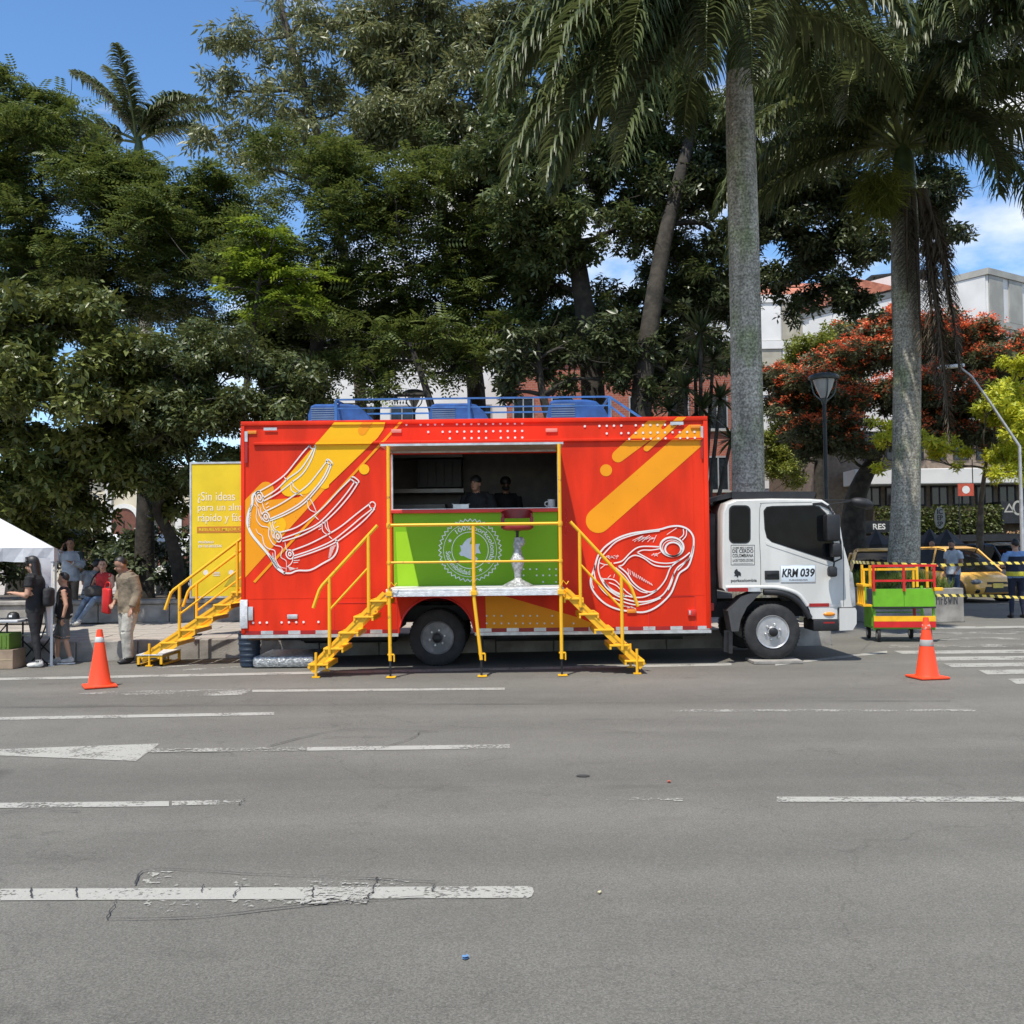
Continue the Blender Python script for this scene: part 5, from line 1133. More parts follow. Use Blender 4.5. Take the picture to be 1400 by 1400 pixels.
# arcade building at left
t,w,h = building('arcade_building','cream arcaded building with arched doorways beyond the iron fence',60,345,640,52,10,m_cream,PZ)
for px in (120,170,216,262,305):
    ax = gx(px,52)-t.location.x; r_ = .62; zc = zz(px,712,52)-PZ
    ap = [(ax-r_,0.0),(ax+r_,0.0)]+[(ax+r_*math.cos(a),zc+r_*math.sin(a)) for a in np.linspace(0,math.pi,12)]
    d_ = MB().prism(ap,-.06,-.002).build('door', mat('door_brown',(0.14,0.05,0.03),.6), t)
    ap2 = [(ax+(r_+.02)*math.cos(a),zc+(r_+.02)*math.sin(a)) for a in np.linspace(0,math.pi,14)]; am = MB()
    am.loft([[(x_,-.12,z_),(x_+(x_-ax)*.35,-.12,z_+(z_-zc)*.35),(x_+(x_-ax)*.35,-.003,z_+(z_-zc)*.35),(x_,-.003,z_)] for x_,z_ in ap2]); am.build('arch_moulding', m_whtb, d_)
    MB().box((ax-.03,-.075,0),(ax+.03,-.061,zc)).build('door_leaf_joint', m_dark, d_)
    MB().box((ax+r_+.3,-.15,0),(ax+r_+.62,-.003,h-.4)).build('pilaster', m_whtb, t)
MB().box((-w-.1,-.3,h-.39),(w+.1,-.003,h+.1)).build('cornice', m_whtb, t)
for px,label in ((233,'long white market awning beyond the iron fence'),(160,'white market awning behind the iron fence posts')):
    p = at(px,730,36); tt = thing('market_awning',label,'awning',(p.x,36,PZ)); hw = .9; zt = p.z-PZ
    MB().add([(-hw,0,zt-.45),(hw,0,zt-.45),(hw,1.6,zt-.45),(-hw,1.6,zt-.45),(-hw,.8,zt),(hw,.8,zt)],[(0,1,5,4),(2,3,4,5),(1,2,5),(3,0,4)]).build('canopy', m_cloth, tt)
    MB().box((-hw,-.01,zt-.75),(hw,-.002,zt-.45)).build('valance', m_cloth, tt)
    for xx in (-hw+.03,hw-.03):
        for yy in (.03,1.57): MB().box((xx-.02,yy-.02,0),(xx+.02,yy+.02,zt-.46)).build('pole', m_wvin, tt)
fl = at(124,711,24.5); ft = thing('hanging_flag','narrow red, white and blue flag hung in the dark branches','flag',(fl.x,24.5,fl.z)); 
for i,c_ in enumerate(((0.5,0.25,0.12),(0.6,0.08,0.05),(0.12,0.2,0.45))):
    za = .22-i*.17; MB().prism([(-.1+.04*i,za),(.1-.03*i,za),(.09-.03*(i+1),za-.165),(-.1+.04*(i+1),za-.165)],0,.01).build('stripe', mat('flag_%d'%i,c_,.7), ft)
MB().tube([(0,.005,.22),(0.05,.005,1.5)],.006,5).build('cord', m_dark, ft)

# ================================================================== CARS
def car(name, label, px, py, Y, heading, paint, L=3.6, Wd=1.62, Hh=1.5, plate_txt=None, taxi=False, grp=None):
    g = at(px,py,Y); t = thing(name,label,'car',(g.x,Y,0),heading,grp); hw = Wd/2; hl = L/2; belt = Hh*.6
    st_ = [(-hl,.36,.62,.80),(-hl+.06,.25,belt-.02,.94),(-hl+.5,.2,belt,1),(-.3,.18,belt-.02,1),(hl*.35,.18,belt-.05,1),(hl*.55,.19,belt-.06,.99),(hl-.35,.22,belt-.2,.95),(hl-.08,.26,belt-.32,.85),(hl,.32,belt-.42,.72)]
    secs = []
    for x,zb,zt,wf in st_:
        w = hw*wf; secs.append([(x,-w*.88,zb),(x,-w,zb+.1),(x,-w*1.0,zb+(zt-zb)*.6),(x,-w*.95,zt-.06),(x,-w*.82,zt),(x,w*.82,zt),(x,w*.95,zt-.06),(x,w,zb+(zt-zb)*.6),(x,w,zb+.1),(x,w*.88,zb)])
    MB().loft(secs).build('body', paint, t, 40)
    gs = [(-hl+.12,belt-.04,belt-.03,.93),(-hl+.38,belt-.04,Hh-.1,.9),(-hl+.7,belt-.04,Hh-.02,.9),(0,belt-.05,Hh,.9),(hl*.22,belt-.06,Hh-.06,.9),(hl*.62,belt-.09,belt-.07,.93)]
    secs = []
    for x,zb,zt,wf in gs:
        w = hw*wf; k = (zt-zb)/(Hh-belt); wt = w-.17*k; secs.append([(x,-w,zb),(x,-wt,zt-.03*k),(x,-wt+.08,zt),(x,wt-.08,zt),(x,wt,zt-.03*k),(x,w,zb)])
    MB().loft(secs).build('window_glass', m_glass, t, 35)
    rf_ = []
    for x,zb,zt,wf in gs[1:5]:
        w = hw*wf; k = (zt-zb)/(Hh-belt); wt = w-.17*k; rf_.append([(x,-wt-.012,zt-.06),(x,-wt+.05,zt+.014),(x,wt-.05,zt+.014),(x,wt+.012,zt-.06),(x,wt-.05,zt-.05),(x,-wt+.05,zt-.05)])
    MB().loft(rf_).build('roof', paint, t, 40)
    for s_ in (-1,1):
        def gp_(i, top):
            x,zb,zt,wf = gs[i]; w = hw*wf; k = (zt-zb)/(Hh-belt); wt = w-.17*k
            return Vector((x,s_*((wt if top else w)+.006),(zt-.03*k) if top else zb))
        MB().tube([gp_(4,True),gp_(5,False)],.035,6).build('pillar', paint, t, 60); MB().tube([gp_(3,True),gp_(3,False)],.035,6).build('pillar', paint, t, 60); MB().tube([gp_(1,True),gp_(0,False)],.06,6).build('pillar', paint, t, 60)
        mr = MB().sphere((hl*.42,s_*(hw+.1),belt+.06),(.06,.1,.075),10,8).build('mirror', paint, t, 60)
        h_ = MB().sphere((hl-.16,s_*hw*.7,belt-.36),(.14,.17,.085),12,8,Matrix.Rotation(s_*-.35,3,'Z')).build('headlight', mat('headlamp',(0.25,0.27,0.28),0.08,var=.4), t, 60)
        MB().sphere((hl-.09,s_*hw*.62,belt-.37),(.06,.07,.05),10,6).build('bulb', m_alu, h_, 60)
        for wx in (-hl+.65,hl-.7):
            wh = MB().lathe([(.17,-.09),(.25,-.1),(.295,-.07),(.3,0),(.295,.07),(.25,.1),(.17,.09)],(wx,s_*(hw-.11),.3),'y',22).build('wheel', m_rub, t, 40); MB().lathe([(.18,-.1),(.12,-.115),(.001,-.12)],(wx,s_*(hw-.11),.3),'y',16).lathe([(.18,.1),(.12,.115),(.001,.12)],(wx,s_*(hw-.11),.3),'y',16).build('rim', m_rimw, wh, 40)
            MB().lathe([(.36,-.02),(.36,.022)],(wx,s_*(hw-.012),.32),'y',20).build('wheel_arch', m_blk, t)
    MB().prism([(-hw*.42,belt-.42),(hw*.42,belt-.42),(hw*.38,belt-.36),(-hw*.38,belt-.36)],hl-.06,hl+.015,to=lambda x,z,y:(y,x,z)).build('grille', m_blk, t)
    MB().prism([(-hw*.55,.30),(hw*.55,.30),(hw*.48,belt-.49),(-hw*.48,belt-.49)],hl-.06,hl+.02,to=lambda x,z,y:(y,x,z)).build('air_intake', m_blk, t)
    for s_ in (-1,1): MB().sphere((hl-.1,s_*hw*.72,.36),(.09,.1,.09),8,6).build('fog_lamp', m_blk, t)
    MB().box((hl+.021,-.17,.42),(hl+.03,.17,.55)).build('number_plate', mat('plate_yellow',(0.75,0.55,0.1),.5) if not taxi else m_wvin, t)
    if taxi:
        MB().box((-.08,-.22,Hh+.02),(.08,.22,Hh+.12),.02).build('roof_sign', m_wvin, t)
    return t
m_taxi = mat('taxi_yellow',(0.82,0.45,0.10),0.3,var=.05,coat=.4); m_carb = mat('car_black',(0.012,0.013,0.015),0.2,var=.2,coat=.6); m_carw = mat('car_white',(0.7,0.7,0.7),0.3,coat=.4)
car('taxi','yellow taxi hatchback parked between the cab mirror and the palm trunk',1203,800,25.2,R(-106),m_taxi,Hh=1.56,taxi=False,grp='cars waiting beyond the crossing')
car('taxi','yellow taxi hatchback with dark grille behind the man in the pale polo shirt',1303,800,30.3,R(-74),m_taxi,Hh=1.58,taxi=False,grp='cars waiting beyond the crossing')
car('parked_car','black sport utility vehicle behind the yellow taxi and the standing officer',1371,790,32.5,R(-78),m_carb,L=4.4,Wd=1.85,Hh=1.66,grp='cars waiting beyond the crossing')
car('parked_car','white car with its roof showing behind the black vehicle',1392,780,37,R(-80),m_carw,L=4.2,Wd=1.75,Hh=1.68,grp='cars waiting beyond the crossing')
# ================================================================== TREES
def rotmats(n, rg, tilt=1.0):
    """random rotations: yaw free, tilt limited"""
    a = rg.uniform(0,2*np.pi,n); b = rg.normal(0,tilt,n); c = rg.normal(0,tilt,n)
    ca,sa,cb,sb,cc,sc = np.cos(a),np.sin(a),np.cos(b),np.sin(b),np.cos(c),np.sin(c); Z = np.zeros(n); O = np.ones(n)
    Rz = np.stack([np.stack([ca,-sa,Z],1),np.stack([sa,ca,Z],1),np.stack([Z,Z,O],1)],1)
    Rx = np.stack([np.stack([O,Z,Z],1),np.stack([Z,cb,-sb],1),np.stack([Z,sb,cb],1)],1)
    Ry = np.stack([np.stack([cc,Z,sc],1),np.stack([Z,O,Z],1),np.stack([-sc,Z,cc],1)],1)
    return Rz @ Rx @ Ry
def leaf_tpl(spec):
    """a sprig: list of leaves, each two triangles folded on the midrib. spec: (base, direction, length, width, curl)"""
    V = []; F = []
    for b,d,L,w,c in spec:
        b = np.array(b,float); d = np.array(d,float); d /= np.linalg.norm(d); up = np.array([0,0,1.0]); s = np.cross(d,up)
        s = s/np.linalg.norm(s) if np.linalg.norm(s) > 1e-3 else np.array([1.0,0,0]); nn = np.cross(s,d); o = len(V)
        V += [b, b+d*L*.45+s*w/2-nn*c*L*.2, b+d*L-nn*c*L, b+d*L*.45-s*w/2-nn*c*L*.2]; F += [(o,o+1,o+2),(o,o+2,o+3)]
    return np.array(V), np.array(F)
rgl = np.random.default_rng(5)
def tpl_broad(n=8, L=.15, w=.06, droop=.25):
    sp = []
    for i in range(n):
        a = i*2.4; h = .02*i
        sp.append(((.02*math.cos(a),.02*math.sin(a),h-.06), (math.cos(a),math.sin(a),rgl.uniform(-.5,.6)-droop), L*rgl.uniform(.75,1.15), w*rgl.uniform(.8,1.2), rgl.uniform(.05,.35)))
    return leaf_tpl(sp)
def tpl_pinnate(pairs=6, step=.075, L=.14, w=.052, arch=.25):
    sp = []; N = pairs*step
    for i in range(pairs):
        t = i/pairs; x = i*step; z = -arch*N*t*t
        for s in (-1,1): sp.append(((x,0,z),(.35,s,-.12),L*(1-.45*abs(t-.4)),w,.15))
    return leaf_tpl(sp)
def tpl_hang(n=9, L=.17, w=.045):
    sp = []
    for i in range(n):
        a = i*2.4; sp.append(((.05*math.cos(a),.05*math.sin(a),-.03*i+.1),(math.cos(a)*.7,math.sin(a)*.7,-.75),L*rgl.uniform(.8,1.2),w,.1))
    return leaf_tpl(sp)
TPL = {'broad': tpl_broad(8,.165,.07), 'fine': tpl_broad(9,.115,.05,.1), 'finefar': tpl_broad(9,.16,.07,.1), 'pinn': tpl_pinnate(), 'mid': tpl_broad(9,.19,.07,.3), 'hang': tpl_hang(9,.2,.056), 'flower': tpl_broad(5,.11,.055,-.5), 'tuft': tpl_broad(9,.17,.06,.0), 'strand': tpl_hang(9,.42,.014)}
def scatter(tpl, pos, rg, tilt, smin=.6, smax=1.4):
    V,F = TPL[tpl]; n = len(pos); Rm = rotmats(n,rg,tilt); s = rg.uniform(smin,smax,(n,1,1))
    VV = np.einsum('nij,vj->nvi',Rm,V)*s + pos[:,None,:]; FF = F[None]+ (np.arange(n)*len(V))[:,None,None]
    return VV.reshape(-1,3), FF.reshape(-1,3)
def clump_points(c, r, n, rg, flat=.72, sub=11):
    """points in lumpy clusters filling an ellipsoid, denser at the outside and on top"""
    d = rg.normal(0,1,(sub,3)); d /= np.linalg.norm(d,axis=1)[:,None]; rad = r*rg.uniform(.35,.95,(sub,1)); cen = d*rad; cen[:,2] = cen[:,2]*flat+r*.08
    k = rg.integers(0,sub,n); q = rg.normal(0,1,(n,3)); q /= np.linalg.norm(q,axis=1)[:,None]; q *= (r*.42*rg.uniform(.25,1,(n,1))**.5); q[:,2] *= .6
    return cen[k]+q+np.array(c)[None]
def limb(mb, a, b, r0, r1, rg, bend=.12, n=6, k=7):
    a = np.array(a); b = np.array(b); L = np.linalg.norm(b-a); off = rg.normal(0,bend*L,3); off2 = rg.normal(0,bend*L*.5,3); P = []; Q = []
    for i in range(n+1):
        t = i/n; P.append(a+(b-a)*t+off*math.sin(math.pi*t)*.6+off2*math.sin(2*math.pi*t)*.5+np.array([0,0,.1*L*math.sin(math.pi*t)*.4])); Q.append(r0+(r1-r0)*t)
    mb.tube([Vector(p) for p in P], Q, k); return P
def tree(name, label, trunk, clumps, tpl, lm, dens, seed, tilt=.6, r0=.25, bark=None, flat=.72, zb=0.3, extra=None, twigs=5, sub=11, grp='trees filling the park behind the truck', gap=0.0, fill=True):
    """trunk: list of (px,py,Y) from the foot up; clumps: (px,py,Y,radius px)"""
    rg = np.random.default_rng(seed); T = [np.array(at(*p)) for p in trunk]; T[0][2] = zb
    t = thing(name, label, 'tree', T[0].tolist(), 0, grp); o = T[0]; T = [p-o for p in T]
    mb = MB(); P = crom([Vector(p) for p in T],5); n = len(P); rad = [r0*(1-.62*i/(n-1))*(1.25 if i == 0 else 1) for i in range(n)]
    mb.tube(P, rad, 12)
    pos = []; todo = []
    if fill and len(clumps) > 5:
        cl0 = list(clumps)
        for i,(px,py,Y,rp) in enumerate(cl0):
            nb = sorted(cl0, key=lambda q: (q[0]-px)**2+(q[1]-py)**2)[1+i%3]
            clumps = clumps+[((px+nb[0])/2+rg.normal(0,6),(py+nb[1])/2+rg.normal(0,6),(Y+nb[2])/2+.7,(rp+nb[3])*.47)]
    for (px,py,Y,rp) in clumps:
        c = np.array(at(px,py,Y))-o; r = rp*Y/1400; m = int(dens*r*r*(1-gap))
        pos.append(clump_points(c,r*1.06,max(int(m*.92),8),rg,flat,sub))
        todo.append((c,r))
    nodes = [(np.array(P[i]),rad[i],0) for i in range(max(1,n//3),n)]
    todo.sort(key=lambda q: min(np.linalg.norm(q[0]-p) for p,_,_ in nodes))
    for c,r in todo:
        p,rr0,dep = min(nodes, key=lambda q: np.linalg.norm(q[0]-c)+.6*max(0,q[0][2]-c[2])+.35*q[2]+(.5 if q[1] < .03 else 0))
        r1 = max(.02,min(rr0*.62,.03+.03*np.linalg.norm(c-p))); lp = limb(mb, p, c, r1, max(.014,r1*.5), rg, .13, 5, 6)
        for q in (2,4): nodes.append((np.array(lp[q]),r1*(.85 if q == 2 else .65),dep+1))
        nodes.append((c,r1*.5,dep+1))
        for j in range(twigs):
            e = c+rg.normal(0,1,3)*r*np.array([.55,.55,.4]); limb(mb, lp[-1-(j%3)], e, .018, .005, rg, .15, 3, 4)
    mb.build('trunk', bark or m_barkd, t, 60)
    pos = np.concatenate(pos); V,F = scatter(tpl,pos,rg,tilt)
    me = np_mesh('crown',V,F,lm); obj('crown', me, t)
    if extra: extra(t, pos, rg)
    return t
lm_gloss = leaf_mat('leaf_glossy',(0.052,0.071,0.019),(0.167,0.188,0.044),.36,.15,.35)
lm_fine = leaf_mat('leaf_fine',(0.039,0.059,0.018),(0.116,0.135,0.037),.45,.2)
lm_feath = leaf_mat('leaf_feathery',(0.045,0.073,0.018),(0.129,0.165,0.033),.5,.3)
lm_pale = leaf_mat('leaf_pale',(0.077,0.100,0.037),(0.219,0.223,0.088),.4,.25)
lm_mid = leaf_mat('leaf_mid',(0.045,0.071,0.022),(0.129,0.159,0.051),.42,.22)
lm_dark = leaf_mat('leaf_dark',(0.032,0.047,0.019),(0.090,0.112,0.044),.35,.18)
lm_yel = leaf_mat('leaf_yellow',(0.27,0.33,0.03),(0.58,0.58,0.04),.5,.35)
lm_olive = leaf_mat('leaf_olive',(0.11,0.14,0.02),(0.24,0.26,0.04),.5,.25)
lm_euc = leaf_mat('leaf_greygreen',(0.058,0.071,0.037),(0.142,0.159,0.074),.5,.25)
lm_red = leaf_mat('flower_red',(0.62,0.1,0.035),(0.85,0.27,0.09),.5,.2)
lm_sunlit = leaf_mat('leaf_sunlit',(0.084,0.140,0.014),(0.224,0.308,0.028),.5,.35)  # sunlight on the sprays put into a brighter leaf colour

tree('broadleaf_tree','rounded tree with large glossy leaves above the white tent',[(60,800,22.5),(62,720,22.4),(70,600,22)],
  [(30,445,19.3,62),(112,428,19.6,58),(172,468,19.3,52),(40,540,18.8,72),(130,535,18.8,70),(190,550,19.8,45),(-10,500,19.3,60),(60,630,19.8,72),(150,625,19.8,60),(0,690,20.3,50),(100,690,20.8,50),(-40,600,19.8,60),(180,650,20.3,40),(20,720,21.5,40),(80,740,21.8,36),(230,690,21.5,30)],'broad',lm_gloss,440,1,.55,.2)
tree('small_leaved_tree','low spreading small-leaved tree beside the yellow banner',[(255,790,21.5),(235,740,21.3),(215,690,21),(260,640,20.8)],
  [(250,500,18.9,52),(330,488,19.2,52),(400,525,19.2,46),(290,560,18.7,64),(365,585,19.0,58),(225,590,19.2,52),(432,560,19.4,26),(300,640,19.4,50),(380,650,19.7,40),(215,660,19.9,42),(240,540,19.0,45)],'fine',lm_fine,760,2,.6,.16)
tree('feathery_tree','dark feathery-leaved tree rising behind the glossy rounded tree',[(25,790,27.5),(22,600,27.5),(30,400,27.5),(60,280,27.3)],
  [(60,205,27,74),(20,300,27,76),(130,265,27,84),(205,320,26,78),(120,365,27,78),(250,395,27,58),(-20,215,27,70),(12,120,27.5,38),(75,150,27.5,30),(180,230,27.5,50),(60,360,28,70),(190,430,28,60),(100,450,28,60),(290,460,27,50),(230,270,27,50),(-10,400,27,70)],'pinn',lm_feath,300,3,.35,.3)
tree('feathery_tree','broad feathery tree with several trunks behind the truck tail',[(455,780,26.5),(460,640,26.5),(430,520,26.5),(445,400,26.3)],
  [(300,270,26.5,70),(345,345,25.0,72),(420,235,26.5,80),(470,320,26.0,84),(545,265,26.0,84),(560,375,26.0,74),(450,405,26.0,68),(385,425,26.0,46),(630,320,26.0,74),(640,420,26.5,54),(520,450,27.0,46),(360,410,24.6,34),(330,380,24.5,30),(690,380,26.5,50),(600,470,27.5,40),(420,480,27.5,44),(310,340,27.0,60),(250,330,27.5,46),(480,470,27,40),(540,490,27,34),(400,470,27,40),(350,470,27,34)],'pinn',lm_feath,300,4,.35,.34)
MB_done = None
tree('slender_tree','tall open pale-leaved tree with bare twigs above the feathery trees',[(500,790,30.5),(490,500,30.5),(450,250,30.2),(395,50,30),(370,-40,30)],
  [(345,55,30,50),(425,85,30,60),(480,35,30,55),(390,150,30,60),(312,125,30,36),(465,150,30,66),(330,190,30,40),(285,110,30.4,20),(400,20,30,46),(300,50,30,26),(440,200,29.5,60),(370,230,29.5,60),(280,190,30,30)],'hang',lm_pale,210,5,.7,.2,m_bark,gap=.35,fill=False)
tree('tall_tree','tall pale-leaved tree with crooked limbs above the middle of the truck',[(650,790,29.5),(652,560,29.5),(640,470,29.5),(610,330,29.3),(585,100,29)],
  [(550,80,29,66),(605,30,29,58),(625,125,29,64),(560,170,28.5,64),(680,55,29,52),(640,200,28.5,60),(510,60,29.5,46),(520,180,28.5,54),(690,140,28.5,46),(700,10,29,40),(560,-10,29,50)],'hang',lm_pale,230,6,.7,.32,m_barkd)
tree('great_tree','great dark trunked tree with hanging leaves behind the serving hatch',[(820,790,25.5),(812,560,25.5),(800,430,25.5),(775,260,25.3),(760,60,25)],
  [(700,205,25.0,70),(735,285,24.6,64),(790,340,24.8,54),(850,50,25.0,60),(790,20,25.0,46),(860,180,26.0,66),(720,355,25.6,54),(880,320,26.0,60),(790,430,26.0,46),(710,440,26.5,40),(935,240,26.0,56),(925,370,26.0,46),(690,120,25.5,40),(830,260,26.5,50),(750,480,27.0,34),(670,470,27.0,36),(860,420,27.0,40),(900,110,26.0,56),(960,160,26.0,50),(740,200,25.5,44),(650,272,27.5,50),(605,215,28,46),(740,395,26.5,38),(690,310,27.2,44),(870,490,26.5,40),(720,500,27,36),(640,490,27.5,30),(830,480,27,36),(910,470,26.5,40)],'mid',lm_mid,330,7,.6,.36,m_barkd,gap=.15)
tree('leaning_tree','leaning tree with dark drooping boughs between the two big palms',[(872,790,24.5),(876,570,24.5),(888,450,24.6),(908,330,25),(935,220,25.6),(960,120,26)],
  [(1080,250,27.5,62),(1112,325,27.5,56),(1070,390,27.5,38),(1150,260,27.9,56),(1182,325,27.5,54),(1250,190,28.5,70),(1290,255,28.5,46),(1298,325,28.5,34),(1120,160,28.5,64),(1200,120,28.5,64),(1065,130,29.5,54),(1130,385,27.5,26),(1310,165,29.0,40),(1160,60,29.0,60),(1080,60,29.5,56),(1240,60,29.5,56),(1060,310,28.0,36),(980,330,26.0,46),(960,260,26.5,50),(1020,200,27.0,50),(1230,280,28.5,44),(930,420,26.0,40),(1085,430,27.5,22),(1310,60,30.5,50),(1150,410,27.5,18),(960,480,25.5,38),(920,530,25,34),(1000,420,26,40),(970,400,26,40),(900,270,25.5,46),(1000,500,25,30),(1180,420,28,26)],'mid',lm_dark,330,8,.6,.3,m_barkd,gap=.1)
tree('sunlit_sprays','feathery sprays coloured bright as if sunlit, in front of the dark feathery crowns',[(330,790,23.6),(335,560,23.6),(350,420,23.6),(360,360,23.5)],  # separate tree added to carry the sunlit boughs' painted brightness
  [(345,308,23.4,20),(378,318,23.4,18),(330,350,23.4,22),(365,365,23.4,24),(405,372,23.4,22),(440,378,23.4,16),(385,410,23.5,22),(420,420,23.5,20),(310,400,23.5,18),(345,430,23.6,22)],'pinn',lm_sunlit,300,12,.3,.1,m_barkd)
tree('park_tree','low boughed dark tree closing the view above the second roof air unit',[(600,790,24.5),(606,640,24.5),(585,540,24.5),(560,470,24.6)],
  [(500,500,24.4,34),(545,470,24.6,40),(600,460,24.8,38),(470,450,25,36),(650,500,25,30),(440,500,24.8,30),(520,540,24.4,24),(590,515,24.6,24),(690,450,25.5,36),(420,540,25,20)],'pinn',lm_feath,270,13,.45,.15,m_barkd)
tree('park_tree','low boughed dark tree closing the view above the third roof air unit',[(770,790,24.2),(765,640,24.2),(742,540,24.2),(735,470,24.2)],
  [(700,500,24,30),(735,470,24.2,38),(790,485,24.2,36),(840,460,24.4,38),(850,520,24.2,26),(770,530,24.2,24),(690,540,24.4,18),(880,480,24.6,34),(900,540,24.4,26)],'mid',lm_dark,270,14,.5,.16,m_barkd)
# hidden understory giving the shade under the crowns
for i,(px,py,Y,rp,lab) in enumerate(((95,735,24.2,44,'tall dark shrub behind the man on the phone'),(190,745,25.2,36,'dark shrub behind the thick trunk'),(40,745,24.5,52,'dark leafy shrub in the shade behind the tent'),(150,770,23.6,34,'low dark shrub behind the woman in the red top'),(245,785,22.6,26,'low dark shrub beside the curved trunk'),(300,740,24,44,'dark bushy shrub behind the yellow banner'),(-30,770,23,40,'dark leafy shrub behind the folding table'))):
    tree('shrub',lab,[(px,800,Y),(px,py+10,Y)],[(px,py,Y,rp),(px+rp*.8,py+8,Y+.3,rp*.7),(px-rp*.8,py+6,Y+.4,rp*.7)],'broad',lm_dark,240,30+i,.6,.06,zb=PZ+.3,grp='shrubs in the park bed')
for i,(px,Y,top,lean,lab) in enumerate(((196,24,560,8,'thick dark tree trunk behind the seated people'),(420,28,470,-12,'slim dark trunk between the two feathery crowns'),(508,28.5,470,10,'slim dark trunk behind the first roof air unit'),(905,27,400,40,'mossy dark trunk behind the roof rack end'))):
    tree('tree',lab,[(px,790,Y),(px+lean*.5,640,Y),(px+lean,top,Y)],[(px+lean-30,top-20,Y,46),(px+lean+40,top-10,Y+.4,46),(px+lean,top-50,Y+.6,50)],'pinn' if i else 'broad',lm_feath if i else lm_dark,300,50+i,.4,.26 if i in (0,3) else .17,zb=PZ)
def flowers(t, pos, rg):
    c = pos.mean(0); d = (pos-c)/pos.std(0); w = np.clip(.7+.3*d[:,2]-.35*d[:,1],.12,1.5)
    idx = np.where(rg.random(len(pos)) < .17*w)[0]
    q = np.repeat(pos[idx],3,0)+rg.normal(0,.13,(len(idx)*3,3))*np.array([1,1,.35])+np.array([0,-.15,.2]); V,F = scatter('flower',q,rg,.3,.8,1.35); o = obj('blossom', np_mesh('blossom',V,F,lm_red), t); o['kind'] = 'stuff'
tree('flowering_tree','wide dark tree covered in red blossom beside the concrete buildings',[(1170,795,36),(1168,690,36),(1200,620,36)],
  [(1100,530,35.5,44),(1150,500,35.5,48),(1205,485,36,46),(1260,475,36,44),(1310,480,36,44),(1355,500,36,44),(1090,575,35.5,36),(1145,560,35,42),(1200,545,35,42),(1260,535,35,46),(1310,540,35,44),(1370,560,35.5,44),(1110,620,35.5,30),(1170,615,35,34),(1290,590,35.5,40),(1075,545,35.5,24),(1400,520,36,40),(1390,600,36,34),(1180,455,36.5,34),(1230,448,36.5,36),(1290,448,36.5,36),(1340,462,36.5,36),(1385,480,36.5,36),(1060,520,36,30),(1235,600,34.6,36),(1340,600,34.8,38),(1150,590,34.6,34),(1100,590,34.6,30)],'finefar',lm_euc,330,9,.5,.55,m_barkd,flat=.6,zb=0,extra=flowers,grp='trees along the side street')
tree('round_tree','dome-shaped olive green tree behind the red flowering tree',[(1120,795,44),(1120,600,44)],
  [(1120,488,44,44),(1175,462,44,40),(1085,520,43.5,30),(1215,455,44,34),(1150,500,43.5,46),(1070,560,43.5,30),(1060,610,43,34),(1080,650,43,30)],'finefar',lm_olive,330,10,.5,.4,zb=0,grp='trees along the side street')
tree('yellow_leaved_tree','thin street tree with sparse bright yellow leaves beside the parked cars',[(1338,790,32.0),(1340,720,32.0),(1342,680,32.0),(1350,620,31.8)],
  [(1392,500,31.0,26),(1368,560,31.0,30),(1398,585,30.5,30),(1345,560,31.5,16),(1378,620,31.0,24),(1225,585,31.3,12),(1210,600,31.1,14),(1190,575,31.1,8),(1205,640,31.5,12),(1290,612,31.5,14),(1318,618,31.5,12),(1270,605,31.5,12),(1370,645,30.5,20),(1405,650,30.5,24),(1310,640,31.5,8)],'tuft',lm_yel,360,11,.6,.13,m_bark,zb=0,twigs=4,sub=6,grp='trees along the side street')

# ------------------------------------------------------------------ palms
lm_palm = leaf_mat('palm_leaflet',(0.045,0.065,0.022),(0.122,0.147,0.051),.4,.25,.35)
lm_palmd = leaf_mat('palm_leaflet_dead',(0.06,0.045,0.03),(0.18,0.14,0.095),.7,.1,.2)
def palm_bark():
    if 'palm_bark' in MATS: return MATS['palm_bark']
    m = mat('palm_bark',(0.27,0.25,0.21),.9,var=.3,scale=26,bump=.35,bscale=34,detail=10,col2=(0.58,0.55,0.47),fac=(.36,.68)); n = m.node_tree.nodes; l = m.node_tree.links; b = n['Principled BSDF']
    src = b.inputs['Base Color'].links[0].from_socket; t = n.new('ShaderNodeTexCoord')
    def layer(src, sc, scale, lo, hi, c0, c1, det=6):
        q = n.new('ShaderNodeMapping'); q.inputs['Scale'].default_value = sc; k = n.new('ShaderNodeTexNoise'); k.inputs['Scale'].default_value = scale; k.inputs['Detail'].default_value = det; l.new(t.outputs['Object'],q.inputs[0]); l.new(q.outputs[0],k.inputs['Vector'])
        r = n.new('ShaderNodeValToRGB'); r.color_ramp.elements[0].position = lo; r.color_ramp.elements[1].position = hi; r.color_ramp.elements[0].color = (*c0,1); r.color_ramp.elements[1].color = (*c1,1); l.new(k.outputs[0],r.inputs[0])
        x = n.new('ShaderNodeMix'); x.data_type = 'RGBA'; x.blend_type = 'MULTIPLY'; x.inputs['Factor'].default_value = 1; l.new(src,x.inputs['A']); l.new(r.outputs[0],x.inputs['B']); return x.outputs['Result']
    src = layer(src,(1,1,.16),5,.36,.66,(.62,.62,.58),(1.12,1.1,1.06)); src = layer(src,(.25,.25,7),2.2,.42,.5,(.84,.83,.8),(1,1,1),3); src = layer(src,(1,1,.5),1.4,.52,.66,(1,1,1),(.66,.8,.5))
    src = layer(src,(1,1,1),9,.6,.68,(1,1,1),(1.35,1.35,1.3)); l.new(src,b.inputs['Base Color']); return m
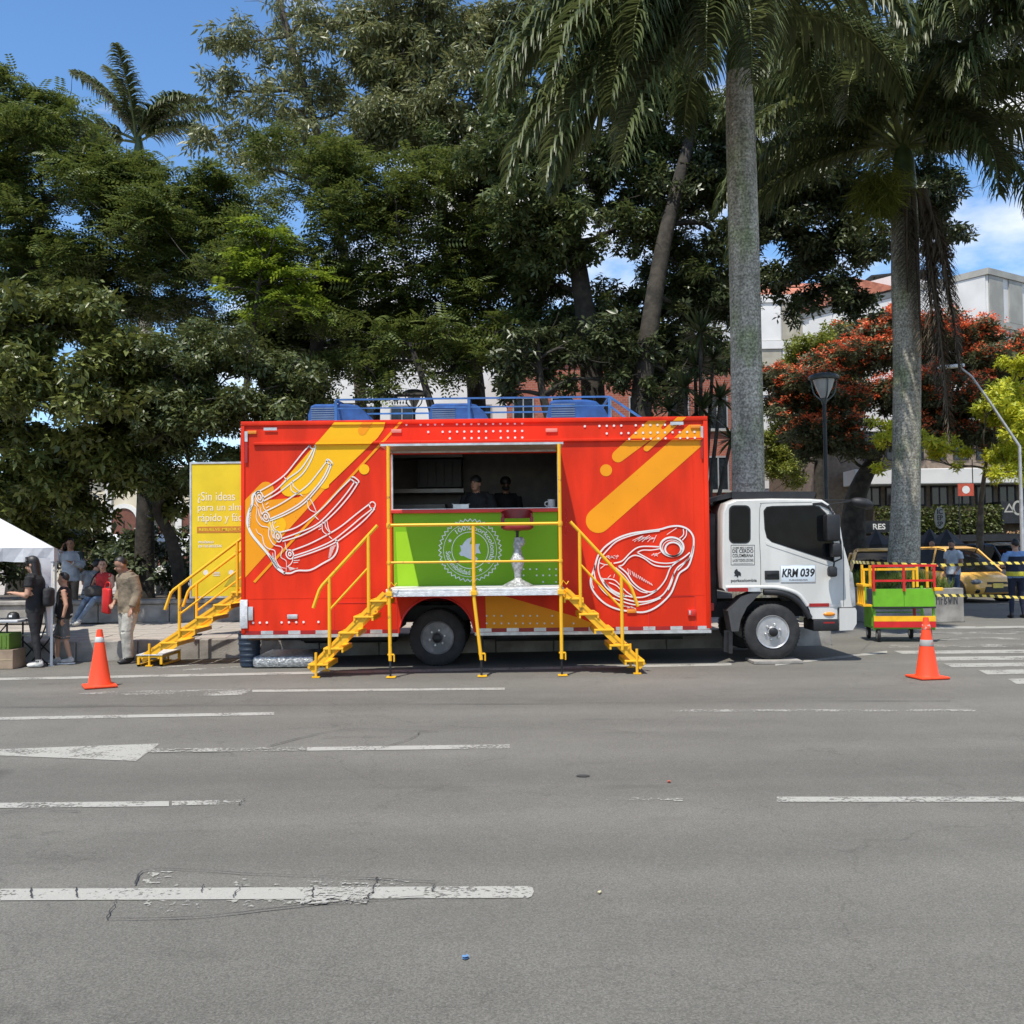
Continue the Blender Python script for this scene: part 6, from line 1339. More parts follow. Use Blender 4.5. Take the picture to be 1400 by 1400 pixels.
def frond(parent, base, az, el, L, droop, lm, seed, nl=64, ll=.62, hang=1.25, name='frond', w=.05):
    rg = np.random.default_rng(seed); P = []; p = np.array(base,float); e = el; n = 22; d = L/n; h = np.array([math.cos(az),math.sin(az),0])
    T = []
    for i in range(n+1):
        P.append(p.copy()); t = i/n; dirv = h*math.cos(e)+np.array([0,0,math.sin(e)]); T.append(dirv); p = p+dirv*d; e -= droop*(.35+1.3*t)/n
        e = max(e,R(-86))
    P = np.array(P); T = np.array(T); V = []; F = []
    side = np.array([-h[1],h[0],0])
    for i in range(nl):
        t = .14+.86*(i+.5)/nl; f = t*n; k = min(int(f),n-1); u = f-k; q = P[k]*(1-u)+P[k+1]*u; tv = T[k]; nn = np.cross(side,tv)
        lf = ll*(math.sin(math.pi*min(1,max(.08,.12+.86*t)))**.55)*rg.uniform(.82,1.15)
        for s in (-1,1):
            for lay in (-.35,.35):
                d0 = s*side*.75+tv*.5+nn*(-.2+lay*.8)+rg.normal(0,.1,3); d0 /= np.linalg.norm(d0)
                a = q; dirv = d0.copy(); o = len(V); ws = (w,w*1.15,w*.7,.002); seg = lf/3
                wv = np.cross(dirv,np.array([0,0,1.0])); wn_ = np.linalg.norm(wv); wv = wv/wn_ if wn_ > 1e-3 else side
                for j in range(4):
                    V += [a-wv*ws[j]/2, a+wv*ws[j]/2]; a = a+dirv*seg; dirv = dirv+np.array([0,0,-hang*(.5+.35*j)]); dirv /= np.linalg.norm(dirv)
                for j in range(3): F.append((o+2*j,o+2*j+1,o+2*j+3,o+2*j+2))
    o = obj(name, np_mesh(name,np.array(V),np.array(F),lm), parent)
    rc = MB().tube([Vector(x) for x in P],[.05*(1-.85*i/n)+.006 for i in range(n+1)],6).build('rachis', lm_rach if lm is not lm_palmd else lm_palmd, o, 60)
    return o
lm_rach = mat('palm_rachis',(0.12,0.14,0.04),.5,var=.2)
m_shaft = mat('palm_crownshaft',(0.07,0.105,0.03),.45,var=.3,scale=3)
def palm(label, trunk, radii, zb, fronds, seed, shaft=1.4, ll=.62, rings=True, grp=None, L=3.9, nl=64, w=.05):
    T = [np.array(at(*p)) for p in trunk]; T[0][2] = zb; o = T[0]; t = thing('palm_tree',label,'palm tree',o.tolist(),0,grp); P = crom([Vector(p-o) for p in T],6); n = len(P)
    rr = np.interp(np.linspace(0,1,n), np.linspace(0,1,len(radii)), radii)
    MB().tube(P, list(rr), 20).build('trunk', palm_bark(), t, 60)
    top = P[-1]; dr = (P[-1]-P[-2]).normalized()
    MB().lathe([(rr[-1]*.98,-.02),(rr[-1]*1.02,.15),(rr[-1]*.85,shaft*.6),(rr[-1]*.45,shaft)],top,'z',16).build('crownshaft', m_shaft, t, 60)
    rg = random.Random(seed)
    for i,(az,el,dp,ls) in enumerate(fronds): frond(t, top+dr*(shaft*.86+rg.uniform(-.1,.1)), R(az), R(el), L*ls, R(dp), lm_palm, seed*100+i, nl, ll, w=w)
    return t, P, rr
def crown_set(seed, n, emin=-10, emax=70):
    rg = random.Random(seed); out = []
    for i in range(n):
        f = i/(n-1); out.append((i*137.5+rg.uniform(-12,12), emax-(emax-emin)*f+rg.uniform(-6,6), 105+rg.uniform(-15,25)+20*(1-f), rg.uniform(.9,1.08)))
    return out
palm('tall palm with a smooth grey trunk rising behind the white cab',[(1023,760,18.2),(1022,600,18.2),(1018,380,18.2),(1013,200,18.2),(1010,100,18.2)],[.30,.29,.275,.27,.26,.225],PZ,
  [(203,-14,68,1.32),(214,-20,60,1.3),(192,-10,72,1.2),(180,-22,60,1.05),(228,-24,58,1.15),(200,8,98,1.25),(188,18,108,1.2),(218,4,92,1.2),(176,22,110,1.1),(232,10,112,1.05),(248,8,130,.95),(262,0,130,.85),(170,2,88,1.0),(225,-6,84,1.05),(325,15,108,.8),(15,20,105,.9),(50,35,120,1),(95,35,120,1),(140,35,120,1),(205,45,135,1.2),(285,40,150,1),(240,40,140,1.15),(190,-8,80,.95),(160,40,120,1.1),],21,1.15,1.0,grp='royal palms beside the truck',L=4.6,nl=74)
t,P,rr = palm('mossy palm with hanging dead fronds standing in the concrete planter',[(1231,775,22.9),(1238,700,22.9),(1240,500,22.9),(1238,380,22.9),(1236,262,22.9)],[.40,.345,.31,.30,.30,.31,.30,.27],.4,
  [(150,30,116,.95),(182,16,98,1.05),(205,28,115,1.1),(235,32,128,1.1),(268,38,140,1.1),(290,28,130,1.15),(312,22,118,1.15),(340,20,104,1.1),(5,24,104,1.1),(30,45,120,1),(75,40,120,1),(120,50,130,1),(280,4,112,.95),(170,-2,86,1.05),(350,48,126,1.15),(305,52,145,1.2),(195,52,135,1.15),(225,56,145,1.15),(262,60,160,1.2),(160,60,130,1.1),(300,-8,88,.9)],22,1.2,1.0,grp='royal palms beside the truck',L=4.8,nl=74)
top = P[-1]
for i,(az,el,dp,L_,ox) in enumerate(((-70,-80,8,5.8,.2),(-50,-84,4,5.0,.3),(-95,-84,4,3.8,.08),(-30,-78,10,4.2,.34),(-60,-70,22,2.8,.28),(-80,-84,2,4.6,.26),(-120,-80,8,2.4,-.05))):
    frond(t, top+Vector((ox,-.3,-.05)), R(az), R(el), L_, R(dp), lm_palmd if i != 2 else lm_palmd, 900+i, 60, .5, .9, 'dead_frond', .026)
for s_ in (0,1):
    V,F = scatter('strand', np.random.default_rng(3+s_).normal(0,1,(150,3))*np.array([.2,.15,.22])+np.array([-.68,-.3,.1-.25*s_]), np.random.default_rng(4+s_), .5,.7,1.3)
    fo = obj('flower_cluster', np_mesh('flower_cluster',V,F,lm_olive), t); fo.location = top+Vector((0,0,.0))
palm('distant palm crown standing against the blue sky above the feathery trees',[(203,780,36),(202,600,36),(195,300,36),(190,228,36)],[.3,.28,.24,.2],PZ,
  [(172,62,45,1),(150,75,40,.95),(8,42,75,1),(350,25,80,.9),(190,25,80,1),(270,70,50,.9),(30,60,60,.9),(100,60,60,1),(200,5,90,.8),(330,50,80,.8)],23,1.1,.8,L=3.7,grp='palms at the back of the park',nl=46,w=.07)
t,P,rr = palm('dark palm whose fronds hang above the corner building',[(1490,790,20),(1488,500,20),(1480,130,20)],[.33,.3,.28,.26],0,
  [(170,40,130,1.05),(190,25,110,1.05),(210,45,140,1),(150,50,130,1),(230,30,120,1),(255,45,140,.9),(180,62,140,1.1),(200,8,95,.9),(300,50,140,1),(20,50,130,1),(90,50,130,1)],24,1.3,.9,grp='palms at the back of the park',L=4.4,nl=74)
# spiky dracaena behind the box end
def rosette(parent, c, r, n, seed, lm):
    rg = np.random.default_rng(seed); V = []; F = []
    for i in range(n):
        a = rg.uniform(0,6.28); e = rg.uniform(-.6,1.3); L = r*rg.uniform(.7,1.1); d = np.array([math.cos(a)*math.cos(e),math.sin(a)*math.cos(e),math.sin(e)]); s = np.array([-math.sin(a),math.cos(a),0])*.035; b = np.array(c); o = len(V)
        V += [b-s*.6,b+s*.6,b+d*L*.5+s-np.array([0,0,.03]),b+d*L*.5-s-np.array([0,0,.03]),b+d*L-np.array([0,0,.18*L])]; F += [(o,o+1,o+2),(o,o+2,o+3),(o+3,o+2,o+4)]
    return obj('leaf_rosette', np_mesh('leaf_rosette',np.array(V),np.array(F),lm), parent)
dpz = at(958,780,21.5); dr_ = thing('dracaena','spiky dracaena with several leaf rosettes behind the box end','plant',(dpz.x,21.5,PZ))
dt = MB()
for i,(px,py,rr_) in enumerate(((958,455,.75),(950,500,.6),(975,490,.5),(935,530,.6),(985,545,.55),(915,560,.5),(960,560,.6),(1000,600,.5))):
    p = at(px,py,21.5+.2*(i%3)); c = (p.x-dpz.x,p.y-21.5,p.z-PZ); rosette(dr_, c, rr_, 70, 70+i, lm_dark); dt.tube([(0.05*i-.15,.05*(i%2),0),(c[0]*.5,c[1]*.5,c[2]*.6),c],[.08,.05,.035],7)
dt.build('stem', m_barkd, dr_, 60)
# ================================================================== PEOPLE
def pmat(name,c,r=.8): return mat('cloth_'+name,c,r,var=.22,scale=7,bump=.9,bscale=13)
def person(label, loc, rz, J, cl, H=1.70, voxel=.0135, hair='short', extra=None, skin=None, head_turn=0, head_tilt=0, grp=None, sleeve=.5, shorts=False, lean=0.0, belly=1.0, hairm=None, shoe=None, tank=False, face=True):
    """J: joints that differ from standing; local frame faces -y, units for a 1.70 m body. cl: dict shirt, pants, shoe materials"""
    k = H/1.70
    D = dict(pelvis=(0,0,.92), chest=(0,lean*.5,1.22), neck=(0,lean,1.43), head=(0,lean-.02,1.58), shL=(-.185,lean,1.385), shR=(.185,lean,1.385), elL=(-.235,.03,1.11), elR=(.235,.03,1.11), wrL=(-.225,-.05,.87), wrR=(.225,-.05,.87), hipL=(-.09,0,.89), hipR=(.09,0,.89), knL=(-.1,-.015,.49), knR=(.1,-.015,.49), anL=(-.1,.03,.085), anR=(.1,.03,.085))
    D.update(J); D = {a: Vector(b)*k for a,b in D.items()}
    t = thing('person', label, 'person', loc, rz, grp)
    sk = skin or m_skin; mats = [sk, cl['shirt'], cl['pants'], cl.get('shoe', m_blk), cl.get('collar', cl['shirt'])]
    src = MB(); lab = []
    def add(l, fn):
        n0 = len(src.v); fn(src); lab.extend([l]*(len(src.v)-n0))
    def path(pts, rad, seg=5):
        P = []; Q = []
        for i in range(len(pts)-1):
            for j in range(seg): f = j/seg; P.append(pts[i].lerp(pts[i+1],f)); Q.append((rad[i]+(rad[i+1]-rad[i])*f)*k)
        P.append(pts[-1]); Q.append(rad[-1]*k); return P,Q
    def tub(l, pts, rad, seg=5, n=12):
        P,Q = path(pts,rad,seg); add(l, lambda s: s.tube(P,Q,n))
    # torso as stacked ellipses between pelvis and neck
    pe,chs,ne = D['pelvis'],D['chest'],D['neck']
    def ring(c, rx, ry, xax, n=18):
        return [c+xax*math.cos(a)*rx*k+yax*math.sin(a)*ry*k for a in np.linspace(0,2*math.pi,n,endpoint=False)]
    xs = (D['shR']-D['shL']).normalized(); spine = (ne-pe).normalized(); yax = spine.cross(xs).normalized()
    hx = (D['hipR']-D['hipL']).normalized()
    prof = [(-.10,.14,.105),(-.02,.165,.12),(.05,.165,.122*belly),(.14,.155,.118*belly),(.26,.16,.118),(.36,.175,.118),(.43,.175,.105),(.475,.13,.08),(.51,.07,.06)]
    def tp(h):
        f = h/.51; return pe.lerp(chs, min(1,max(0,f/.59))) if f < .59 else chs.lerp(ne,(f-.59)/.41)
    hem = cl.get('hem', -.06)
    add(2, lambda s: s.loft([ring(pe+spine*h*k,rx,ry,hx) for h,rx,ry in ((-.12,.11,.09),(-.07,.155,.115),(0,.168,.122),(.08,.15,.112))]))
    loose = cl.get('loose',.012)
    hs = [(hem,.168+loose,.125+loose)]+[(h,rx+loose,ry+loose) for h,rx,ry in prof if h > hem+.02]
    add(1, lambda s: s.loft([ring(pe+spine*h*k if h < 0 else tp(h),rx,ry,xs) for h,rx,ry in hs]))
    # neck and head
    hd = D['head']; fz = (hd-ne).normalized()
    Rt = Matrix.Rotation(R(head_turn),3,'Z') @ Matrix.Rotation(R(head_tilt),3,'X')
    tub(0,[ne-fz*.03*k, hd-fz*.04*k],[.062,.055],4)
    def hp(x,y,z): return hd + Rt @ (Vector((x,y,z))*k)
    add(0, lambda s: s.sphere(hp(0,.012,.03),tuple(q*k for q in (.076,.095,.098)),16,12,Rt))
    add(0, lambda s: s.sphere(hp(0,-.025,-.045),tuple(q*k for q in (.06,.062,.072)),14,10,Rt))
    add(0, lambda s: s.sphere(hp(0,-.055,-.088),tuple(q*k for q in (.032,.028,.026)),10,8,Rt))
    add(0, lambda s: s.sphere(hp(0,-.098,-.022),tuple(q*k for q in (.016,.02,.024)),8,6,Rt))
    for sx in (-1,1): add(0, lambda s: s.sphere(hp(sx*.078,.015,-.01),tuple(q*k for q in (.012,.02,.032)),8,6,Rt))
    # arms
    for sd in 'LR':
        a,b,c = D['sh'+sd],D['el'+sd],D['wr'+sd]; sg = -1 if sd == 'L' else 1
        base = chs.lerp(ne,.72)
        tub(1 if not tank else 1,[base, a],[.075,.062 if not tank else .04],3)
        sl = sleeve; fu = min(1,max(0,sl)); fl = min(1,max(0,sl-1))
        if fu < .97: tub(0,[a.lerp(b,fu*.9),b],[.05-.011*fu,.039],4)
        if fl < .97: tub(0,[b.lerp(c,fl*.92),c],[.04-.013*fl,.027],4)
        if sl > 0:
            if sl <= 1: tub(1,[a,a.lerp(b,sl)],[.066+loose*.4,.06+loose*.8])
            else: tub(1,[a,b],[.066+loose*.4,.054+loose*.5]); tub(1,[b,b.lerp(c,sl-1)],[.054+loose*.5,.042+loose*.5])
        # hand: palm, four fingers, thumb
        fd = cl.get('hand'+sd); fwd = (c-b).normalized() if fd is None else Vector(fd).normalized()
        xax = fwd.cross(Vector((0,0,1))); xax = xax.normalized() if xax.length > .2 else Vector((0,1,0)); nax = xax.cross(fwd).normalized()
        pc = c+fwd*.045*k
        rot = Matrix((xax,nax,fwd)).transposed()
        add(0, lambda s: s.sphere(pc,tuple(q*k for q in (.038,.018,.055)),12,8,rot))
        for i,lf in enumerate((.062,.072,.068,.052)):
            o = pc+fwd*.04*k+xax*(-.027+.018*i)*k; m1 = o+fwd*lf*.5*k+nax*-.006*k; m2 = m1+(fwd*.55+nax*-.8*sg*0 - nax*.6).normalized()*lf*.5*k
            tub(0,[o,m1,m2],[.0105,.0095,.008],2,8)
        o = pc-fwd*.01*k+xax*.03*k*(-sg); tub(0,[o,o+(fwd*.6+xax*(-sg)*.7)*.035*k,o+(fwd+xax*(-sg)*.35)*.06*k],[.012,.011,.009],2,8)
    # legs
    pl = cl.get('leg',.0)
    for sd in 'LR':
        a,b,c = D['hip'+sd],D['kn'+sd],D['an'+sd]
        if shorts:
            tub(2,[a,b.lerp(c,.06)],[.1,.085]); tub(0,[b,b.lerp(c,.35),c],[.05,.052,.035])
        else:
            tub(2,[a,a.lerp(b,.5),b],[.094+pl,.08+pl,.06+pl]); tub(2,[b,b.lerp(c,.35),c.lerp(b,.02)],[.06+pl,.056+pl,.043+pl*1.2])
        sd_ = cl.get('foot'+sd,(0,-1,0)); f = Vector(sd_).normalized(); up = Vector((0,0,1)); up = (up-f*up.dot(f)).normalized()
        xx = f.cross(up); rot = Matrix((xx,f,up)).transposed(); an = c
        add(3, lambda s: s.sphere(an+f*.055*k-up*.043*k,tuple(q*k for q in (.045,.135,.04)),14,8,rot)); add(3, lambda s: s.sphere(an-up*.02*k+f*-.01*k,tuple(q*k for q in (.045,.06,.05)),12,8,rot)); add(3, lambda s: s.sphere(an+f*.11*k-up*.05*k,tuple(q*k for q in (.048,.07,.033)),12,8,rot))
    me = src.mesh('source', mats); ob = bpy.data.objects.new('source', me); COL.objects.link(ob)
    md = ob.modifiers.new('r','REMESH'); md.mode = 'VOXEL'; md.voxel_size = voxel; md.use_smooth_shade = True
    sm_ = ob.modifiers.new('s','SMOOTH'); sm_.factor = .5; sm_.iterations = 2
    dg = bpy.context.evaluated_depsgraph_get(); m2 = bpy.data.meshes.new_from_object(ob.evaluated_get(dg))
    kd = kdtree.KDTree(len(src.v))
    for i,v in enumerate(src.v): kd.insert(v,i)
    kd.balance()
    m2.materials.clear()
    for q in mats: m2.materials.append(q)
    idx = []
    stand = D['knL'].z < D['hipL'].z*.75
    for p in m2.polygons:
        q = lab[kd.find(p.center)[1]]
        if q == 2 and stand and (p.center-pe).dot(spine)/k > hem+.012: q = 1
        idx.append(q)
    m2.polygons.foreach_set('material_index', idx); m2.polygons.foreach_set('use_smooth',[True]*len(m2.polygons)); m2.name = 'body'
    bpy.data.objects.remove(ob); bpy.data.meshes.remove(me)
    obj('body', m2, t)
    hm = hairm or m_hair
    hr = MB()
    if hair in ('short','cap','bun','bald'):
        P = []
        if hair == 'bald': pass
        else:
            s0 = MB().sphere((0,0,0),(.083,.103,.104),28,22); keep = []
            def inside(v):
                y,z = v[1],v[2]; lim = .055 if y < -.045 else (.055-(y+.045)*1.6 if y < .0 else -.02-(y)*.75)
                return z > lim+.008*math.sin(v[0]*160)
            vs = [hp(v[0]+.003*math.sin(v[2]*170+v[1]*90),v[1]+.016,v[2]+.034+.004*math.sin(v[0]*120)*math.cos(v[1]*100)) for v in s0.v]
            hr.add(vs, [f for f in s0.f if all(inside(s0.v[q]) for q in f)])
    if hair == 'long':
        hr.sphere(hp(0,.02,.035),tuple(q*k for q in (.086,.105,.103)),16,12,Rt)
        secs = []
        for i,(yy,zz_,rx,ry) in enumerate(((.05,.03,.088,.07),(.07,-.06,.098,.065),(.10,-.16,.105,.06),(.13,-.26,.105,.055),(.15,-.36,.09,.045),(.16,-.46,.06,.03))):
            secs.append([hd+Vector((rx*math.cos(a)+.006*math.sin(5*a+i),yy*.75+.01+ry*math.sin(a),zz_))*k for a in np.linspace(0,2*math.pi,16,endpoint=False)])
        hr.loft(secs)
    if hair == 'bun':
        hr.sphere(hp(0,.12,.02),tuple(q*k for q in (.045,.045,.045)),10,8)
    if hr.v: hr.build('hair', hm, t, 70)
    if face:
        for sx in (-1,1):
            MB().sphere(hp(sx*.03,-.082,.012),tuple(q*k for q in (.011,.008,.007)),8,6).build('eye', m_hair, t); MB().sphere(hp(sx*.032,-.087,.032),tuple(q*k for q in (.02,.008,.005)),8,4,Rt).build('eyebrow', m_hair, t)
        MB().sphere(hp(0,-.088,-.062),tuple(q*k for q in (.022,.007,.006)),8,4,Rt).build('mouth', mat('lips',(0.25,0.08,0.06),.5), t)
    if extra: extra(t, D, k, hp)
    return t
c_blk = pmat('black',(0.012,0.012,0.013)); c_char = pmat('charcoal',(0.02,0.02,0.022)); c_khaki = pmat('khaki',(0.21,0.165,0.11)); c_stone = pmat('stone',(0.40,0.38,0.33)); c_grey = pmat('grey',(0.16,0.165,0.17)); c_plaid = pmat('grey_shorts',(0.13,0.125,0.12)); c_pale = pmat('pale_blue',(0.50,0.56,0.62)); c_red = pmat('red',(0.5,0.025,0.025)); c_jean = pmat('jean',(0.16,0.21,0.28)); c_jeand = pmat('dark_jean',(0.06,0.09,0.15)); c_wht = pmat('white',(0.62,0.62,0.6)); c_navy = pmat('navy',(0.012,0.018,0.04)); c_blue = pmat('sky_blue',(0.22,0.36,0.62)); c_greenk = pmat('dark_green',(0.03,0.045,0.04)); c_brown = pmat('brown',(0.16,0.12,0.085)); c_shoew = pmat('shoe_white',(0.55,0.54,0.5)); c_tee = pmat('heather',(0.40,0.43,0.46))
def P0(px, py, z=0.0):
    g = gr(px,py,z); return (g.x,g.y,z)
LEFT = R(-90)     # facing -x
# woman in black
def ex(t,D,k,hp):
    b = D['wrR']; MB().obox(D['wrL']+Vector((0.05,-.12,.03)),.075,.15,.012,Matrix.Rotation(.5,3,'X'),.004).build('phone', m_blk, t)
    MB().tube([hp(-.09,-.02,.06),hp(-.05,-.03,.125),hp(.05,-.03,.125),hp(.09,-.02,.06)],.012,8).build('sunglasses', m_blk, t, 60)
    MB().sphere(D['wrL']*1.0,(.036,.036,.02),10,6).build('wristwatch', m_wvin, t)
    bg_ = MB().box((-.1,.15,.88),(.14,.26,1.16),.05).build('backpack', c_char, t, 60); MB().tube(crom([(-.12,.14,1.12),(-.14,.02,1.44),(-.13,-.13,1.25),(-.13,.08,.98)],5),.016,6).build('strap', c_char, bg_, 60)
    tx = MB(); add_text(tx,'pc',-.09,.03,1.22,1.32,-.15,.02); tx.build('shirt_print', m_wvin, t)
person('woman in black tee and leggings with long black hair looking at her hands', P0(48,912), LEFT, dict(head=(0,-.06,1.57),elL=(-.24,-.02,1.1),wrL=(-.1,-.3,1.12),elR=(.24,-.02,1.1),wrR=(.08,-.3,1.14),knL=(-.08,-.03,.49),anL=(-.08,.02,.085),anR=(.1,.1,.085),knR=(.09,.04,.49)), dict(shirt=c_blk,pants=c_char,shoe=c_shoew,hem=-.08), H=1.62, voxel=.0125, hair='long', head_tilt=18, sleeve=.55, extra=ex)
# boy
def ex(t,D,k,hp):
    tx = MB(); add_text(tx,'23',-.085*k,.085*k,1.04*k,1.14*k,-.152*k,.03); add_text(tx,'SPURS',-.1*k,.1*k,1.17*k,1.23*k,-.15*k,.03); tx.build('jersey_print', m_wvin, t)
    MB().lathe([(.155*k,.905*k),(.16*k,.91*k),(.16*k,.93*k),(.155*k,.935*k)],(0,0,0),'z',18).build('waistband', m_wvin, t, 60); MB().sphere(D['wrR'],(.034,.034,.018),10,6).build('wristband', m_blk, t)
    for s_ in 'LR': MB().box(D['an'+s_]+Vector((-.05,-.18,-.085)),D['an'+s_]+Vector((.05,.07,-.065)),.01).build('shoe_sole', m_wvin, t)
person('boy in a black sleeveless jersey and grey shorts walking beside the tent pole', (gx(88,15.5),15.5,0), R(-72), dict(elR=(.25,.06,1.1),wrR=(.24,.0,.86),elL=(-.24,-.02,1.1),wrL=(-.23,-.1,.87),anR=(.1,.12,.1),knR=(.1,.03,.49),anL=(-.1,-.12,.085),knL=(-.1,-.12,.5),chest=(0,0,1.22)), dict(shirt=c_blk,pants=c_plaid,shoe=c_shoew,hem=-.06,loose=.02), H=1.36, voxel=.0125, head_turn=-14, sleeve=0, shorts=True, tank=True, belly=1.15, extra=ex)
# man phoning
def ex(t,D,k,hp):
    MB().obox(hp(-.1,-.01,-.01),.015,.07,.14,Matrix.Identity(3),.004).build('phone', m_blk, t)
    for s_ in 'LR': MB().tube([D['sh'+s_]+Vector((0,0,.03)),D['sh'+s_].lerp(D['el'+s_],.6),D['el'+s_],D['wr'+s_].lerp(D['el'+s_],.2)],[.07,.065,.058,.05],10).build('sleeve', c_greenk, t, 60)
person('man in a grey and green raglan shirt talking on a phone in the shade', P0(96,848,PZ), R(10), dict(elL=(-.32,-.06,1.16),wrL=(-.15,-.08,1.5),elR=(.27,-.05,1.12),wrR=(.06,-.24,1.22)), dict(shirt=c_tee,pants=c_brown,shoe=c_brown,hem=-.1,loose=.02,handL=(.3,0,1)), H=1.66, voxel=.019, sleeve=1.9, extra=ex, belly=1.15, skin=m_skind)
SZ = .40   # seat height of the wall in these bodies' units
def sit(dx=0.0, kn=.2, spread=.1, feet=-.42, fx=0.0):
    return dict(pelvis=(0,.05,.52),chest=(0,.06,.83),neck=(0,.03,1.04),head=(0,.0,1.19),shL=(-.18,.05,.99),shR=(.18,.05,.99),hipL=(-.09,.03,.5),hipR=(.09,.03,.5),knL=(-spread,-.4,.5),knR=(spread,-.4,.52),anL=(-spread+fx,feet,.085),anR=(spread+fx,feet-.03,.085),elL=(-.26,-.02,.76),elR=(.26,-.02,.76),wrL=(-.1,-.22,.68),wrR=(.1,-.22,.68))
def ex(t,D,k,hp):
    bg_ = MB().box((-.2,-.32,.53),(.14,-.16,.74),.06).build('handbag', pmat('animal_print',(0.06,0.055,0.05)), t, 60); MB().tube(crom([(-.12,-.22,.72),(-.16,-.05,.9),(-.12,.1,1.02)],4),.014,6).build('strap', m_blk, bg_, 60)
sitz = PZ+.44-.44
person('seated woman in a red top with a dark bag on her lap', (gx(136,19.75),19.9,PZ), R(-14), {**sit(fx=-.12,feet=-.5),'anL':(-.25,-.55,.085),'anR':(-.12,-.6,.085)}, dict(shirt=c_red,pants=c_jean,shoe=c_shoew,loose=.01), H=1.6, voxel=.0145, hair='bun', sleeve=0, tank=True, head_turn=35, extra=ex, belly=1.2)
person('seated person in a grey shirt leaning away beside the woman in red', (gx(122,20.2),20.3,PZ), R(150), {**sit(),'chest':(0,-.02,.83),'neck':(0,-.1,1.02),'head':(0,-.16,1.14)}, dict(shirt=c_grey,pants=c_char,loose=.02), H=1.66, voxel=.015, sleeve=.6)
# old man
def ex(t,D,k,hp):
    bgm = mat('bag_red',(0.62,0.02,0.02),.5,var=.1); bo = MB().obox((-.3,-.2,.93),.2,.07,.38,Matrix.Rotation(.08,3,'Y'),.02).build('red_bag', bgm, t, 50); MB().tube(crom([(-.36,-.2,1.11),(-.34,-.19,1.2),(-.26,-.17,1.2),(-.24,-.18,1.11)],4),.01,6).build('strap', bgm, bo, 60)
    nk = D['neck']; MB().tube(crom([nk+Vector((-.075,.0,.01)),nk+Vector((0,-.085,-.035)),nk+Vector((.075,.0,.01)),nk+Vector((0,.07,.03))],5,True),.02,8).build('collar', c_khaki, t, 60)
person('old man in a khaki jacket and stone trousers carrying a red bag', P0(176,906), R(-42), dict(pelvis=(0,0,.92),chest=(0,.0,1.22),neck=(0,-.05,1.42),head=(0,-.14,1.54),shL=(-.195,-.03,1.37),shR=(.195,-.03,1.37),elR=(.25,.02,1.1),wrR=(.27,-.1,.86),elL=(-.33,.04,1.12),wrL=(-.19,-.15,.95),anL=(-.14,.1,.085),knL=(-.12,.0,.49),knR=(.13,-.1,.49),anR=(.14,-.08,.085)), dict(shirt=c_khaki,pants=c_stone,shoe=m_blk,hem=-.13,loose=.04,leg=.034), H=1.62, voxel=.0125, sleeve=1.88, head_tilt=22, head_turn=-12, extra=ex, skin=m_skind)
person('seated person in a white long sleeved shirt before the iron fence', (gx(224,26.5),26.6,PZ), R(8), sit(), dict(shirt=c_wht,pants=c_stone,loose=.02), H=1.66, voxel=.019, sleeve=1.85, skin=m_skind)
person('seated person in dark clothes at the shaded fence', (gx(246,26.8),26.8,PZ), R(-20), sit(), dict(shirt=c_char,pants=c_navy,loose=.02), H=1.62, voxel=.018, sleeve=1.2, skin=m_skind)
bench = thing('park_bench','dark bench slab in the shade under the seated pair','bench',(gx(235,26.7),26.8,PZ)); MB().box((-.9,-.2,.36),(.9,.25,.43),.01).build('seat', m_conc, bench)
for xx in (-.7,.7): MB().box((xx-.1,-.15,0),(xx+.1,.2,.36)).build('leg', m_conc, bench)
# kitchen crew
def ex(t,D,k,hp):
    MB().sphere(hp(0,.02,.055),tuple(q*k for q in (.088,.105,.085)),16,10).build('head_scarf', m_blk, t, 60)
person('kitchen worker with black headscarf and dark jacket leaning at the counter', (gx(654,15.28),15.28,1.131), R(-14), dict(head=(0,-.13,1.56),neck=(0,-.06,1.42),chest=(0,-.03,1.22),elL=(-.28,-.02,1.12),wrL=(-.08,-.28,1.14),elR=(.28,-.02,1.12),wrR=(.06,-.3,1.14)), dict(shirt=c_char,pants=c_blk,loose=.02), H=1.62, voxel=.0135, sleeve=1.7, hair='none', extra=ex, head_turn=-10)
def ex(t,D,k,hp):
    MB().sphere(hp(0,.01,.05),tuple(q*k for q in (.09,.11,.09)),16,10).build('cap', m_blk, t, 60); MB().sphere(hp(0,-.055,-.05),tuple(q*k for q in (.062,.05,.055)),12,8).build('face_mask', c_blk, t, 60)
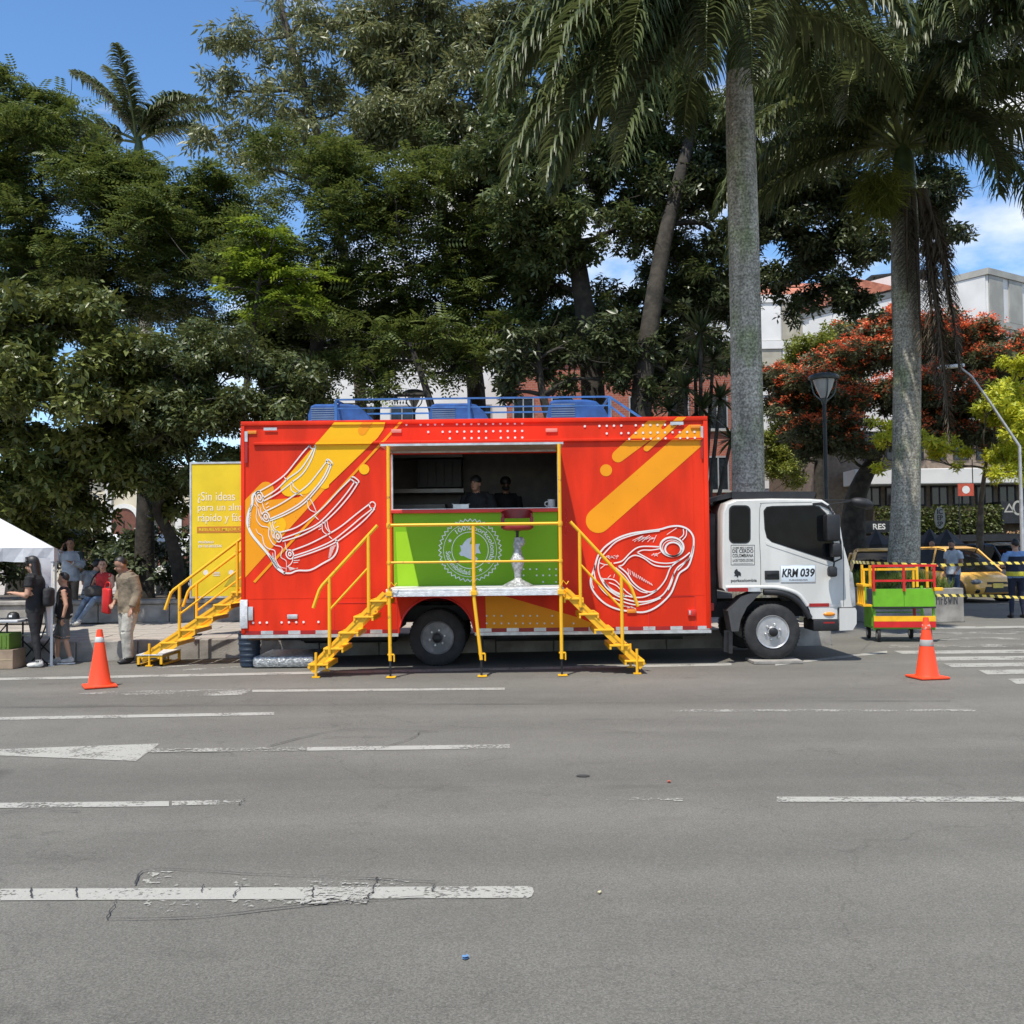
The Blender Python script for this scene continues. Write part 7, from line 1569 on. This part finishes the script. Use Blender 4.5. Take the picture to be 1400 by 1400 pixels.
person('kitchen worker in black with cap and face mask standing by the wall', (gx(692,15.75),15.75,1.131), R(6), dict(), dict(shirt=c_blk,pants=c_blk,loose=.03), H=1.62, voxel=.0145, sleeve=1.9, hair='none', extra=ex, skin=m_skind)
# people by the cars
person('bearded man in a pale blue polo and jeans standing beside the taxi', (gx(1303,27.2),27.2,0), R(-60), dict(head=(0,-.06,1.57),elR=(.25,.0,1.1),wrR=(.2,-.16,.92),knL=(-.1,-.03,.49)), dict(shirt=c_pale,pants=c_jeand,shoe=c_shoew,hem=-.1,loose=.02), H=1.76, voxel=.017, sleeve=.6, head_tilt=20, skin=m_skind, extra=lambda t,D,k,hp: MB().sphere(hp(0,-.045,-.075),tuple(q*k for q in (.06,.055,.04)),12,8).build('beard', m_hair, t, 60) and None)
def ex(t,D,k,hp):
    MB().lathe([(.2,.93),(.205,.95),(.205,1.02),(.2,1.04)],(0,0,0),'z',20).build('reflective_belt', mat('reflective_yellow',(0.7,0.62,0.05),.4), t, 60); v_ = MB(); v_.lathe([(.205,.98),(.2,1.1),(.195,1.25),(.19,1.36)],(0,0,0),'z',20); v_.build('vest', c_navy, t, 60)
person('man in a blue shirt and dark vest seen from behind beyond the crossing', P0(1391,845), R(176), dict(elL=(-.27,-.05,1.12),wrL=(-.16,-.22,1.1),elR=(.27,-.05,1.12),wrR=(.16,-.22,1.1),anL=(-.13,.03,.085),anR=(.13,.03,.085)), dict(shirt=c_blue,pants=c_navy,loose=.02,hem=-.05), H=1.74, voxel=.0145, sleeve=.6, extra=ex)
person('man with a shaved head standing behind the yellow taxi', (gx(1274,33),33,0), R(20), {}, dict(shirt=c_brown,pants=c_char), H=1.76, voxel=.018, hair='bald', skin=m_skind)
person('man in a white shirt with raised arm leaning over the taxi', (gx(1236,27.5),27.5,0), R(-60), dict(elR=(.3,-.25,1.3),wrR=(.3,-.5,1.42),chest=(0,-.04,1.22)), dict(shirt=c_wht,pants=c_char,loose=.02), H=1.76, voxel=.019, sleeve=.6, skin=m_skind)
